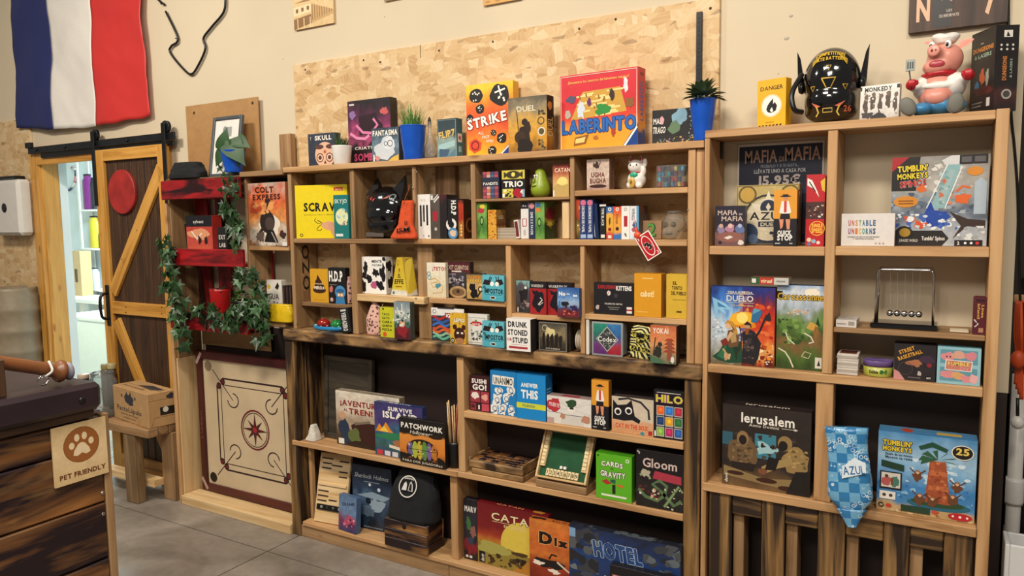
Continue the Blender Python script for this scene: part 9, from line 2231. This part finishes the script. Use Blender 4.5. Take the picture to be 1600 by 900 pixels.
pA,pB = Vector((x_at(179,2.375,tzz),2.375,tzz)),Vector((x_at(233,2.315,tzz),2.315,tzz))
dirv = (pB - pA)
wbx = dirv.length
ang = math.atan2(dirv.y,dirv.x)
mB = T((pA + pB) / 2 + Vector((0,0,0.001))) @ RZ(ang)
hbx = z_at(617,pB.x,pB.y) - tzz
cbx = empty('cardboard_box',(0,0,0),'printed brown cardboard box with a handle gap on the rustic table','box')
cbx.matrix_basis = mB
WM[cbx] = mB
dbx = 0.15
V,Fc = chamfer(wbx,dbx,hbx,0.003)
mesh('carton',[(v[0],v[1] + dbx / 2,v[2] + hbx / 2) for v in V],Fc,M_CARD,cbx)
draw(cbx,[('blob',0.46,0.68,0.14,0.16,'33333a',0.4,450),('p',[(0.36,0.6),(0.4,0.92),(0.47,0.78),(0.52,0.94),(0.58,0.6)],'33333a'),('t','FactoLúpulo',0.46,0.38,0.15,'33333a',{'w': 0.7}),('t','CERVEZA ARTESANA',0.46,0.22,0.05,'4a423c',{'w': 0.5}),('t','DESDE 2013',0.46,0.12,0.04,'4a423c',{'w': 0.34}),('r',0.24,0.72,0.29,0.8,'5a5048'),('r',0.62,0.72,0.67,0.8,'5a5048')],wbx,hbx,lambda x,y,k: (x - wbx / 2,-k,y))
draw(cbx,[('l',[(0.02,0.78),(0.98,0.78)],0.012,'6a4e30'),('r',0.42,0.32,0.96,0.56,'1c1612'),('c',0.62,0.48,0.1,'d8d2c8'),('l',[(0.1,0.02),(0.2,0.28),(0.95,0.28)],0.015,'6a4e30'),('blob',0.8,0.85,0.12,0.08,'33333a',0.4,451)],dbx,hbx,lambda x,y,k: (wbx / 2 + k,x,y),pname='side_print')
draw(cbx,[('p',[(0.3,0.5),(0.55,0.8),(0.95,0.7),(0.8,0.4)],'3a3a3e'),('t','FactoLúpulo',0.4,0.3,0.14,'4a423c',{'w': 0.6}),('l',[(0,0.5),(1,0.5)],0.01,'7a5c38')],wbx,dbx,lambda x,y,k: (x - wbx / 2,y,hbx + k),pname='top_print',lname='top_lettering')
# glass container and jars beside it
M_CLEAR = glass('clear_tub','e6ecec',0.08,1.2)
def jar(name,label,px,py0,py1,wpx,Y,mat,cat='jar',lidcol=None):
    p = at(px,py0,Y)
    z0 = tzz + 0.001
    zt_ = at(px,py1,Y).z
    r = abs(at(px + wpx / 2,py0,Y).x - p.x)
    o = empty(name,(p.x,Y,z0),label,cat)
    hh = zt_ - z0
    lathe('jar_body',[(r * 0.9,0),(r,0.006),(r,hh * 0.8),(r * 0.8,hh * 0.9),(r * 0.82,hh),(r * 0.72,hh),(r * 0.7,hh * 0.9),(r * 0.9,hh * 0.78),(r * 0.9,0.01),(0.001,0.009)],mat,o,None,20)
    if lidcol:
        lathe('lid',[(r * 0.86,hh * 0.97),(r * 0.88,hh * 1.0),(r * 0.88,hh * 1.08),(r * 0.8,hh * 1.1)],cm(lidcol,0.4),o,None,20)
    return o,r,hh
tub,r_,hh_ = jar('plastic_tub','clear plastic tub with a white label beside the cardboard box',163,632,582,24,2.37,M_CLEAR,'tub')
V,Fc = chamfer(r_ * 1.1,0.002,hh_ * 0.25,0.0005)
mesh('label_sticker',[(v[0] + 0.005,v[1] - r_ - 0.001,v[2] + hh_ * 0.6) for v in V],Fc,cm('e0dcd4',0.5),tub)
jar('glass_jar','small glass jar with brown contents behind the plastic tub',168,630,576,8,2.46,glass('amber_glass','a8804c',0.1,1.3),'jar','8a7a4c')
jar('glass_jar','small glass jar with a pale lid next to the cardboard box',178,630,575,9,2.46,glass('honey_glass','b8955a',0.1,1.3),'jar','a89a6c')
jar('blue_bottle','small teal bottle standing left of the plastic tub',134,640,590,11,2.40,glass('teal_glass','4a7a8c',0.1,1.3),'bottle','b8a08a')
tg = tag(carton('red_tray','flat dark red tray on the rough table','tray',T(-4.25,2.31,tzz + 0.001),0.3,0.06,0.02,'7a1c22'))
# drinks things further left
kg = empty('beer_keg',(at(-1,500,2.40).x,2.48,tzz + 0.001),'beige ribbed keg standing by the left wall','keg')
kz = at(8,452,2.40).z - tzz
kr = at(25,500,2.40).x - at(5,500,2.40).x
prof = [(kr * 0.9,0),(kr,0.01)]
for i in range(4):
    z_ = kz * (0.15 + 0.2 * i)
    prof += [(kr,z_),(kr * 1.05,z_ + kz * 0.03),(kr * 1.05,z_ + kz * 0.06),(kr,z_ + kz * 0.09)]
prof += [(kr,kz * 0.92),(kr * 0.92,kz * 0.97),(kr * 0.95,kz),(kr * 0.85,kz),(kr * 0.8,kz * 0.93),(0.002,kz * 0.92)]
lathe('keg_body',prof,plain('keg_beige','8a7a64',0.45,namt=0.1),kg,T(0,0,0),28)
ju,r_,hh_ = jar('water_jug','squat blue-grey jug with a clear neck near the keg',44,620,585,28,2.36,plain('jug_grey','4a5a64',0.2,Transmission_Weight=0.3),'jug')
lathe('neck',[(r_ * 0.6,hh_),(r_ * 0.62,hh_ * 1.25),(r_ * 0.66,hh_ * 1.45),(r_ * 0.55,hh_ * 1.45),(r_ * 0.52,hh_)],M_CLEAR,ju,None,20)
jar('dark_bottle','small dark bottle with black cap near the door frame',80,640,575,14,2.36,plain('dark_bottle_glass','15100e',0.15),'bottle','0c0b0c')
jar('white_bottle','white bottle cut by the left edge of the picture',3,640,585,9,2.318,plain('white_bottle','ccd4d8',0.3),'bottle','8a9aa4')
# paper dispenser on the wall
dA,dB = at(-14,368,YW - 0.12),at(30,368,YW - 0.12)
ds = empty('wall_dispenser',((dA.x + dB.x) / 2,YW - 0.12,dA.z),'white paper dispenser fixed to the chipboard wall at the left edge','dispenser')
board('housing',dA.x,dB.x,YW - 0.11,YW - 0.017,dA.z,at(15,280,YW - 0.12).z,plain('dispenser_white','d8d2ca',0.35,namt=0.03),ds,0.02)
board('black_cap',dA.x + 0.03,dB.x - 0.05,YW - 0.1,YW - 0.03,at(15,280,YW - 0.12).z + 0.0005,at(15,274,YW - 0.12).z,M_BLACK,ds,0.006)
lathe('window',[(0.028,0),(0.03,0.003),(0.02,0.004)],M_BLACK,ds,T((dA.x + dB.x) / 2 + 0.0,YW - 0.11,at(0,325,YW - 0.12).z) @ RX(pi / 2),20,rel=False)

# ================================================================== bar counter in the front left
XC_ = -1.95
bc = empty('bar_counter',(-2.1,0.8,0),'bar counter clad in charred planks with a thick dark top','counter')
zl_ = [0.988,0.905,0.748,0.591,0.434,0.277,0.12,0.0]
ye = at_x(161,700,XC_).y
for i in range(7):
    board('charred_plank',XC_ - 0.02,XC_,-0.2,ye - 0.002,zl_[i + 1] + 0.002,zl_[i] - 0.002,M_CHAR,bc,0.004)
board('corner_trim',XC_ - 0.02,XC_ + 0.002,ye - 0.001,ye + 0.02,0,0.99,M_PINE2,bc,0.002)
board('counter_body',XC_ - 0.5,XC_ - 0.021,-0.2,ye + 0.018,0,0.99,M_BROWN,bc,0.002)
ys = at_x(149,620,-1.92).y
board('thick_top',XC_ - 0.52,-1.92,-0.25,ys + 0.02,1.012,1.085,plain('dark_stained_top','2c1f24',0.35,nscale=8,namt=0.25),bc,0.012)
board('under_board',XC_ - 0.51,XC_ + 0.012,-0.22,ys + 0.005,0.9905,1.0115,M_BROWN,bc,0.002)
p_ = at_x(128,625,-1.9195)
lathe('screw',[(0.008,0),(0.008,0.003),(0.004,0.004)],M_STEEL,bc,T(-1.9198,p_.y,p_.z) @ RY(pi / 2),10,rel=False)
for px,py in ((160,770),(161,803)):
    p_ = at_x(px,py,XC_)
    lathe('screw',[(0.005,0),(0.005,0.002),(0.003,0.003)],M_CHROME,bc,T(XC_,p_.y,p_.z) @ RY(pi / 2),10,rel=False)
# pet sign on the planks
y0_,y1_ = at_x(80,715,XC_).y,at_x(164,690,XC_).y
sgn = carton('wooden_sign','square pale wooden sign with a burnt paw print','sign',Matrix(((0,-1,0,XC_ + 0.0087),(1,0,0,(y0_ + y1_) / 2),(0,0,1,0.829),(0,0,0,1))),y1_ - y0_,0.006,0.155,'d8b986',
    [('bg',[(0,'d6b684'),(0.5,'e0c396'),(1,'d8ba88')],0.08,460),('c',0.52,0.62,0.335,'8a5226'),('c',0.52,0.62,0.32,'985c2c'),('p',[(0.36,0.46),(0.44,0.44),(0.52,0.48),(0.6,0.44),(0.68,0.47),(0.66,0.54),(0.58,0.64),(0.52,0.66),(0.46,0.64),(0.38,0.54)],'e6cfa6'),('e',0.34,0.63,0.05,0.06,'e6cfa6'),('e',0.44,0.75,0.048,0.065,'e6cfa6'),('e',0.58,0.76,0.048,0.065,'e6cfa6'),('e',0.7,0.65,0.05,0.06,'e6cfa6'),('t','PET FRIENDLY',0.52,0.14,0.08,'6a3a18',{'w': 0.86,'b': 2})],bev=0.001)
# wooden handle with cord
hp = [at_x(-40,556,-1.985),at_x(0,566,-1.985),at_x(60,575,-1.985),at_x(84,579,-1.985),at_x(100,583,-1.985)]
for q in hp:
    q.z = max(q.z,1.117)
hz = 1.0875
mh = empty('wooden_bat',(-1.985,1.0,hz),'turned wooden bat with a white cord loop lying on the bar top','bat')
tube('shaft',smooth_path(hp,4),[0.016] * 5 + [0.017] * 4 + [0.018] * 4 + [0.026,0.03,0.028,0.022],plain('oiled_wood','744524',0.4,nscale=8,namt=0.2),mh,seg=14,rel=False)
e_ = hp[-1]
ball('end_cap',e_ - WM[mh].translation + Vector((0,0.012,-0.002)),(0.02,0.012,0.024),cm('8a8694',0.5),mh)
c0 = at_x(73,577,-1.97)
tube('cord',smooth_path([c0 + Vector((0.012,0,0.022)),c0 + Vector((0.026,0.0,0.0)),c0 + Vector((0.018,-0.008,-0.012)),c0 + Vector((0.0,-0.012,-0.02))]),0.003,cm('dcd8d4',0.7),mh,rel=False)
V,Fc = tube_data([(0.0,0.012 * cos(a),0.012 * sin(a)) for a in [2 * pi * i / 14 for i in range(15)]],0.0025,6)
mesh('ring',V,Fc,M_CHROME,mh,T(c0 + Vector((0.012,-0.016,-0.024))),True,rel=False)
stand = board('rest_block',-2.02,-1.955,hp[0].y,hp[0].y + 0.05,1.0852,hp[0].z - 0.015,M_BROWN,mh)

# ================================================================== storeroom
mz = [at(113,600,3.8),at(170,600,3.8)]
fz = empty('chest_freezer',(-6.5,4.0,0),'white chest freezer in the storeroom behind the doorway','freezer')
fx0,fx1 = at(106,520,3.6).x,at(200,520,3.6).x
ft = at(140,503,3.6).z
board('cabinet',fx0,fx1,3.6,4.2,0.02,ft,plain('freezer_white','dfe8ea',0.3,namt=0.02),fz,0.01)
board('freezer_lid',fx0 - 0.01,fx1 + 0.01,3.58,4.2,ft + 0.004,ft + 0.05,plain('freezer_white','dfe8ea',0.3),fz,0.012)
wt = empty('white_table',(-6.6,4.4,0),'narrow white table behind the freezer','table')
wz = at(140,466,4.35).z
board('table_top',at(112,466,4.3).x - 0.4,at(200,466,4.3).x,4.25,4.6,wz - 0.04,wz,M_WHITE,wt)
for px in (130,180):
    xx = at(px,480,4.3).x
    board('leg',xx - 0.03,xx + 0.03,4.28,4.34,0,wz - 0.041,M_WHITE,wt)
cx0,cx1 = at(113,430,4.5).x,at(134,430,4.5).x
cz0,cz1 = wz + 0.001,at(120,392,4.5).z
sc = carton('cardboard_box','tall cardboard box with big black letters on its side in the storeroom','box',T((cx0 + cx1) / 2,4.45,cz0),cx1 - cx0,0.12,cz1 - cz0,'c0a070',[('bg',[(0,'c2a272'),(1,'c8aa7c')],0.06,470),('t','EL BOZO',0.28,0.5,0.3,'5a4630',{'rot': 90,'w': 0.75,'hw': 0.3,'b': 2}),('r',0.55,0.3,0.75,0.6,'5a4630')],mat=M_MATTE)
su = empty('storage_rack',(-6.4,4.4,0),'white metal storage rack in the storeroom','rack')
rx0,rx1 = at(131,400,4.62).x,at(215,400,4.62).x
for x_ in (rx0,rx1):
    for y_ in (4.62,4.74):
        board('upright',x_ - 0.015,x_ + 0.015,y_ - 0.015,y_ + 0.0,0,2.3,M_WHITE,su)
zz_ = [at(150,327,4.62).z,at(150,388,4.62).z,at(150,452,4.62).z]
for z_ in zz_:
    board('rack_shelf',rx0 - 0.014,rx1 + 0.014,4.60,4.745,z_ - 0.02,z_,M_WHITE,su)
def rk(name,label,cat,px0,px1,py,z_,col,shape='lathe'):
    a,b = at(px0,py,4.64),at(px1,py,4.64)
    r = abs(b.x - a.x) / 2
    o = empty(name,((a.x + b.x) / 2,4.66,z_ + 0.001),label,cat)
    hh = a.z - z_
    lathe('container',[(r * 0.9,0),(r,0.01),(r,hh * 0.85),(r * 0.7,hh * 0.93),(r * 0.7,hh)],cm(col,0.4),o,Matrix.Diagonal((1,0.04 / max(r,0.04),1,1)),18)
    lathe('lid',[(r * 0.75,hh),(r * 0.75,hh * 1.04),(r * 0.5,hh * 1.05)],cm('2a2a2c',0.4),o,Matrix.Diagonal((1,0.04 / max(r,0.04),1,1)),18)
rk('purple_canister','tall purple canister on the top rack shelf','canister',127,139,275,zz_[0],'7a2a78')
rk('dark_canister','dark canister beside the purple one on the rack','canister',140,148,280,zz_[0],'2a2a34')
rk('yellow_jar','yellow wrapped packet on the middle rack shelf','packet',137,150,340,zz_[1],'c8b83a')
rk('dark_jar','short dark jar below the yellow packet','jar',153,158,362,zz_[1],'2c2e34')
rk('white_jar','white jar on the lowest rack shelf','jar',139,150,420,zz_[2],'d0d4d6')
# string garland in the storeroom
gl = empty('pink_garland',at(112,262,4.7),'pink and white string garland on the storeroom wall','garland')
gp = smooth_path([at(112,262,4.738),at(118,266,4.738),at(117,285,4.738),at(108,297,4.738),at(104,292,4.738)])
for i in range(0,len(gp) - 1,3):
    tube('strand',gp[i:i + 4],0.014,cm(('d0808c','ded8d4','4a5a7a')[(i // 3) % 3],0.7),gl,seg=6,rel=False)

# ================================================================== right edge: coats, cords and a pipe
def rxp(px,py,Y):
    return at(px,py,Y)
wp_ = empty('white_pipe',rxp(1577,850,2.9),'white drain pipe behind the wall corner on the right','pipe')
xx = rxp(1585,760,3.0).x
lathe('pipe',[(0.022,0),(0.022,0.95),(0.02,0.95)],M_WHITE,wp_,T(xx,3.0,0.0),18,rel=False)
lathe('coupling',[(0.027,0.5),(0.029,0.51),(0.029,0.58),(0.027,0.59)],M_WHITE,wp_,T(xx,3.0,0.0),18,rel=False)
bin_ = empty('white_bin',(rxp(1588,880,2.5).x,2.55,0),'white open bin standing at the lower right corner','bin')
bx_ = rxp(1566,880,2.5).x + 0.005
zb_ = at(1580,852,2.5).z
for nm,q in (('bin_side',(bx_,bx_ + 0.012,2.5,2.61)),('bin_side',(bx_ + 0.2,bx_ + 0.212,2.5,2.61)),('bin_front',(bx_ + 0.0125,bx_ + 0.1995,2.5,2.512)),('bin_back',(bx_ + 0.0125,bx_ + 0.1995,2.598,2.61))):
    board(nm,*q,0.0,zb_,plain('bin_white','d8d8d6',0.4,namt=0.03),bin_)
cc = empty('orange_cords',rxp(1592,500,2.86),'bundle of orange cords hanging beyond the wall corner','cord')
for i in range(4):
    tube('cord',smooth_path([rxp(1589 + 2 * i,470,2.86),rxp(1587 + 3 * i,520,2.86 - 0.01 * i),rxp(1590 + 2 * i,560,2.86),rxp(1587 + 3 * i,600 + 8 * i,2.86)]),0.006,cm('c84a1c',0.5),cc,rel=False)
ball('knot',rxp(1591,562,2.84) - WM[cc].translation,(0.022,0.018,0.03),cm('c84a1c',0.5),cc)
ball('plug',rxp(1590,660,2.86) - WM[cc].translation,(0.02,0.02,0.022),M_WHITE,cc)
tube('plug_lead',[rxp(1590,622,2.86),rxp(1590,655,2.86)],0.005,M_BLACK,cc,rel=False)
hk = board('hook_rail',rxp(1584,468,2.88).x,rxp(1640,468,2.88).x,2.87,2.885,rxp(1590,472,2.88).z,rxp(1590,460,2.88).z,M_PINE,cc)
ct = empty('dark_coat',(rxp(1600,700,3.2).x + 0.1,3.2,0),'black coat hanging in the dim corner at the right','coat')
cz_ = at(1596,500,3.2).z
V,Fc = [],[]
for j in range(15):
    t = j / 14
    for i in range(24):
        a = 2 * pi * i / 24
        q = 1 + 0.12 * sin(5 * a + 2 * t)
        k = 0.6 + 0.4 * min(1,(1 - t) * 1.8)
        V.append((0.16 * k * q * cos(a),0.08 * k * q * sin(a),0.35 + (cz_ - 0.35) * t))
for j in range(14):
    for i in range(24):
        k = (i + 1) % 24
        Fc.append((j * 24 + i,j * 24 + k,(j + 1) * 24 + k,(j + 1) * 24 + i))
Fc.append(tuple(range(24))[::-1])
Fc.append(tuple(14 * 24 + i for i in range(24)))
mesh('coat_body',V,Fc,M_CLOTH,ct,None,True)
tube('hanger',smooth_path([(0,0,cz_ - 0.35 + 0.33),(0,0,cz_ + 0.05),(0.02,0,cz_ + 0.08)]),0.004,M_STEEL,ct)
board('coat_peg',WM[ct].translation.x - 0.03,WM[ct].translation.x + 0.03,3.19,4.599,cz_ + 0.03,cz_ + 0.05,M_STEEL,ct)
